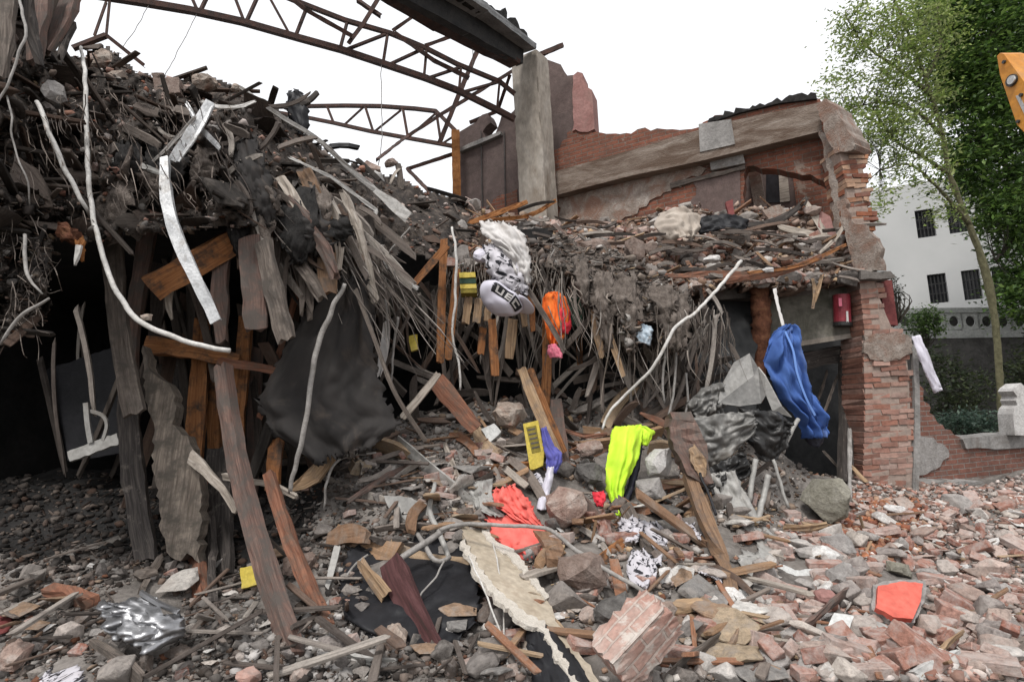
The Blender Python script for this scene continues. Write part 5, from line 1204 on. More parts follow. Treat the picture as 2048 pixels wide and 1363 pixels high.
for k, (yy, mt) in enumerate(((545, 'yellow'), (557, 'greencloth'), (567, 'yellow'), (576, 'olive'))):
    block('card', [(918+k, yy), (950+k, yy-1), (951+k, yy+9), (919+k, yy+10)], None, None, M[mt], 6.45-.01*k, th=.1, parent=root, amp=.5)
# white bundle and cap
root = empty('cloth_bundle', P(1005, 520, 6.2), 'dirty white cloth bundle hanging over the slab edge', 'cloth')
adopt(loft('cloth', [(958,446,1030,454,6.35),(964,462,1048,472,6.2),(978,480,1056,498,6.1),(1004,502,1060,525,6.08),(1016,525,1060,550,6.08),(1026,548,1058,572,6.1)], M['whitecloth'], nu=36, nv=40, fold=.02, folds=1.6, bulge=.08, crumple=.05, edge=.02), root)
adopt(loft('printed_cloth', [(966,492,1016,494,6.22),(966,515,1040,516,6.1),(974,540,1050,545,6.06),(986,560,1056,566,6.06),(998,580,1054,590,6.08)], M['printcloth'], nu=26, nv=24, fold=.02, folds=1.6, bulge=.08, crumple=.04, edge=.02), root)
chunk('stuffed_lump', 962, 512, 36, 34, 'lavender white rounded lump left of the hanging cloth bundle', 'cloth', M['lavender'], 6.2, boxy=.05, rough=.06, n=60)
root = empty('baseball_hat', P(1005, 600, 6.0), 'white baseball cap with a black lettered band hanging brim down', 'cap')
def cap():
    c = P(1006, 590, 6.06); R_ = px2m(46, 6.06); Vv, F = [], []; nu, nv = 30, 14
    # crown: a dome whose mouth faces up left
    up = np.array([-.55, -.32, -.78]); up /= np.linalg.norm(up); s = np.cross(up, [0, 1, 0]); s /= np.linalg.norm(s); f = np.cross(s, up)
    for i in range(nv+1):
        th = math.pi/2*i/nv
        for j in range(nu):
            a = 2*math.pi*j/nu; r = R_*math.cos(th)*(1+.03*math.cos(6*a)); Vv.append(c+s*r*math.cos(a)+f*r*.82*math.sin(a)+up*R_*.86*math.sin(th)**.9+.028*R_*7*mnoise.noise(Vector((math.cos(a)*1.6*math.cos(th), math.sin(a)*1.6*math.cos(th), th*1.5)))*np.array([0, -1, .3]))
    for i in range(nv):
        for j in range(nu): F.append((i*nu+j, i*nu+(j+1) % nu, (i+1)*nu+(j+1) % nu, (i+1)*nu+j))
    o = mesh_np('crown', Vv, F, M['lavender'], smooth=True); md = o.modifiers.new('solid', 'SOLIDIFY'); md.thickness = .006; adopt(o, root)
    # black front band follows the dome, lettering in white strokes a little proud of it
    def dome(a, th, k): 
        r = R_*math.cos(th)*k; return c+s*r*math.cos(a)+f*r*.82*math.sin(a)+up*R_*.86*k*math.sin(th)**.9+.028*R_*7*mnoise.noise(Vector((math.cos(a)*1.6*math.cos(th), math.sin(a)*1.6*math.cos(th), th*1.5)))*np.array([0, -1, .3])
    a_c = math.atan2((CAM-c) @ f, (CAM-c) @ s)+.35
    def patch(nm, a0, a1, t0, t1, k, mat, par):
        Vv, F = [], []; n = 14; m_ = 5
        for i in range(m_+1):
            for j in range(n+1): Vv.append(dome(a0+(a1-a0)*j/n, t0+(t1-t0)*i/m_, k))
        for i in range(m_):
            for j in range(n): q = i*(n+1)+j; F.append((q, q+1, q+n+2, q+n+1))
        o = mesh_np(nm, Vv, F, mat, smooth=True); md = o.modifiers.new('solid', 'SOLIDIFY'); md.thickness = .004
        return adopt(o, par)
    band = patch('band', a_c-1.0, a_c+.75, .08, .52, 1.03, M['hatband'], root)
    # letters U E C as strokes in (angle, height)
    bm_v, bm_f = [], []
    def st(a0, a1, t0, t1):
        b = len(bm_v)
        for k in (1.05, 1.07):
            for (a, t) in ((a0, t0), (a1, t0), (a1, t1), (a0, t1)): bm_v.append(dome(a, t, k))
        bm_f.extend([(b, b+1, b+2, b+3), (b+7, b+6, b+5, b+4), (b, b+4, b+5, b+1), (b+1, b+5, b+6, b+2), (b+2, b+6, b+7, b+3), (b+3, b+7, b+4, b)])
    w, L, t0, t1, h = .085, .34, .16, .44, .065
    for n, ch in enumerate('UEC'):
        a = a_c-.78+n*.47
        if ch == 'U': st(a, a+w, t0, t1); st(a+L-w, a+L, t0, t1); st(a, a+L, t1-h, t1)
        if ch == 'E': st(a, a+w, t0, t1); [st(a, a+L, q, q+h) for q in (t0, (t0+t1-h)/2, t1-h)]
        if ch == 'C': st(a, a+w, t0, t1); [st(a, a+L, q, q+h) for q in (t0, t1-h)]
    adopt(mesh_np('lettering', bm_v, bm_f, M['whitecloth']), root)
    # brim
    Vv, F = [], []
    for i in range(5):
        for j in range(17):
            a = a_c+1.2+(j/16-.5)*2.0; r = R_*(1+.55*(i/4)*math.cos((j/16-.5)*math.pi)**.6); Vv.append(c+s*r*math.cos(a)+f*r*.82*math.sin(a)-up*.03*(i/4))
    for i in range(4):
        for j in range(16): q = i*17+j; F.append((q, q+1, q+18, q+17))
    o = mesh_np('brim', Vv, F, M['lavender'], smooth=True); md = o.modifiers.new('solid', 'SOLIDIFY'); md.thickness = .006; adopt(o, root)
cap()
root = empty('orange_garment', P(1110, 640, 6.5), 'orange garment with red lower part hanging between laths', 'garment')
adopt(loft('orange_cloth', [(1094,586,1118,584,6.5),(1084,600,1130,598,6.48),(1086,625,1138,620,6.45),(1090,650,1136,650,6.45),(1094,672,1128,676,6.48),(1100,688,1112,690,6.5)], M['orangecloth'], nu=30, nv=30, fold=.03, folds=3, bulge=.03, crumple=.03), root)
adopt(loft('red_cloth', [(1116,596,1132,600,6.55),(1108,625,1140,622,6.52),(1110,650,1143,652,6.5),(1114,668,1136,668,6.5)], M['redcloth'], nu=18, nv=20, fold=.02, bulge=.1, crumple=.03), root)
o = loft('pink_rag', [(1096,690,1112,688,6.4),(1094,704,1122,702,6.38),(1100,716,1126,716,6.38)], M['pinkcloth'], nu=14, nv=10, fold=.01, bulge=.05, crumple=.02); tag(o, 'small pink rag below the orange garment', 'rag')
o = loft('green_cloth', [(1134,598,1160,596,6.9),(1130,620,1170,618,6.9),(1134,650,1168,660,6.9)], M['greencloth'], nu=16, nv=14, fold=.02, bulge=.06, crumple=.02); tag(o, 'dark green cloth in the shade right of the orange garment', 'cloth')
o = loft('pale_blue_rag', [(1250,648,1302,652,6.5),(1252,664,1304,668,6.45),(1262,682,1300,692,6.45)], M['palebluecloth'], nu=20, nv=14, fold=.01, bulge=.06, crumple=.03); tag(o, 'pale blue and white rag caught in the hanging fibres', 'rag')
# right opening: blue garment, grey sheets
root = empty('blue_garment', P(1572, 655, 6.9), 'blue garment hanging by a white strap in front of the beam', 'garment')
adopt(loft('body', [(1560,652,1580,652,6.95),(1546,664,1590,668,6.9),(1532,690,1600,700,6.85),(1526,720,1606,730,6.82),(1536,760,1616,770,6.8),(1558,800,1630,800,6.78),(1588,830,1646,828,6.78),(1600,856,1650,850,6.8),(1604,876,1646,872,6.82)], M['blue'], nu=44, nv=70, fold=.03, folds=3.3, bulge=.08, crumple=.10, edge=.008), root)
adopt(loft('strap', [(1545,578,1552,577,7.2),(1553,615,1559,614,7.05),(1564,655,1571,655,6.9)], M['whitecloth'], nu=5, nv=14, fold=.002, bulge=.005, crumple=0), root)
adopt(sweep(catmull(pts_px([(1570,662,6.74),(1586,700,6.66),(1594,745,6.62),(1612,795,6.6),(1630,830,6.62)]), 24), px2m(4, 6.7), .008, M['blueseam'], 'seam'), root)
adopt(loft('dark_lining', [(1600,868,1648,862,6.84),(1612,882,1646,884,6.84),(1624,892,1636,894,6.84)], M['navy'], nu=12, nv=8, fold=.01, bulge=.05), root)
def bentsheet(name, rows, mat, label, cat, **k):
    o = loft(name, rows, mat, fold=k.get('fold', .022), folds=k.get('folds', 1.3), bulge=k.get('bulge', .05), crumple=k.get('crumple', .05), thick=.012, edge=.012, nu=k.get('nu', 20), nv=k.get('nv', 30), seed=random.randint(0, 99)); return tag(o, label, cat)
root = empty('grey_sheet', P(1495, 805, 6.7), 'upright folded grey metal sheet left of the blue garment', 'sheet')
def facet(nm, pts, mat):
    """one flat facet of a folded sheet, corner by corner at its own distance"""
    V3 = [np.array(P(*q)) for q in pts]; k = len(V3); n = np.cross(V3[1]-V3[0], V3[2]-V3[0]); n /= np.linalg.norm(n)
    if n @ (CAM-V3[0]) < 0: n = -n
    Vv = V3+[v-n*.012 for v in V3]; F = [tuple(range(k)), tuple(range(k, 2*k))[::-1]]+[(a, (a+1) % k, (a+1) % k+k, a+k) for a in range(k)]
    return adopt(mesh_np(nm, Vv, F, mat), root)
facet('lit_left_face', [(1436,806,6.5),(1442,772,6.55),(1468,724,6.62),(1499,706,6.7),(1508,750,6.66)], M['palegrey'])  # paler and darker greys paint the light on facets of one sheet
facet('shaded_front_face', [(1436,806,6.5),(1508,750,6.66),(1522,806,6.55),(1480,812,6.5)], M['greymetal'])
facet('shaded_front_face', [(1499,706,6.7),(1516,734,6.68),(1532,790,6.62),(1522,806,6.55),(1508,750,6.66)], M['greymetal'])
facet('lit_narrow_fold', [(1516,734,6.68),(1530,752,6.6),(1562,812,6.56),(1582,834,6.6),(1545,822,6.6),(1532,790,6.62)], M['palegrey'])
for rows, mt, lab in [
  ([(1376,838,1400,934,6.45),(1420,830,1432,926,6.4),(1462,824,1474,896,6.38),(1500,824,1510,862,6.4)], 'greymetal', 'slanting dark grey sheet with long ridges below the upright folded one'),
  ([(1474,816,1512,918,6.45),(1500,818,1530,924,6.4),(1530,820,1552,918,6.4),(1560,826,1566,890,6.42),(1576,842,1574,870,6.44)], 'darkmetal', 'black crumpled membrane under the blue garment'),
  ([(1400,948,1428,1000,6.2),(1440,922,1462,976,6.2),(1482,902,1500,944,6.22)], 'darkmetal', 'dark sheet behind the wooden post head'),
  ([(1372,806,1392,842,6.6),(1404,776,1420,834,6.6),(1440,764,1446,826,6.62)], 'greymetal', 'small dull sheet corner left of the upright folded sheet')]:
    o = loft('dark_tarp', rows, M[mt], nu=34, nv=26, fold=.014, folds=2.1, bulge=.05, crumple=.06, edge=.012); tag(o, lab, 'sheet')
bentsheet('pale_sheet', [(1412,948,1466,938,6.15),(1424,985,1488,985,6.1),(1462,1030,1512,1030,6.0),(1500,1070,1536,1060,5.9),(1526,1110,1556,1095,5.8)], M['palegrey'], 'long pale grey strip sweeping down to the white lump', 'sheet', bulge=.03)
block('navy_board', [(1424,1010),(1452,1000),(1492,1030),(1514,1062),(1506,1096),(1460,1108),(1440,1080)], 'blue black panel behind the rusty pole', 'panel', M['navy'], 6.05, th=.04)
for rows, w, lab in (([(1512,918,6.2),(1504,960,6.15),(1498,1004,6.1)], 11, 'left white leg of the overturned frame'), ([(1538,948,6.15),(1528,990,6.1),(1516,1040,6.05)], 12, 'middle white leg of the overturned frame'), ([(1546,918,6.2),(1560,962,6.15),(1576,1014,6.1)], 7, 'thin right leg of the overturned frame'), ([(1596,838,6.5),(1578,870,6.45),(1566,905,6.4)], 9, 'white rod under the blue garment')):
    tube('metal_tube', rows, w, M['palegrey'], lab, 'metal leg')
tube('looping_cable', [(1482,522,7.2),(1440,572,6.7),(1388,628,6.25),(1372,636,6.2),(1345,662,6.12),(1326,700,6.1),(1300,742,6.15),(1250,790,6.3),(1222,820,6.25),(1203,858,6.2)], [8,8,8,7,7,7,7,6,6,5], M['white_pipe'], 'long pale cable swinging from the slab edge down to the yellow vest', 'cable')
for k, rows in enumerate(([(1342,640,6.5),(1352,700,6.5),(1348,780,6.5),(1336,835,6.4)],[(1372,745,6.6),(1376,800,6.6),(1370,830,6.6)],[(1332,690,6.5),(1326,760,6.5),(1330,805,6.5)])):
    tube('hanging_cable', rows, 5, M['wire'], ['kinked grey cable hanging right of the long pale cable', 'short beaded white cable in front of the dark partition', 'thin grey cable just left of the kinked one'][k], 'cable')
root = empty('red_cylinder', P(1683, 650, 8.0), 'red metal cylinder fixed on the stained concrete beam', 'cylinder')
adopt(sweep(pts_px([(1683,590,8.08),(1684,618,8.08),(1685,646,8.08)]), px2m(32, 8), px2m(32, 8), M['redtank'], 'tank', shape='tube', sides=20, smooth=False, n=None) if False else sweep(pts_px([(1683,590,8.08),(1684,618,8.08),(1685,646,8.08)]), px2m(32, 8), px2m(32, 8), M['redtank'], 'tank', shape='tube', sides=20), root)
adopt(sweep(pts_px([(1685,645,8.08),(1685,652,8.08)]), px2m(36, 8), px2m(36, 8), M['darkmetal'], 'foot_ring', shape='tube', sides=20), root)
adopt(sweep(pts_px([(1694,622,7.96),(1695,644,7.96)]), px2m(4, 8), .01, M['whitecloth'], 'white_stripe'), root)
adopt(sweep(pts_px([(1680,596,7.96),(1681,612,7.96)]), px2m(6, 8), .01, M['pinkcloth'], 'painted_highlight'), root)  # highlight on the tank, put in as a pink strip
board('room_post', [(1692,716,8.4),(1692,820,8.4),(1690,965,8.4)], 24, M['w_char'], 'dark post standing in the room beside the brick pillar', 'post', t=.1, twist=0)
board('room_post', [(1700,860,8.25),(1699,990,8.2)], 8, M['wire'], 'thin pale pipe low beside the dark post', 'pipe')
for rows, lab in (([(1640,850,8.6),(1668,770,8.6),(1690,720,8.6)], 'grey rod slanting to the post top in the dark room'), ([(1636,800,8.7),(1654,745,8.7)], 'short grey rod in the dark room by the blue garment'), ([(1650,905,8.2),(1690,950,8.1),(1712,980,8.0)], 'thin tan stick leaning at the foot of the dark post')):
    board('rod', rows, 6, M['w_grey'], lab, 'rod')
o = loft('white_cloth_strip', [(1822,672,1836,670,7.7),(1832,705,1852,700,7.65),(1846,740,1866,736,7.65),(1860,768,1880,772,7.65),(1868,786,1884,778,7.65)], M['lavender'], nu=10, nv=26, fold=.012, bulge=.03, crumple=.02); tag(o, 'lavender white cloth strip hanging off the right edge of the pillar', 'cloth strip')
# --- slab debris
sl = [
 ([(1300,545,7.3),(1360,552,7.3),(1400,548,7.35),(1520,552,7.4)], [6,12,16,20], 'w_red', 'long reddish timber lying along the slab edge'),
 ([(1455,562,7.3),(1560,545,7.35),(1640,514,7.45)], [10,14,12], 'w_red', 'orange red timber slanting up at the slab edge'),
 ([(1500,545,7.28),(1600,530,7.36),(1690,490,7.6)], [7,8,7], 'w_orange', 'thin orange strip above the slanting timber'),
 ([(1470,450,8.6),(1540,446,8.5),(1590,420,8.5),(1612,398,8.6)], [9,15,14,8], 'w_char', 'dark curved timber in the corner of the slab'),
 ([(1560,455,8.3),(1620,468,8.3),(1672,480,8.2)], [14,18,12], 'w_pale', 'pale plank lying across the slab corner'),
 ([(1612,405,8.6),(1634,440,8.4),(1650,470,8.3)], [10,14,10], 'w_pale', 'pale plank leaning down against the wall return'),
 ([(1640,505,7.9),(1676,470,8.0),(1692,440,8.1)], [7,8,6], 'w_pale', 'thin bare stick by the wall return'),
 ([(1160,470,7.5),(1200,505,7.3),(1232,522,7.2)], [8,10,8], 'w_grey', 'grey root like branch above the hanging fibre mat'),
 ([(1110,450,7.7),(1140,480,7.5),(1175,505,7.3)], [8,9,7], 'w_pink', 'brown branch on the left of the slab heap'),
 ([(940,445,8.0),(1000,424,8.4),(1052,405,8.8)], [10,12,10], 'rust', 'rusty bar by the foot of the concrete column'),
 ([(980,440,7.9),(1060,430,8.3),(1110,402,8.8)], [8,9,8], 'rust', 'second rusty bar crossing the column foot'),
 ([(1624,552,7.7),(1630,580,7.6),(1626,612,7.58)], [8,13,5], 'w_tan', 'splintered tan lath hanging over the stained beam'),
 ([(1643,552,7.7),(1636,580,7.6),(1630,600,7.6)], [7,9,6], 'w_tan', 'second splinter crossing the hanging tan lath'),
]
for rows, w, mt, lab in sl: board('slab_timber', rows, w, M[mt], lab, 'timber', jag=.04, jitter=.003)
o = loft('sack', [(1316,430,1372,420,8.3),(1306,450,1400,432,8.2),(1318,470,1396,462,8.1),(1340,486,1384,480,8.05)], M['fibre2'], nu=24, nv=18, fold=.02, bulge=.2, crumple=.06); tag(o, 'dusty cream sack lying on the slab heap', 'sack')
o = loft('black_bag', [(1378,444,1470,430,8.4),(1376,458,1496,446,8.3),(1400,470,1490,462,8.2)], M['black'], nu=24, nv=12, fold=.02, bulge=.15, crumple=.06); tag(o, 'black crumpled bag behind the cream sack', 'bag')
block('red_scrap', [(1452,404),(1466,398),(1470,430),(1458,436)], 'small upright maroon scrap behind the black bag', 'scrap', M['maroon'], 8.6, th=.04)
chunk('white_lump', 1424, 518, 40, 20, 'white plaster lump on the front of the slab heap', 'lump', M['whitestone'], 7.7)
chunk('white_lump', 1535, 540, 30, 14, 'pale plaster lump on the reddish timber', 'lump', M['whitestone'], 7.3)
chunk('brown_lump', 1190, 500, 80, 56, 'brown purple rubble lump on the left of the slab heap', 'lump', M['brownstone'], 7.35)
chunk('brown_lump', 1270, 500, 50, 70, 'tall tan rubble lump above the fibre mat', 'lump', M['brownstone'], 7.45)
block('pale_slab', [(1524,420),(1560,408),(1580,430),(1540,440)], 'pale thin slab leaning by the inner window', 'slab', M['plaster'], 8.7, th=.05)
block('pink_slab', [(1640,420),(1660,432),(1676,478),(1655,470),(1636,452)], 'pinkish slab leaning on the wall return', 'slab', M['pinkplaster'], 8.35, th=.06)
EXC = [(1798,1200,66),(1272,1270,92),(1035,1045,66),(820,1190,95),(890,1150,70),(1290,1060,40),(1280,1130,36),(290,1240,80),(1672,1262,40),(1245,950,60),(1066,890,46),(1085,960,30),(1440,1090,40),(1410,1020,30),(1590,1148,40),(1510,1120,36),
       (520,1100,40),(560,1200,40),(620,1180,34),(1130,1010,50),(1165,1140,55),(140,1350,40),(1000,1120,40),(1070,1190,40),(1130,1290,46),(1110,1340,50),(1170,1340,40),(1240,1360,30),(1450,1150,30),(1318,926,36),(1652,1000,56),(830,1250,40),(1375,1210,40),(1235,1220,40)]
# --- the heap in front: cloths, boards, blocks
root = empty('yellow_sign', P(1066, 890, 6.0), 'yellow sign board with a dark printed panel standing on the heap', 'sign')
pl = TPlane((1045, 940, 5.95), (1100, 940, 5.9), (1060, 840, 6.1))
adopt(slab_poly('board', [(1046,847,0),(1076,840,0),(1088,905,0),(1086,930,0),(1068,938,0),(1060,938,0)], pl, .04, M['yellow'], step=0), root)
adopt(slab_poly('print', [(1052,854,0),(1072,850,0),(1082,902,0),(1064,906,0)], pl.__class__((1045, 940, 5.95), (1100, 940, 5.9), (1060, 840, 6.1), .004), .003, M['olive'], step=0), root)
for k in range(5):
    y0 = 858+k*9; x0 = 1055+k*2.2
    adopt(slab_poly('print_line', [(x0,y0,0),(x0+15,y0-3,0),(x0+15.6,y0,0),(x0+.6,y0+3.2,0)], TPlane((1045, 940, 5.95), (1100, 940, 5.9), (1060, 840, 6.1), .007), .002, M['wiredark'], step=0), root)
o = loft('violet_cloth', [(1082,856,1092,852,6.0),(1086,890,1108,890,5.95),(1092,915,1124,905,5.9),(1092,930,1124,924,5.88),(1096,946,1112,944,5.86)], M['violet'], nu=16, nv=22, fold=.015, bulge=.05, crumple=.02); tag(o, 'violet blue cloth beside the yellow sign', 'cloth')
o = loft('white_sleeve', [(1096,932,1108,932,5.85),(1090,955,1106,955,5.78),(1078,985,1100,985,5.72),(1074,1016,1092,1018,5.7)], M['lavender'], nu=12, nv=22, fold=.008, bulge=.06, crumple=.012); tag(o, 'lavender white sleeve hanging below the violet cloth', 'sleeve')
o = loft('printed_scrap', [(1050,948,1076,944,5.85),(1054,962,1088,958,5.8),(1066,972,1090,968,5.78)], M['printcloth'], nu=14, nv=10, fold=.01, bulge=.06, crumple=.02); tag(o, 'small white scrap with dark dots under the yellow sign', 'scrap')
root = empty('hi_vis_vest', P(1255, 850, 6.15), 'fluorescent yellow green vest draped over sticks on the heap', 'vest')
adopt(loft('body', [(1228,852,1282,848,6.2),(1222,866,1284,856,6.1),(1218,890,1282,882,6.02),(1212,920,1276,915,5.96),(1210,950,1262,946,5.92),(1212,980,1248,972,5.9),(1222,1005,1244,1000,5.88),(1230,1028,1244,1026,5.86)], M['hivis'], nu=30, nv=50, fold=.03, folds=3, bulge=.12, crumple=.02), root)
adopt(loft('shoulder', [(1276,850,1290,852,6.14),(1278,864,1310,862,6.1),(1280,876,1302,876,6.08),(1284,890,1294,890,6.08)], M['hivis'], nu=12, nv=12, fold=.012, bulge=.05, crumple=.02), root)
adopt(loft('lining', [(1270,905,1284,890,6.04),(1262,940,1280,930,6.0),(1252,975,1272,965,5.97),(1246,1005,1258,1000,5.95)], M['navy'], nu=10, nv=16, fold=.01, bulge=.04), root)
root = empty('coral_cloth', P(1035, 1050, 5.2), 'coral red cloth spread on the heap under the bent rod', 'cloth')
adopt(loft('upper_fold', [(988,975,1028,966,5.5),(984,995,1048,988,5.42),(990,1010,1062,1008,5.38),(1010,1024,1074,1032,5.34),(1040,1040,1086,1050,5.3)], M['coral'], nu=26, nv=24, fold=.03, bulge=.08, crumple=.04, edge=.02), root)
adopt(loft('lower_fold', [(968,1024,1050,1026,5.38),(972,1045,1086,1050,5.28),(978,1068,1104,1076,5.2),(1000,1090,1096,1090,5.12),(1034,1112,1072,1108,5.06)], M['coral'], nu=30, nv=26, fold=.03, bulge=.08, crumple=.04, edge=.02), root)
o = loft('grey_bag', [(940,960,985,955,5.6),(936,985,985,985,5.5),(946,1010,992,1016,5.42),(970,1022,1010,1030,5.38)], M['palegrey'], nu=18, nv=16, fold=.02, bulge=.1, crumple=.06); tag(o, 'crumpled grey plastic bag left of the coral cloth', 'bag')
for k, (rows, lab) in enumerate((([(1240,1035,1262,1030,5.3),(1236,1055,1290,1048,5.22),(1242,1075,1276,1078,5.16)], 'black and white printed cloth left of the grey stick'),
    ([(1275,1035,1310,1040,5.35),(1272,1052,1336,1062,5.28),(1300,1078,1332,1082,5.22),(1308,1100,1322,1104,5.16),(1306,1120,1316,1122,5.1)], 'white printed cloth with a hanging tail right of the grey stick'),
    ([(1266,1096,1286,1094,5.1),(1254,1115,1304,1116,5.02),(1252,1140,1312,1138,4.94),(1256,1160,1300,1166,4.86)], 'zebra printed cloth lowest of the printed ones'),
    ([(1355,1040,1390,1042,5.4),(1360,1056,1400,1060,5.36),(1384,1068,1398,1072,5.3)], 'torn printed scrap by the rusty pole'),
    ([(1392,1130,1430,1126,5.0),(1400,1142,1442,1140,4.96),(1420,1152,1440,1150,4.92)], 'small white scrap with a black mark beside the rusty pole'))):
    o = loft('printed_cloth', rows, M['printcloth'], nu=22, nv=20, fold=.035, folds=2, bulge=.12, crumple=.014, edge=.015, lift=.1); tag(o, lab, 'cloth')
chunk('white_stone', 1318, 926, 62, 74, 'white plaster boulder beside the fluorescent vest', 'boulder', M['whitestone'], 5.95)
chunk('pale_stone', 1300, 975, 70, 50, 'pale grey lump under the white plaster boulder', 'lump', M['greystone'], 5.85)
root = empty('weathered_post', P(1380, 900, 5.7), 'thick weathered post head with a splintered pale end', 'post')
adopt(sweep(catmull(pts_px([(1358,836,5.9),(1366,870,5.82),(1384,915,5.72),(1398,956,5.66)]), 12), [px2m(44, 5.8), px2m(60, 5.8), px2m(58, 5.8), px2m(34, 5.8)], .2, M['w_pink'], 'post', jag=.08, jitter=.012), root)
adopt(sweep(catmull(pts_px([(1386,900,5.6),(1398,925,5.58),(1404,950,5.57)]), 8), [px2m(16, 5.6), px2m(30, 5.6), px2m(10, 5.6)], .05, M['w_tan'], 'split_end', jag=.05, jitter=.006), root)
board('rusty_pole', [(1376,950,5.7),(1408,1030,5.3),(1440,1110,4.95),(1470,1222,4.45)], [24,28,30,28], M['w_brown'], 'long rusty brown pole leaning down right from the post head', 'pole', t=.09, jag=.03, jitter=.004)
tube('thin_black_hose', [(1400,945,5.5),(1418,990,5.35),(1432,1030,5.2)], 6, M['black'], 'black hose along the top of the rusty pole', 'hose')
chunk('masonry_block', 1132, 1016, 96, 88, 'square mortar covered masonry block right of the lavender sleeve', 'masonry block', M['mortarblock'], 5.35, boxy=.85, rot=.25)
chunk('stone_block', 1178, 945, 60, 44, 'grey stone block behind the masonry block', 'block', M['darkstone'], 5.95, boxy=.8)
chunk('boulder', 1652, 998, 100, 108, 'big greenish grey concrete boulder left of the pillar foot', 'boulder', M['boulder'], on(1650,1040)-.15, boxy=.45)
chunk('block', 1676, 1092, 76, 58, 'rounded grey block left of the pillar base', 'block', M['greystone'], None, boxy=.7, rot=-.1)
chunk('block', 1684, 1152, 74, 50, 'grey brown oblong block in the pink rubble', 'block', M['greystone'], None, boxy=.9, rot=-.5)
chunk('block', 1800, 1138, 58, 36, 'dark grey block above the coral red panel', 'block', M['boulder'], None, boxy=.9, rot=.2)
chunk('block', 1650, 1196, 48, 46, 'pinkish square block left of the coral red panel', 'block', M['pinkplaster'], None, boxy=.8)
root = empty('white_tub', P(1672, 1262, on(1672, 1262)), 'white box with a dirty grey side lying in the rubble', 'box')
Yt = on(1672, 1262)-.15
block('lid', [(1668,1224),(1708,1230),(1696,1266),(1654,1254)], None, None, M['foam'], Yt, th=.03, tilt=.9, parent=root, amp=.6)
block('side', [(1654,1256),(1696,1268),(1676,1304),(1636,1290)], None, None, M['palegrey'], Yt-.08, th=.12, tilt=.1, parent=root, amp=.6)
chunk('block', 1755, 1262, 56, 54, 'pale grey squarish lump below the coral red panel', 'block', M['palegrey'], None, boxy=.6)
root = empty('coral_board', P(1798, 1200, on(1798, 1205)-.1), 'coral red painted panel with a grey broken rim', 'panel')
Yp = on(1798, 1235)-.22
block('panel', [(1756,1172),(1800,1162),(1846,1166),(1842,1200),(1826,1236),(1788,1232),(1752,1214)], None, None, M['redboard'], Yp, th=.04, tilt=.9, parent=root)
block('rim', [(1746,1168),(1800,1156),(1852,1162),(1848,1202),(1830,1244),(1786,1240),(1744,1218)], None, None, M['greystone'], Yp+.045, th=.05, tilt=.9, parent=root, amp=3)
block('foam_block', [(1540,1140),(1560,1126),(1590,1140),(1632,1136),(1640,1150),(1600,1160),(1545,1168)], 'long white foam block on the heap right of the rusty pole', 'foam block', M['foam'], None, th=.1, tilt=.6)
o = loft('white_bag', [(1480,1096,1512,1090,5.3),(1474,1112,1536,1108,5.2),(1478,1130,1542,1132,5.1),(1492,1148,1530,1150,5.0)], M['palegrey'], nu=22, nv=18, fold=.03, bulge=.14, crumple=.08); tag(o, 'crumpled grey white plastic bag right of the rusty pole', 'bag')
block('white_tile', [(1440,1180),(1458,1176),(1462,1222),(1442,1226)], 'white tile standing left of the foot of the rusty pole', 'tile', M['foam'], None, th=.02)
block('white_tile', [(1478,1176),(1492,1180),(1488,1216),(1476,1218)], 'white tile just right of the foot of the rusty pole', 'tile', M['foam'], None, th=.02)
# big brick cluster
root = empty('brick_cluster', P(1275, 1275, on(1275, 1290)), 'large fallen lump of pink bricks still bonded with mortar', 'masonry lump')
def masonry():
    Y0 = on(1270, 1330)-.3; W_, H_, D_ = px2m(150, Y0), px2m(84, Y0), .24; bm = bmesh.new()
    bmesh.ops.create_cube(bm, size=1); bmesh.ops.subdivide_edges(bm, edges=bm.edges[:], cuts=11, use_grid_fill=True)
    uvl = bm.loops.layers.uv.new('uv'); bm.normal_update()
    for f in bm.faces:
        n = f.normal; ax = max(range(3), key=lambda i: abs(n[i]))
        for l in f.loops:
            c = l.vert.co; x, y, z = c.x*W_, c.y*D_, c.z*H_; l[uvl].uv = (x, z+.04) if ax == 1 else ((y+.3, z+.04) if ax == 0 else (x, y*1.02+.02))
    for v in bm.verts:
        c = v.co.copy(); k = sorted(abs(q) for q in c); edge = max(0, k[1]-.34)/.16; cor = max(0, k[0]-.25)/.25
        nz = mnoise.fractal(c*4+Vector((3, 1, 8)), 1, 2, 4); v.co *= 1-.10*edge*abs(nz)*2.2-.16*cor*abs(mnoise.noise(c*3+Vector((7, 2, 1))))*2+.03*nz
        v.co = Vector((v.co.x*W_, v.co.y*D_, v.co.z*H_*(1-.12*c.x)))
    bmesh.ops.rotate(bm, verts=bm.verts, cent=(0, 0, 0), matrix=Matrix.Rotation(R(-32), 3, 'Y') @ Matrix.Rotation(R(24), 3, 'X') @ Matrix.Rotation(R(14), 3, 'Z'))
    o = from_bm('bricks', bm, M['brickpale']); o.location = Vector(P(1273, 1272, Y0)); bpy.context.view_layer.update(); return adopt(o, root)
masonry()
chunk('mortar_lump', 1330, 1222, 56, 44, 'pale mortar lump on the upper corner of the brick cluster', 'lump', M['plaster'], on(1270,1320)-.28, boxy=.4)
chunk('dark_stone', 1228, 1222, 96, 64, 'dark grey stone wedged behind the brick cluster', 'stone', M['darkstone'], on(1228,1250)-.1, rot=-.3)
chunk('brown_boulder', 1166, 1142, 124, 78, 'brown rough boulder left of the zebra cloth', 'boulder', M['brownstone'], on(1166,1165)-.1, boxy=.3)
chunk('orange_lump', 1150, 1198, 44, 30, 'orange brick fragment under the brown boulder', 'brick', M['p_brick'], None, boxy=.8)
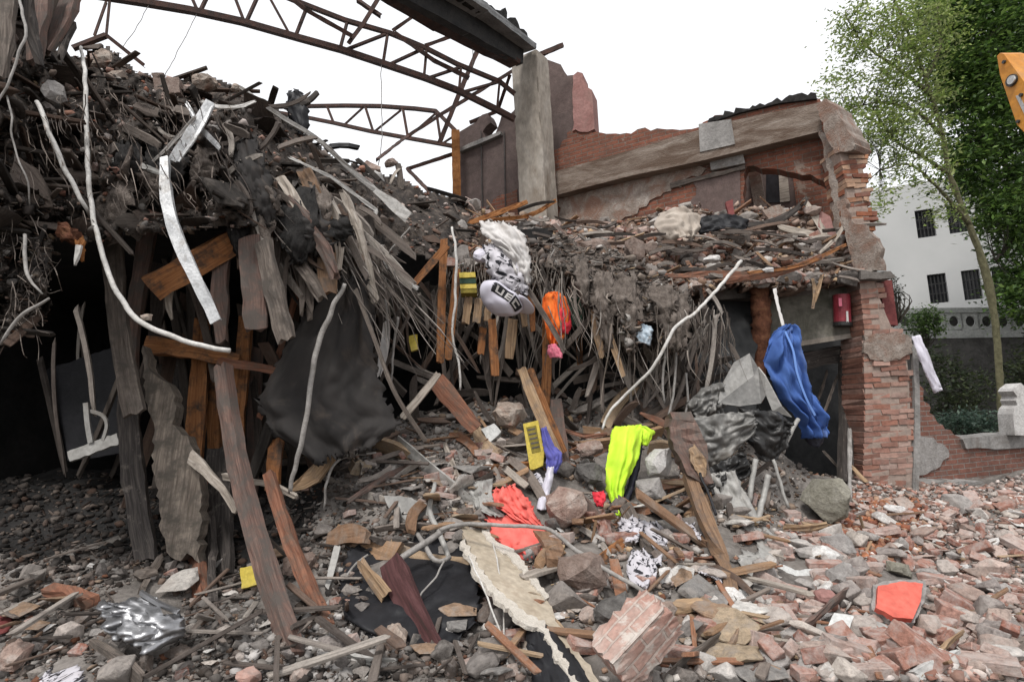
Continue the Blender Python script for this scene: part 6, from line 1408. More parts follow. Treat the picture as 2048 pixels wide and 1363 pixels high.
chunk('orange_lump', 1180, 1194, 46, 20, 'long orange brick fragment under the brown boulder', 'brick', M['p_brick'], None, boxy=.9, rot=-.6)
chunk('tan_wood', 1378, 1212, 84, 34, 'rough yellowish block of wood above the brick cluster', 'wood block', M['w_tan'], None, boxy=.8, rot=-.1)
# aluminium angle, torn board, rods
board('grey_profile', [(796,880,6.0),(850,930,5.7),(905,975,5.5),(950,1010,5.35)], [20,30,30,22], M['palegrey'], 'flat grey metal profile slanting down the heap to the grey bag', 'metal profile', t=.02, jag=.02)
root = empty('torn_board', P(1050, 1180, 4.3), 'long torn cream board sloping down to the picture bottom', 'board')
A_ = TPlane((930, 1030, 5.2), (1170, 1363, 3.35), (1120, 1180, 4.35))
adopt(slab_poly('face', [(900,1000),(950,1030),(985,1080),(1022,1104),(1062,1150),(1094,1196),(1112,1240),(1150,1290),(1184,1336),(1200,1375,0),(1158,1375,0),(1122,1312),(1086,1246),(1048,1228),(1000,1185),(962,1140),(930,1076)], A_, .03, M['plywood'], step=9, amp=3.5), root)
adopt(slab_poly('torn_edge', [(930,1076),(962,1136),(1000,1180),(1048,1224),(1086,1240),(1124,1306),(1166,1375,0),(1152,1375,0),(1116,1322),(1082,1256),(1040,1240),(992,1196),(952,1148),(922,1084)], TPlane((930, 1030, 5.2), (1170, 1363, 3.35), (1120, 1180, 4.35), .012), .03, M['tornedge'], step=6, amp=4), root)
adopt(slab_poly('upper_torn_edge', [(955,1028),(990,1078),(1026,1098),(1066,1146),(1098,1192),(1090,1198),(1056,1154),(1018,1110),(982,1088),(948,1036)], TPlane((930, 1030, 5.2), (1170, 1363, 3.35), (1120, 1180, 4.35), .014), .03, M['tornedge'], step=6, amp=3), root)
tube('bent_rod', [(764,1148,4.3),(800,1118,4.4),(850,1083,4.5),(895,1054,4.6)], [12,14,14,11], M['wire'], 'thick grey rod end rising over the black bag', 'rod', smooth=False, sides=6)
tube('bent_rod', [(880,1062,4.55),(905,1050,4.6),(960,1048,4.6),(1040,1051,4.6),(1085,1056,4.6),(1120,1075,4.55),(1200,1130,4.35),(1280,1178,4.15),(1330,1206,4.05),(1358,1248,3.95)], [10,9,8,8,8,9,9,9,8,6], M['wire'], 'long thin rod arching over the coral cloth to the brick cluster', 'rod')
tube('bent_pipe', [(870,966,5.2),(861,1000,5.0),(862,1030,4.9),(880,1068,4.75),(900,1118,4.6)], [8,10,11,11,11], M['palegrey'], 'pale bent pipe dipping behind the thick grey rod', 'pipe')
tube('bent_pipe', [(835,1066,4.6),(850,1092,4.5),(866,1115,4.45),(884,1122,4.45),(900,1114,4.5)], [9,10,10,10,9], M['wire'], 'short pale hooked pipe in front of the black bag', 'pipe')
root = empty('black_bag', P(830, 1190, 4.3), 'big black plastic sheet filling the hollow in the heap', 'plastic sheet')
adopt(loft('sheet', [(700,1090,930,1060,4.9,5.0),(688,1130,945,1100,4.6,4.75),(682,1180,958,1140,4.38,4.5),(690,1220,962,1190,4.15,4.2),(730,1262,950,1240,3.98,3.98),(770,1288,905,1292,3.86,3.8)], M['black'], nu=44, nv=40, fold=.02, folds=3, bulge=.03, crumple=.04, edge=.03), root)
o = loft('black_bag', [(1056,1240,1084,1236,3.9),(1050,1270,1110,1262,3.75),(1056,1300,1140,1300,3.6),(1062,1335,1166,1335,3.45),(1066,1375,1186,1375,3.35)], M['black'], nu=26, nv=26, fold=.02, bulge=.1, crumple=.04); tag(o, 'black plastic bag under the lower end of the torn board', 'bag')
board('maroon_board', [(782,1126,4.3),(815,1200,4.1),(868,1304,3.8)], [50,56,46], M['w_maroon'], 'dark maroon board lying on the black plastic sheet', 'board', t=.04, jag=.03, twist=.1)
board('orange_stick', [(724,1128,4.3),(746,1158,4.2),(768,1186,4.15)], [17,26,26], M['w_tan'], 'short orange tan stick at the left of the black plastic sheet', 'stick', t=.04)
tube('string', [(938,1110,4.3),(960,1160,4.1),(985,1220,3.9),(1010,1290,3.6),(1026,1370,3.35)], [3,4,4,4,4], M['white_pipe'], 'pale string running down left of the torn board', 'string')
tube('string', [(986,1085,4.5),(1000,1150,4.3),(1006,1230,3.95),(1014,1370,3.35)], [3,3,3,3], M['white_pipe'], 'second pale string hanging over the torn board', 'string')
tube('string', [(890,1120,4.4),(866,1160,4.2),(838,1195,4.1),(838,1240,3.95),(850,1290,3.8)], [4,4,4,4,3], M['wire'], 'curled string lying on the black plastic sheet', 'string')
tube('arched_cable', [(648,1015,5.2),(652,970,5.2),(668,930,5.3),(700,910,5.4),(752,904,5.5)], [4,6,6,6,4], M['wire'], 'arched thin cable over the grey heap', 'cable')
tube('curved_rod', [(680,1165,4.4),(700,1140,4.45),(735,1108,4.5)], [5,5,4], M['wire'], 'thin curved rod left of the orange tan stick', 'rod')
board('pale_lath', [(674,1098,4.6),(666,1130,4.5),(655,1168,4.4)], [12,13,10], M['palegrey'], 'small upright pale slat left of the black plastic sheet', 'slat')
block('bent_sheet', [(768,990),(810,992),(870,1010),(890,1040),(850,1052),(800,1040),(780,1020)], 'grey bent panel above the black plastic sheet', 'panel', M['greymetal'], None, th=.03, tilt=.5)
chunk('pale_stone', 790, 1278, 62, 64, 'cream stone at the bottom of the black plastic sheet', 'stone', M['tanstone'], 3.75, boxy=.3)
board('metal_trim', [(652,1292,3.7),(700,1312,3.62),(740,1322,3.6),(782,1320,3.6)], [10,18,18,8], M['palegrey'], 'short grey metal trim lying in the ash at the bottom', 'trim', t=.02)
chunk('grey_boulder', 600, 1130, 80, 56, 'brownish lump between the leaning beams', 'lump', M['brownstone'], None)
for (x, y, w, lab) in ((590,880,50,'grey wood knot under the tarpaulin corner'),(690,870,44,'tan wood stump below the tarpaulin')):
    board('wood_stump', [(x-14, y-36, on(x,y+30)-.1), (x, y, on(x,y+30)-.15), (x+4, y+40, on(x,y+40)-.1)], [w*.6, w, w*.5], M['w_grey'], lab, 'stump', t=.1, jag=.06, jitter=.01)
board('grey_wood', [(590,975,5.3),(630,950,5.3),(655,918,5.4)], [16,36,24], M['w_tan'], 'rough split log below the dark tarpaulin', 'log', t=.1, jag=.06, jitter=.008)
# left front: foil, paper, bricks, boards
root = empty('foil_container', P(290, 1240, on(290, 1270)-.1), 'crumpled silver foil container lying on the ash', 'foil container')
Yf = on(290, 1262)-.16
adopt(loft('body', [(212,1196,300,1186,Yf+.12),(205,1212,345,1210,Yf+.05),(210,1232,372,1232,Yf),(222,1250,374,1258,Yf-.03),(236,1264,360,1282,Yf-.02)], M['foil'], nu=30, nv=24, fold=.025, folds=1.2, bulge=.1, crumple=.06, edge=.01), root)
adopt(sweep(catmull(pts_px([(282,1184,Yf+.05),(318,1206,Yf),(356,1222,Yf-.04)]), 10), px2m(8, Yf), .02, M['foil'], 'rim', jag=.01), root)
o = loft('paper_ball', [(118,1326,160,1324,3.35),(104,1340,174,1336,3.3),(106,1356,178,1356,3.26),(116,1378,170,1376,3.25)], M['printcloth'], nu=22, nv=18, fold=.02, bulge=.12, crumple=.05); tag(o, 'white crumpled paper with black print at the picture bottom', 'paper')
board('reddish_wedge', [(100,1178,4.3),(140,1190,4.25),(186,1212,4.2)], [12,34,44], M['w_red'], 'reddish split wedge of wood on the ash', 'wedge', t=.09, jag=.03)
chunk('brick', 30, 1308, 74, 70, 'pinkish brick lump in the bottom corner', 'brick', M['mortarblock'], None, boxy=.7)
chunk('brick', 496, 1352, 66, 40, 'orange brick cut by the picture bottom', 'brick', M['p_brick'], None, boxy=.85)
board('flat_board', [(188,1296,3.75),(230,1328,3.6),(275,1370,3.45)], [34,52,56], M['w_grey'], 'flat grey brown board lying at the picture bottom', 'board', t=.03)
block('yellow_packet', [(480,1134),(508,1130),(514,1168),(484,1176)], 'yellow packet leaning behind the long pinkish beam', 'packet', M['yellow'], 4.5, th=.05)
chunk('plank_end', 292, 1150, 60, 36, 'grey splintered plank end on the ash', 'plank', M['w_grey'], None)
board('plank_end', [(318,1118,4.7),(300,1150,4.6),(284,1180,4.5)], [16,22,18], M['w_grey'], 'short board foot leaning on the torn plank', 'board', t=.04)
o = loft('maroon_rag', [(-20,1200,26,1215,4.2),(-20,1240,36,1240,4.1),(-20,1262,20,1262,4.05)], M['maroon'], nu=10, nv=10, fold=.02, bulge=.06, crumple=.03); tag(o, 'dark maroon rag at the left edge', 'rag')
# right front sticks
fr = [
 ([(1332,1352,3.35),(1400,1300,3.5),(1460,1256,3.75),(1500,1214,4.0)], [16,16,15,12], 'w_grey', 'grey pole slanting up from the picture bottom to the rusty pole'),
 ([(1506,1345,3.35),(1590,1270,3.7),(1660,1210,4.1),(1716,1160,4.6)], [18,18,17,12], 'w_pink', 'long old batten slanting across the rubble to the blocks'),
 ([(1478,1235,4.2),(1494,1290,3.8),(1512,1375,3.3)], [22,26,26], 'w_pink', 'brown post end coming out at the picture bottom'),
 ([(1366,1238,4.0),(1460,1234,4.0),(1574,1228,4.1)], [16,20,20], 'w_red', 'reddish timber lying level right of the brick cluster'),
 ([(1165,1000,5.55),(1200,1042,5.4),(1236,1082,5.3)], [20,26,24], 'w_pink', 'brown plank sloping right of the masonry block'),
 ([(1250,1012,5.5),(1274,1056,5.35),(1302,1108,5.2)], [26,30,24], 'w_grey', 'grey stick between the printed cloths'),
 ([(1206,1118,4.9),(1236,1098,5.0),(1262,1078,5.1)], [26,34,28], 'w_orange', 'broken orange brown board above the brown boulder'),
 ([(1326,1124,4.95),(1370,1120,4.95),(1424,1118,4.95)], [9,15,12], 'w_red', 'thin reddish slat beside the rusty pole'),
 ([(1572,1052,6.1),(1620,1056,6.1),(1650,1050,6.2)], [12,16,10], 'w_tan', 'pale slat lying under the greenish boulder'),
 ([(1556,1080,5.8),(1600,1088,5.7),(1640,1096,5.7)], [10,14,10], 'w_pale', 'second pale slat under the greenish boulder'),
 ([(970,938,6.1),(1020,936,6.1),(1064,932,6.05)], [16,24,20], 'w_orange', 'orange brown board lying left of the yellow sign'),
 ([(985,905,6.3),(1020,890,6.3),(1050,872,6.3)], [16,22,18], 'w_grey', 'grey board above the orange brown one'),
 ([(1286,828,6.5),(1310,838,6.45),(1340,852,6.4)], [8,12,12], 'w_red', 'reddish stick behind the fluorescent vest'),
 ([(1130,860,6.5),(1170,872,6.4),(1210,868,6.4)], [7,9,9], 'w_red', 'thin stick left of the fluorescent vest'),
 ([(1838,1352,3.35),(1880,1332,3.4),(1916,1312,3.5)], [26,34,26], 'foam', 'white broken slab end at the lower right'),
 ([(1860,1320,3.5),(1892,1290,3.65),(1924,1264,3.8)], [10,14,12], 'w_tan', 'tan stick above the white slab end'),
 ([(1380,1282,3.7),(1420,1290,3.7),(1455,1302,3.7)], [14,20,14], 'w_pale', 'pale wood scrap right of the brick cluster'),
 ([(1560,1240,4.1),(1600,1262,3.9),(1650,1275,3.8)], [10,14,12], 'w_tan', 'tan stick left of the white box'),
 ([(890,890,6.2),(905,930,6.0),(925,980,5.7)], [10,14,10], 'w_pale', 'pale splinter beside the grey metal profile'),
 ([(700,1000,5.3),(760,960,5.5),(830,925,5.8)], [8,13,10], 'w_pink', 'brownish stick across the grey heap'),
 ([(1730,960,7.6),(1700,930,7.8)], [8,8], 'w_tan', 'short stick near the boulder and pillar foot'),
]
for rows, w, mt, lab in fr: board('broken_timber', rows, w, M[mt], lab, 'timber', jag=.035, jitter=.004)
block('white_box', [(962,858),(988,846),(1002,862),(980,884)], 'small white box on the heap left of the yellow sign', 'box', M['foam'], 6.3, th=.1)
o = loft('red_rag', [(1184,982,1206,980,5.7),(1186,996,1212,994,5.65),(1192,1010,1206,1010,5.62)], M['redcloth'], nu=12, nv=10, fold=.01, bulge=.05, crumple=.03); tag(o, 'small red rag left of the vest hem', 'rag')
chunk('brown_lump', 1020, 830, 70, 60, 'tan rubble lump on the crest of the heap', 'lump', M['tanstone'], 6.5)
chunk('brown_lump', 1180, 895, 60, 36, 'pink rubble lump left of the fluorescent vest', 'lump', M['mortarblock'], 6.2)

# ---------------------------------------------------------------- hanging laths under the bank and the slab edge
def lath_mesh(L, w, t, k=6):
    Vv = []; F = []
    bend = U(-.06, .06)
    for i in range(k+1):
        u = i/k; tap = 1 if u < .8 else 1-.6*(u-.8)/.2*U(.5, 1)
        cx, cy = bend*math.sin(math.pi*u)*L, U(-.004, .004)
        for (a, b) in ((-.5, -.5), (.5, -.5), (.5, .5), (-.5, .5)): Vv.append((cx+a*w*tap+U(-.002, .002), cy+b*t, -u*L+(U(-.04, .04) if i in (0, k) else 0)))
    for i in range(k):
        for j in range(4): F.append((i*4+j, i*4+(j+1) % 4, i*4+4+(j+1) % 4, i*4+4+j))
    F += [(3, 2, 1, 0), tuple(range(k*4, k*4+4))]
    return Vv, F
def lath_proto(mat, w):
    Vv, F = lath_mesh(1, w, w*.4); V2 = [(v[2], v[0], v[1]) for v in Vv]        # long axis on x for the grain
    o = mesh_np('hanging_lath', V2, F, mat); return o
LP = [lath_proto(M['p_lath'], w) for w in (.035, .05, .07, .09)]+[lath_proto(M['p_char'], w) for w in (.07, .11)]+[lath_proto(M['p_wood'], w) for w in (.09, .15)]
used_lp = [False]*len(LP)
def hang(px, py, dx, dy, Y, label, group, protos=(0, 1, 2), dY=0.0, name=None):
    """a lath hanging from (px,py) to (px+dx,py+dy)"""
    a, b = P(px, py, Y), P(px+dx, py+dy, Y+dY); L = np.linalg.norm(b-a); k = random.choice(protos)
    o = LP[k].copy(); C.objects.link(o)
    if name: o.name = name
    t = (b-a)/L; s = np.cross(t, [0, 1, 0]); s /= np.linalg.norm(s); s = s*math.cos(U(-.7, .7))+np.cross(t, s)*math.sin(U(-.7, .7)); s -= t*(s @ t); s /= np.linalg.norm(s); d = np.cross(t, s)
    mt = Matrix.Identity(4)
    for i in range(3): mt[i][0] = -t[i]*L; mt[i][1] = s[i]; mt[i][2] = -d[i]; mt[i][3] = a[i]
    # the mesh runs along -x from its origin
    o.matrix_world = mt; tag(o, label, 'lath', group); return o
LG1 = ('burnt lath hanging from the lower right edge of the debris bank', 'burnt laths along the lower edge of the bank')
for _ in range(85):
    u = random.random(); px = 470+u*270; py = 330+u*90+U(0, 130); L = U(40, 190); a = U(.1, 1.25)
    if py+L > 640: L = 640-py
    hang(px, py, L*math.cos(a+.45)*.9, L*math.sin(a+.45), 5.0+u*.75+U(-.3, .15), *LG1, protos=(0, 1, 1, 2, 3))
LG2 = ('short charred lath sticking out of the face of the debris bank', 'charred laths in the bank face')
for _ in range(45):
    px, py = U(190, 560), U(210, 440); an = U(-.6, 2.6); L = U(30, 90)
    Yb = float(np.interp(px, [100, 300, 560], [4.4, 4.85, 5.1]))-.12
    hang(px, py, L*math.cos(an), L*math.sin(an), Yb, *LG2, protos=(0, 1, 1, 2), dY=U(-.1, .2))
LG3 = ('grey splinter hanging over the front edge of the upper slab', 'splinters along the slab edge')
for _ in range(22):
    px = U(1040, 1440); py = 500+(px-1040)*.2+U(0, 60); L = U(40, 150)*(1.1-(px-1040)/700)
    hang(px, py, U(-10, 30)+L*.15, L, float(np.interp(px, [1040, 1440], [6.5, 6.9]))+U(-.15, .25), *LG3, protos=(0, 0, 1))
LG4 = ('stick lying loose among the bricks on the slab heap', 'sticks on the slab heap')
for _ in range(70):
    px = U(960, 1700); py = float(np.interp(px, [960, 1300, 1700], [450, 490, 500]))+U(-40, 60); an = U(-.5, .5)+(math.pi if random.random() < .5 else 0); L = U(30, 110)
    hang(px, py, L*math.cos(an), L*math.sin(an)*.6, float(np.interp(py, [400, 600], [8.6, 7.2]))-.05, *LG4, name='loose_stick', protos=(0, 1, 1), dY=U(-.3, .3))
LG5 = ('dark lath standing dim in the cellar', 'dim laths in the cellar')
for _ in range(12):
    px, py = U(60, 560), U(560, 900); L = U(120, 300); hang(px, py, U(-50, 50), L, U(5.6, 7.2), *LG5, protos=(0, 1, 2))
LG6 = ('thin broken lath hanging in the shade of the middle opening', 'laths in the middle opening')
for _ in range(105):
    px = U(700, 1460); py = U(555, 640) if px < 1150 else U(620, 720); L = U(40, 230); a = random.gauss(1.57, .4)
    hang(px, py, L*math.cos(a), L*math.sin(a), U(6.7, 7.4), *LG6, name='broken_lath', protos=(0, 0, 1, 1, 2), dY=U(-.2, .2))
LG7 = ('dim charred board crowding the cellar mouth', 'dim boards in the cellar mouth')
for _ in range(46):
    px = U(270, 640); py = U(470, 760); L = U(120, 380); a = random.gauss(1.57, .16)
    o = hang(px, py, L*math.cos(a), min(L, 1090-py)*math.sin(a), U(5.3, 6.6), *LG7, name='charred_board', protos=(4, 5), dY=U(-.3, .3))
LG8 = ('broken board jammed across the back of the middle heap', 'boards at the back of the middle heap')
for _ in range(60):
    px = U(760, 1420); py = U(735, 860); L = U(50, 170); a = U(0, 6.28)
    Yh = min(7.4, on(px, py))-.12; hang(px, py, L*math.cos(a), L*math.sin(a)*.7, Yh, *LG8, name='jammed_board', protos=(1, 2, 3, 2), dY=U(-.25, .1))
LG9 = ('splintered board or batten strewn over the middle heap of clothes and timber', 'boards strewn over the middle heap')
for _ in range(75):
    px = U(640, 1480); py = U(850, 1130)
    if any((px-a)**2+(py-b)**2 < (r*.8)**2 for a, b, r in EXC): continue
    L = U(60, 170); a = U(0, 6.28); ex, ey = px+L*math.cos(a), py+L*math.sin(a)*.6
    if any((ex-a_)**2+(ey-b)**2 < (r*.8)**2 for a_, b, r in EXC): continue
    Ya, Yb = on(px, py)-.08, on(ex, ey)-U(.05, .3); hang(px, py, ex-px, ey-py, Ya, *LG9, name='strewn_board', protos=(6, 7, 6, 2, 1), dY=Yb-Ya)
LGF = ('torn dark felt layer draping down the burnt debris bank', 'felt layers on the bank')
for _ in range(20):
    px, py = U(200, 690), 0; py = U(260, 400) if px < 480 else 330+(px-480)*.5+U(-20, 90)
    w, L, sk = U(30, 70), U(60, 150), U(-10, 60); Yb = float(np.interp(px, [100, 300, 560, 700], [4.25, 4.75, 4.95, 5.5]))
    o = loft('torn_felt', [(px, py, px+w, py+U(-10, 10), Yb+.1), (px+sk*.4, py+L*.4, px+w*1.1+sk*.4, py+L*.45, Yb-.05), (px+sk*.8, py+L*.8, px+w*.9+sk*.8, py+L*.75, Yb-.05), (px+w*.3+sk, py+L, px+w*.6+sk, py+L*1.05, Yb)], M[random.choice(['fibre', 'tar', 'greycloth', 'fibre'])], nu=16, nv=22, fold=.018, folds=1.8, bulge=.05, crumple=.035, edge=.05, thick=.012)
    tag(o, LGF[0], 'felt', LGF[1])
for _ in range(9):
    px = U(1060, 1330); py = 510+(px-1060)*.25+U(-20, 40); w, L = U(30, 60), U(60, 150); Yb = 6.42
    o = loft('torn_matting', [(px, py, px+w, py, Yb+.15), (px+10, py+L*.5, px+w*.9+10, py+L*.5, Yb), (px+w*.3+14, py+L, px+w*.6+14, py+L, Yb)], M['fibre'], nu=14, nv=22, fold=.02, folds=2, bulge=.04, crumple=.03, edge=.05, thick=.012)
    tag(o, 'torn strip of brown matting hanging from the upper slab edge', 'matting', 'matting strips on the slab edge')
for k, p in enumerate(LP):
    bpy.data.objects.remove(p)
# fibres hanging from the slab edge and the bank (nobody could count them)
def fringe(name, n, px0, px1, ytop, L0, L1, Yf, w, cols, label, slant=0.0):
    Vv, F, T = [], [], []
    for _ in range(n):
        px = U(px0, px1); py = ytop(px)+U(-15, 25); L = U(L0, L1)*random.random()**.6; Y = Yf(px)+U(-.25, .2)
        sw = U(-.35, .35)+slant; pts = [P(px, py, Y), P(px+sw*L*.3+U(-6, 6), py+L*.35, Y+U(-.08, .08)), P(px+sw*L*.7+U(-8, 8), py+L*.7, Y+U(-.1, .1)), P(px+sw*L+U(-12, 12), py+L, Y+U(-.12, .12))]
        path = catmull(pts, 8); b = len(Vv); r = px2m(w, Y)*U(.3, 1)/2; col = np.array(cols[random.randrange(len(cols))])*U(.6, 1.2)
        for i, q in enumerate(path):
            for k in range(3): Vv.append(q+r*(1-.6*i/7)*np.array([math.cos(k*2.1+.3), .7*math.sin(k*2.1), .2*math.sin(k*2.1)])); T.append(col)
        for i in range(7):
            for k in range(3): F.append((b+i*3+k, b+i*3+(k+1) % 3, b+i*3+3+(k+1) % 3, b+i*3+3+k))
    return tag(mesh_np(name, Vv, F, M['rub'], tint=np.array(T)), label, None, kind='stuff')
fringe('hanging_fibres', 90, 1050, 1390, lambda x: 545+(x-1050)*.3+U(-30, 60), 40, 220, lambda x: 6.45, 4, [(.2,.17,.145),(.28,.245,.21),(.13,.11,.095),(.34,.31,.28)], 'grey fibres hanging from the slab edge', .15)
fringe('hanging_fibres', 320, 430, 780, lambda x: 300+(x-440)*.62, 40, 290, lambda x: 5.0+(x-440)/320*.7, 5, [(.13,.11,.095),(.22,.19,.168),(.06,.05,.045),(.32,.29,.265)], 'burnt fibres hanging on the bank edge', .5)
fringe('hanging_fibres', 240, 0, 460, lambda x: 170+random.random()*230, 20, 120, lambda x: 4.0+x/440*.7, 4, [(.07,.058,.05),(.13,.105,.09),(.22,.185,.16)], 'burnt fibres clinging to the bank face', .3)
fringe('hanging_fibres', 400, 880, 1460, lambda x: 520+max(0, x-1100)*.3, 60, 260, lambda x: 6.9, 3, [(.12,.10,.085),(.22,.19,.165),(.3,.27,.24),(.07,.06,.052)], 'thin wires and fibres hanging in the middle opening')
# the dirty mat that droops from the slab
MAT_POLY = [(1030,470),(1120,470),(1210,490),(1330,545),(1385,600),(1372,660),(1346,720),(1326,690),(1312,640),(1290,650),(1262,712),(1240,680),(1222,610),(1196,640),(1170,600),(1150,560),(1110,545),(1050,520)]
mat_o, MT_P, MT_N = sheet_mass('fibre_mat', MAT_POLY, [(1030,480,7.1),(1130,480,7.15),(1220,500,7.1),(1340,560,7.0),(1380,620,6.8),(1340,700,6.5),(1250,690,6.45),(1180,600,6.6),(1110,540,6.8),(1050,515,6.95),(1260,600,6.6)], M['fibre'], [(1.5, .28), (4, .12), (9, .03)], step=4, back=.3, inward=True, wob=10, seed=44)
tag(mat_o, 'ragged grey brown mat of lath and dirt drooping from the slab edge', 'mat')

# ---------------------------------------------------------------- loose rubble: the largest pieces one by one, the rest as stuff
PROT = {}
def proto(kind, i, mat):
    key = (kind, i, mat)
    if key not in PROT:
        tv, tf = TPL[kind][i]; bm = bmesh.new()
        vs = [bm.verts.new(v) for v in tv]
        for f in tf: bm.faces.new([vs[k] for k in f])
        bmesh.ops.recalc_face_normals(bm, faces=bm.faces)
        bmesh.ops.dissolve_limit(bm, angle_limit=.12, verts=bm.verts[:], edges=bm.edges[:])
        bmesh.ops.bevel(bm, geom=bm.edges[:], offset=.018 if kind != 'stick' else .006, segments=1, affect='EDGES')
        bmesh.ops.triangulate(bm, faces=bm.faces[:])
        if kind != 'stick':
            bmesh.ops.subdivide_edges(bm, edges=[e for e in bm.edges if e.calc_length() > .12], cuts=2); bmesh.ops.triangulate(bm, faces=bm.faces[:])
            s = U(0, 90)
            for v in bm.verts: v.co *= 1+.045*mnoise.fractal(v.co*7+Vector((s, 0, s)), 1, 2, 3)
        me = bpy.data.meshes.new(kind); bm.normal_update(); bm.to_mesh(me); bm.free(); me.materials.append(M[mat]); PROT[key] = me
    return PROT[key]
def piece(name, kind, mat, pos, size, rot, label, cat, group, st=(1, 1, 1)):
    o = bpy.data.objects.new(name, proto(kind, random.randrange(len(TPL[kind])), mat)); C.objects.link(o)
    m = Matrix(rot.tolist()).to_4x4() @ Matrix.Diagonal((size*st[0], size*st[1], size*st[2], 1)); m.translation = Vector(pos.tolist()); o.matrix_world = m
    return tag(o, label, cat, group)
def ground_pts(poly, n):
    """points on the rubble bed seen inside a photo polygon, spread evenly in the picture"""
    xs = [p[0] for p in poly]; ys = [p[1] for p in poly]; o = []
    while len(o) < n:
        x, y = U(min(xs), max(xs)), U(min(ys), max(ys))
        if not in_poly(np.array([x]), np.array([y]), poly)[0]: continue
        if any((x-a)**2+(y-b)**2 < r*r for a, b, r in EXC): continue
        Y = on(x, y); p = P(x, y, Y); p[2] = H(p[0], p[1])
        if Y > 8.3: continue
        o.append(p)
    return np.array(o)
Z_RIGHT = [(1560,1040),(1700,1010),(2048,990),(2048,1363),(1500,1363),(1520,1180)]
Z_MID = [(800,900),(1000,850),(1380,900),(1560,1010),(1540,1363),(960,1363),(980,1200),(860,1060)]
Z_LEFT = [(0,1120),(480,1130),(560,1040),(620,930),(740,860),(830,850),(900,1050),(960,1363),(0,1363)]
def spread(zone, specs):
    for (nm, kind, mat, n, s0, s1, label, cat, group) in specs:
        pts = ground_pts(zone, n); Rm = rand_rot(n, .5)
        for i in range(n):
            s = U(s0, s1)*(.8 if random.random() < .6 else 1.15); p = pts[i]; p[2] += s*(.10+.12*random.random())
            st = (1, U(.75, 1.1), U(.7, 1.1)) if nm != 'plank_piece' else (1, U(1.2, 2.2), U(.8, 1.2)); piece(nm, kind, mat, p, s, Rm[i], label, cat, group, st)
spread(Z_RIGHT, [
 ('loose_brick', 'brick', 'p_brick', 90, .2, .27, 'whole pinkish brick loose in the rubble below the pillar', 'brick', 'whole bricks below the pillar'),
 ('broken_brick', 'halfbrick', 'p_brick', 90, .14, .28, 'broken pinkish brick in the rubble below the pillar', 'brick', 'broken bricks below the pillar'),
 ('rubble_chunk', 'lump', 'p_chunk', 90, .12, .28, 'grey or pinkish concrete chunk in the rubble below the pillar', 'chunk', 'concrete chunks below the pillar'),
 ('plaster_fragment', 'flake', 'p_plaster', 110, .10, .24, 'pale plaster fragment in the rubble below the pillar', 'plaster fragment', 'plaster fragments below the pillar'),
 ('broken_stick', 'stick', 'p_wood', 40, .22, .5, 'small stick lying in the rubble below the pillar', 'stick', 'sticks below the pillar')])
spread(Z_MID, [
 ('loose_brick', 'brick', 'p_brick', 34, .2, .26, 'dusty brick loose on the middle heap', 'brick', 'bricks on the middle heap'),
 ('broken_brick', 'halfbrick', 'p_brick', 35, .12, .22, 'broken dusty brick on the middle heap', 'brick', 'broken bricks on the middle heap'),
 ('rubble_chunk', 'lump', 'p_chunk', 60, .10, .26, 'grey brown chunk on the middle heap of clothes and timber', 'chunk', 'chunks on the middle heap'),
 ('dark_chunk', 'lump', 'p_dark', 40, .10, .26, 'sooty dark chunk on the middle heap of clothes and timber', 'chunk', 'dark chunks on the middle heap'),
 ('plaster_fragment', 'flake', 'p_plaster', 45, .10, .22, 'pale plaster fragment on the middle heap', 'plaster fragment', 'plaster fragments on the middle heap'),
 ('broken_stick', 'stick', 'p_wood', 90, .25, .6, 'broken stick lying on the middle heap', 'stick', 'sticks on the middle heap')])
spread(Z_RIGHT, [('large_chunk', 'lump', 'p_chunk', 24, .24, .36, 'large rough chunk lying in the rubble below the pillar', 'chunk', 'large chunks below the pillar')])
spread(Z_RIGHT, [('plaster_lump', 'lump', 'p_plaster', 34, .14, .34, 'pale plaster lump in the rubble below the pillar', 'lump', 'plaster lumps below the pillar')])
spread(Z_MID, [('large_chunk', 'lump', 'p_dark', 16, .26, .42, 'large brownish chunk on the middle heap', 'chunk', 'large chunks on the middle heap'),
 ('plank_piece', 'stick', 'p_wood', 24, .4, .8, 'broad broken plank lying on the middle heap', 'plank', 'broken planks on the middle heap')])
spread(Z_MID, [('torn_sheet', 'flake', 'p_sheet', 55, .22, .5, 'bent scrap of board or sheet on the middle heap', 'scrap', 'sheet scraps on the middle heap')])
spread(Z_LEFT, [('torn_sheet', 'flake', 'p_sheet', 16, .2, .4, 'bent scrap of board in the ash', 'scrap', 'sheet scraps in the ash')])
spread(Z_LEFT, [
 ('dark_chunk', 'lump', 'p_dark', 90, .08, .22, 'sooty chunk in the grey ash in front of the cellar', 'chunk', 'sooty chunks in the ash'),
 ('rubble_chunk', 'lump', 'p_chunk', 50, .07, .2, 'light grey chunk in the ash in front of the cellar', 'chunk', 'light chunks in the ash'),
 ('broken_brick', 'halfbrick', 'p_brick', 16, .10, .18, 'broken reddish brick in the ash in front of the cellar', 'brick', 'bricks in the ash'),
 ('broken_stick', 'stick', 'p_lath', 90, .22, .65, 'burnt stick lying in the ash in front of the cellar', 'stick', 'burnt sticks in the ash'),
 ('plaster_fragment', 'flake', 'p_plaster', 24, .07, .16, 'pale flake in the ash in front of the cellar', 'plaster fragment', 'flakes in the ash')])
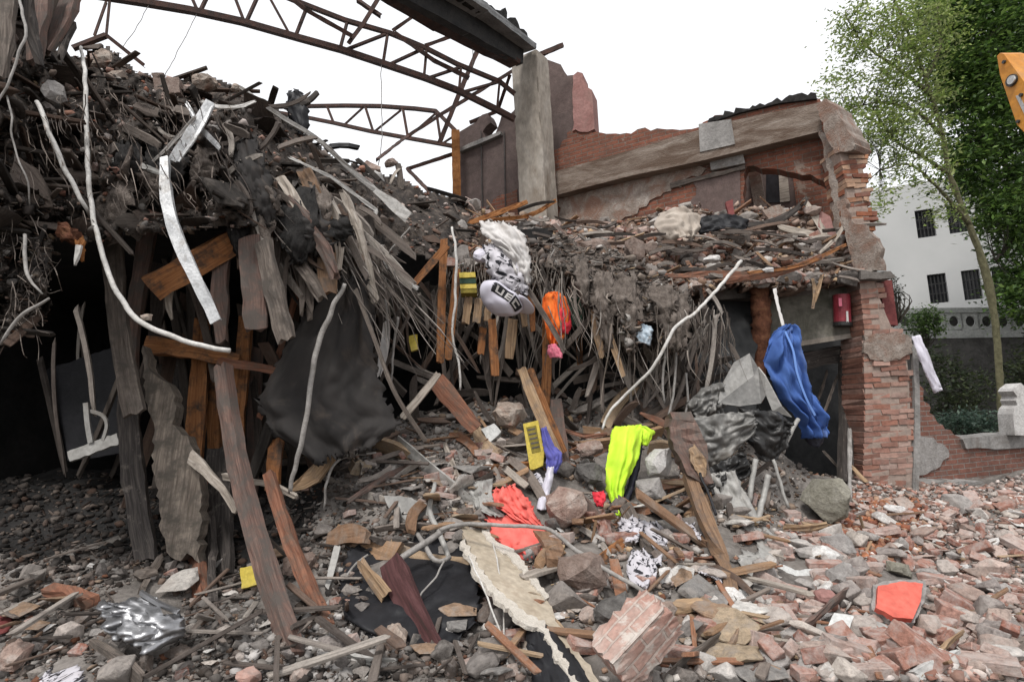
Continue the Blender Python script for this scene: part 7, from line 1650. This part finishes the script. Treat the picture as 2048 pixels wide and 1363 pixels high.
# single pieces on the slab and the bank
def on_sheet(Pc, Nc, specs, keep):
    idx = np.nonzero(keep(Pc, Nc))[0]
    for (nm, kind, mat, n, s0, s1, label, cat, group) in specs:
        Rm = rand_rot(n, .8)
        for i in range(n):
            j = idx[rng.integers(0, len(idx))]; s = U(s0, s1); piece(nm, kind, mat, Pc[j]+Nc[j]*s*.1, s, Rm[i], label, cat, group, (1, U(.8, 1.1), U(.7, 1.1)))
on_sheet(SL_P, SL_N, [
 ('broken_brick', 'halfbrick', 'p_brick', 110, .14, .34, 'broken red brick lying on the upper slab heap', 'brick', 'broken bricks on the slab heap'),
 ('rubble_chunk', 'lump', 'p_chunk', 60, .16, .5, 'brown grey chunk lying on the upper slab heap', 'chunk', 'chunks on the slab heap'),
 ('dark_chunk', 'lump', 'p_dark', 50, .16, .5, 'dark chunk lying on the upper slab heap', 'chunk', 'dark chunks on the slab heap'),
 ('plaster_fragment', 'flake', 'p_plaster', 40, .14, .34, 'pale plaster piece lying on the upper slab heap', 'plaster fragment', 'plaster pieces on the slab heap'),
 ('broken_stick', 'stick', 'p_wood', 60, .3, .9, 'split wood lying across the upper slab heap', 'stick', 'split wood on the slab heap')], lambda p, n: n[:, 2] > -.2)
vv_ = BK_P-CAM; zz_ = vv_ @ _F; bx, by = 1024+FPX*(vv_ @ _RT)/zz_, 681.5-FPX*(vv_ @ _UP)/zz_
on_sheet(BK_P, BK_N, [('matted_layer', 'flake', 'p_char', 60, .25, .6, 'broken matted layer of sooty board in the burnt debris bank', 'layer', 'matted layers in the bank')], lambda p, n: n[:, 2] > -.3)
on_sheet(BK_P, BK_N, [
 ('dark_chunk', 'lump', 'p_dark', 26, .06, .2, 'sooty chunk embedded in the burnt debris bank', 'chunk', 'sooty chunks in the bank'),
 ('rubble_chunk', 'lump', 'p_chunk', 18, .06, .18, 'greyish brown chunk embedded in the burnt debris bank', 'chunk', 'lighter chunks in the bank'),
 ('broken_brick', 'halfbrick', 'p_brick', 16, .08, .18, 'reddish brick piece embedded in the burnt debris bank', 'brick', 'brick pieces in the bank'),
 ('burnt_stick', 'stick', 'p_char', 130, .25, .8, 'burnt stick jutting out of the debris bank', 'stick', 'burnt sticks in the bank')], lambda p, n: n[:, 2] > -.5)

def stuff_ground(zone, n, smin, smax, kinds, cols, label, name='rubble'):
    pts = ground_pts(zone, n); s = smin*(smax/smin)**(rng.random(n)**2.0); pts[:, 2] += s*.12
    st = np.ones((n, 3)); st[:, 1] = rng.uniform(.7, 1.2, n); return pile(name, pts, s, kinds, cols, M['rub'], .7, label, stretch=st)
stuff_ground(Z_RIGHT, 9000, .02, .13, {'lump': 5, 'halfbrick': 3, 'flake': 3, 'stick': .6}, PINK, 'small pinkish rubble below the pillar')
stuff_ground([(1660,1010),(1700,985),(1730,1000),(1850,1000),(1860,1080),(1820,1130),(1720,1120),(1670,1060)], 1600, .03, .13, {'lump': 3, 'halfbrick': 4, 'flake': 2}, BRO*.95, 'orange red brick crumbs heaped at the foot of the pillar')
stuff_ground([(0,940),(560,960),(600,1060),(480,1140),(0,1150)], 3600, .02, .14, {'lump': 3, 'flake': 2, 'stick': 4}, CHARP*.6, 'black crumbs on the cellar floor')
stuff_ground([(480,1240),(760,1230),(780,1300),(760,1363),(470,1363)], 1500, .02, .12, {'lump': 5, 'flake': 3}, np.array([(.34,.325,.31), (.28,.265,.25), (.4,.385,.37), (.24,.22,.2)]), 'light grey crumbled concrete at the picture bottom')
stuff_ground([(620,900),(780,790),(1100,770),(1250,735),(1400,730),(1500,800),(1720,960),(1560,1030),(1380,910),(1000,860),(800,900)], 3800, .025, .16, {'lump': 5, 'flake': 3, 'stick': 4}, np.concatenate([GREY*.8, BROWN*.8, CHARP]), 'grey brown rubble at the back of the middle heap')
stuff_ground([(1640,960),(1720,950),(1860,960),(1860,1010),(1700,1030)], 700, .03, .13, {'lump': 4, 'halfbrick': 2, 'flake': 3}, np.concatenate([PINK, REDP]), 'rubble banked against the pillar foot')
stuff_ground(Z_RIGHT, 3500, .02, .10, {'lump': 4, 'flake': 2, 'stick': 1.5}, np.concatenate([GREY*.55, BROWN*.6, np.array([(.55, .53, .5)])]), 'dark and white grit between the pink rubble')
stuff_ground([(1830,965),(2048,950),(2048,1015),(1845,1030)], 900, .03, .14, {'lump': 4, 'halfbrick': 2, 'flake': 3}, PINK, 'rubble along the foot of the low wall')
stuff_ground(Z_MID, 8000, .02, .13, {'lump': 5, 'flake': 3, 'stick': 3, 'halfbrick': 1}, np.concatenate([BROWN, GREY]), 'small brown and grey rubble of the middle heap')
stuff_ground(Z_LEFT, 8500, .016, .1, {'lump': 6, 'flake': 3, 'stick': 2.5}, np.concatenate([GREY*.75, GREY*.5, CHARP, CHARP, BROWN[:5]*.65]), 'small grey ash lumps before the cellar')
def stuff_sheet(Pc, Nc, n, smin, smax, kinds, cols, label, keep=None):
    idx = np.arange(len(Pc)) if keep is None else np.nonzero(keep)[0]
    j = idx[rng.integers(0, len(idx), n)]; s = smin*(smax/smin)**(rng.random(n)**2.0)
    pos = Pc[j]+Nc[j]*(s*.1)[:, None]+rng.normal(0, .015, (n, 3)); return pile('rubble', pos, s, kinds, cols, M['rub'], .9, label)
stuff_sheet(SL_P, SL_N, 6000, .03, .2, {'lump': 4, 'halfbrick': 3, 'flake': 3, 'stick': 3}, np.concatenate([REDP, BROWN]), 'small brick and wood rubble on the upper slab')
stuff_sheet(MT_P, MT_N, 2600, .02, .2, {'lump': 1, 'flake': 4, 'stick': 8}, np.concatenate([BROWN*.8, GREY*.7, CHARP]), 'dirt and splinters caught in the drooping mat')
up = by < 250
stuff_sheet(BK_P, BK_N, 9000, .015, .12, {'lump': .8, 'flake': 3.5, 'stick': 7}, np.concatenate([CHARP, CHARP, GREY*.5, BROWN*.45]), 'small burnt fragments all over the bank')
stuff_sheet(BK_P, BK_N, 700, .03, .14, {'lump': 5, 'flake': 3, 'halfbrick': 2}, np.concatenate([REDP, PINK]), 'small reddish crumbs along the crest of the bank', keep=(BK_N[:, 2] > .35) & (bx > 120))
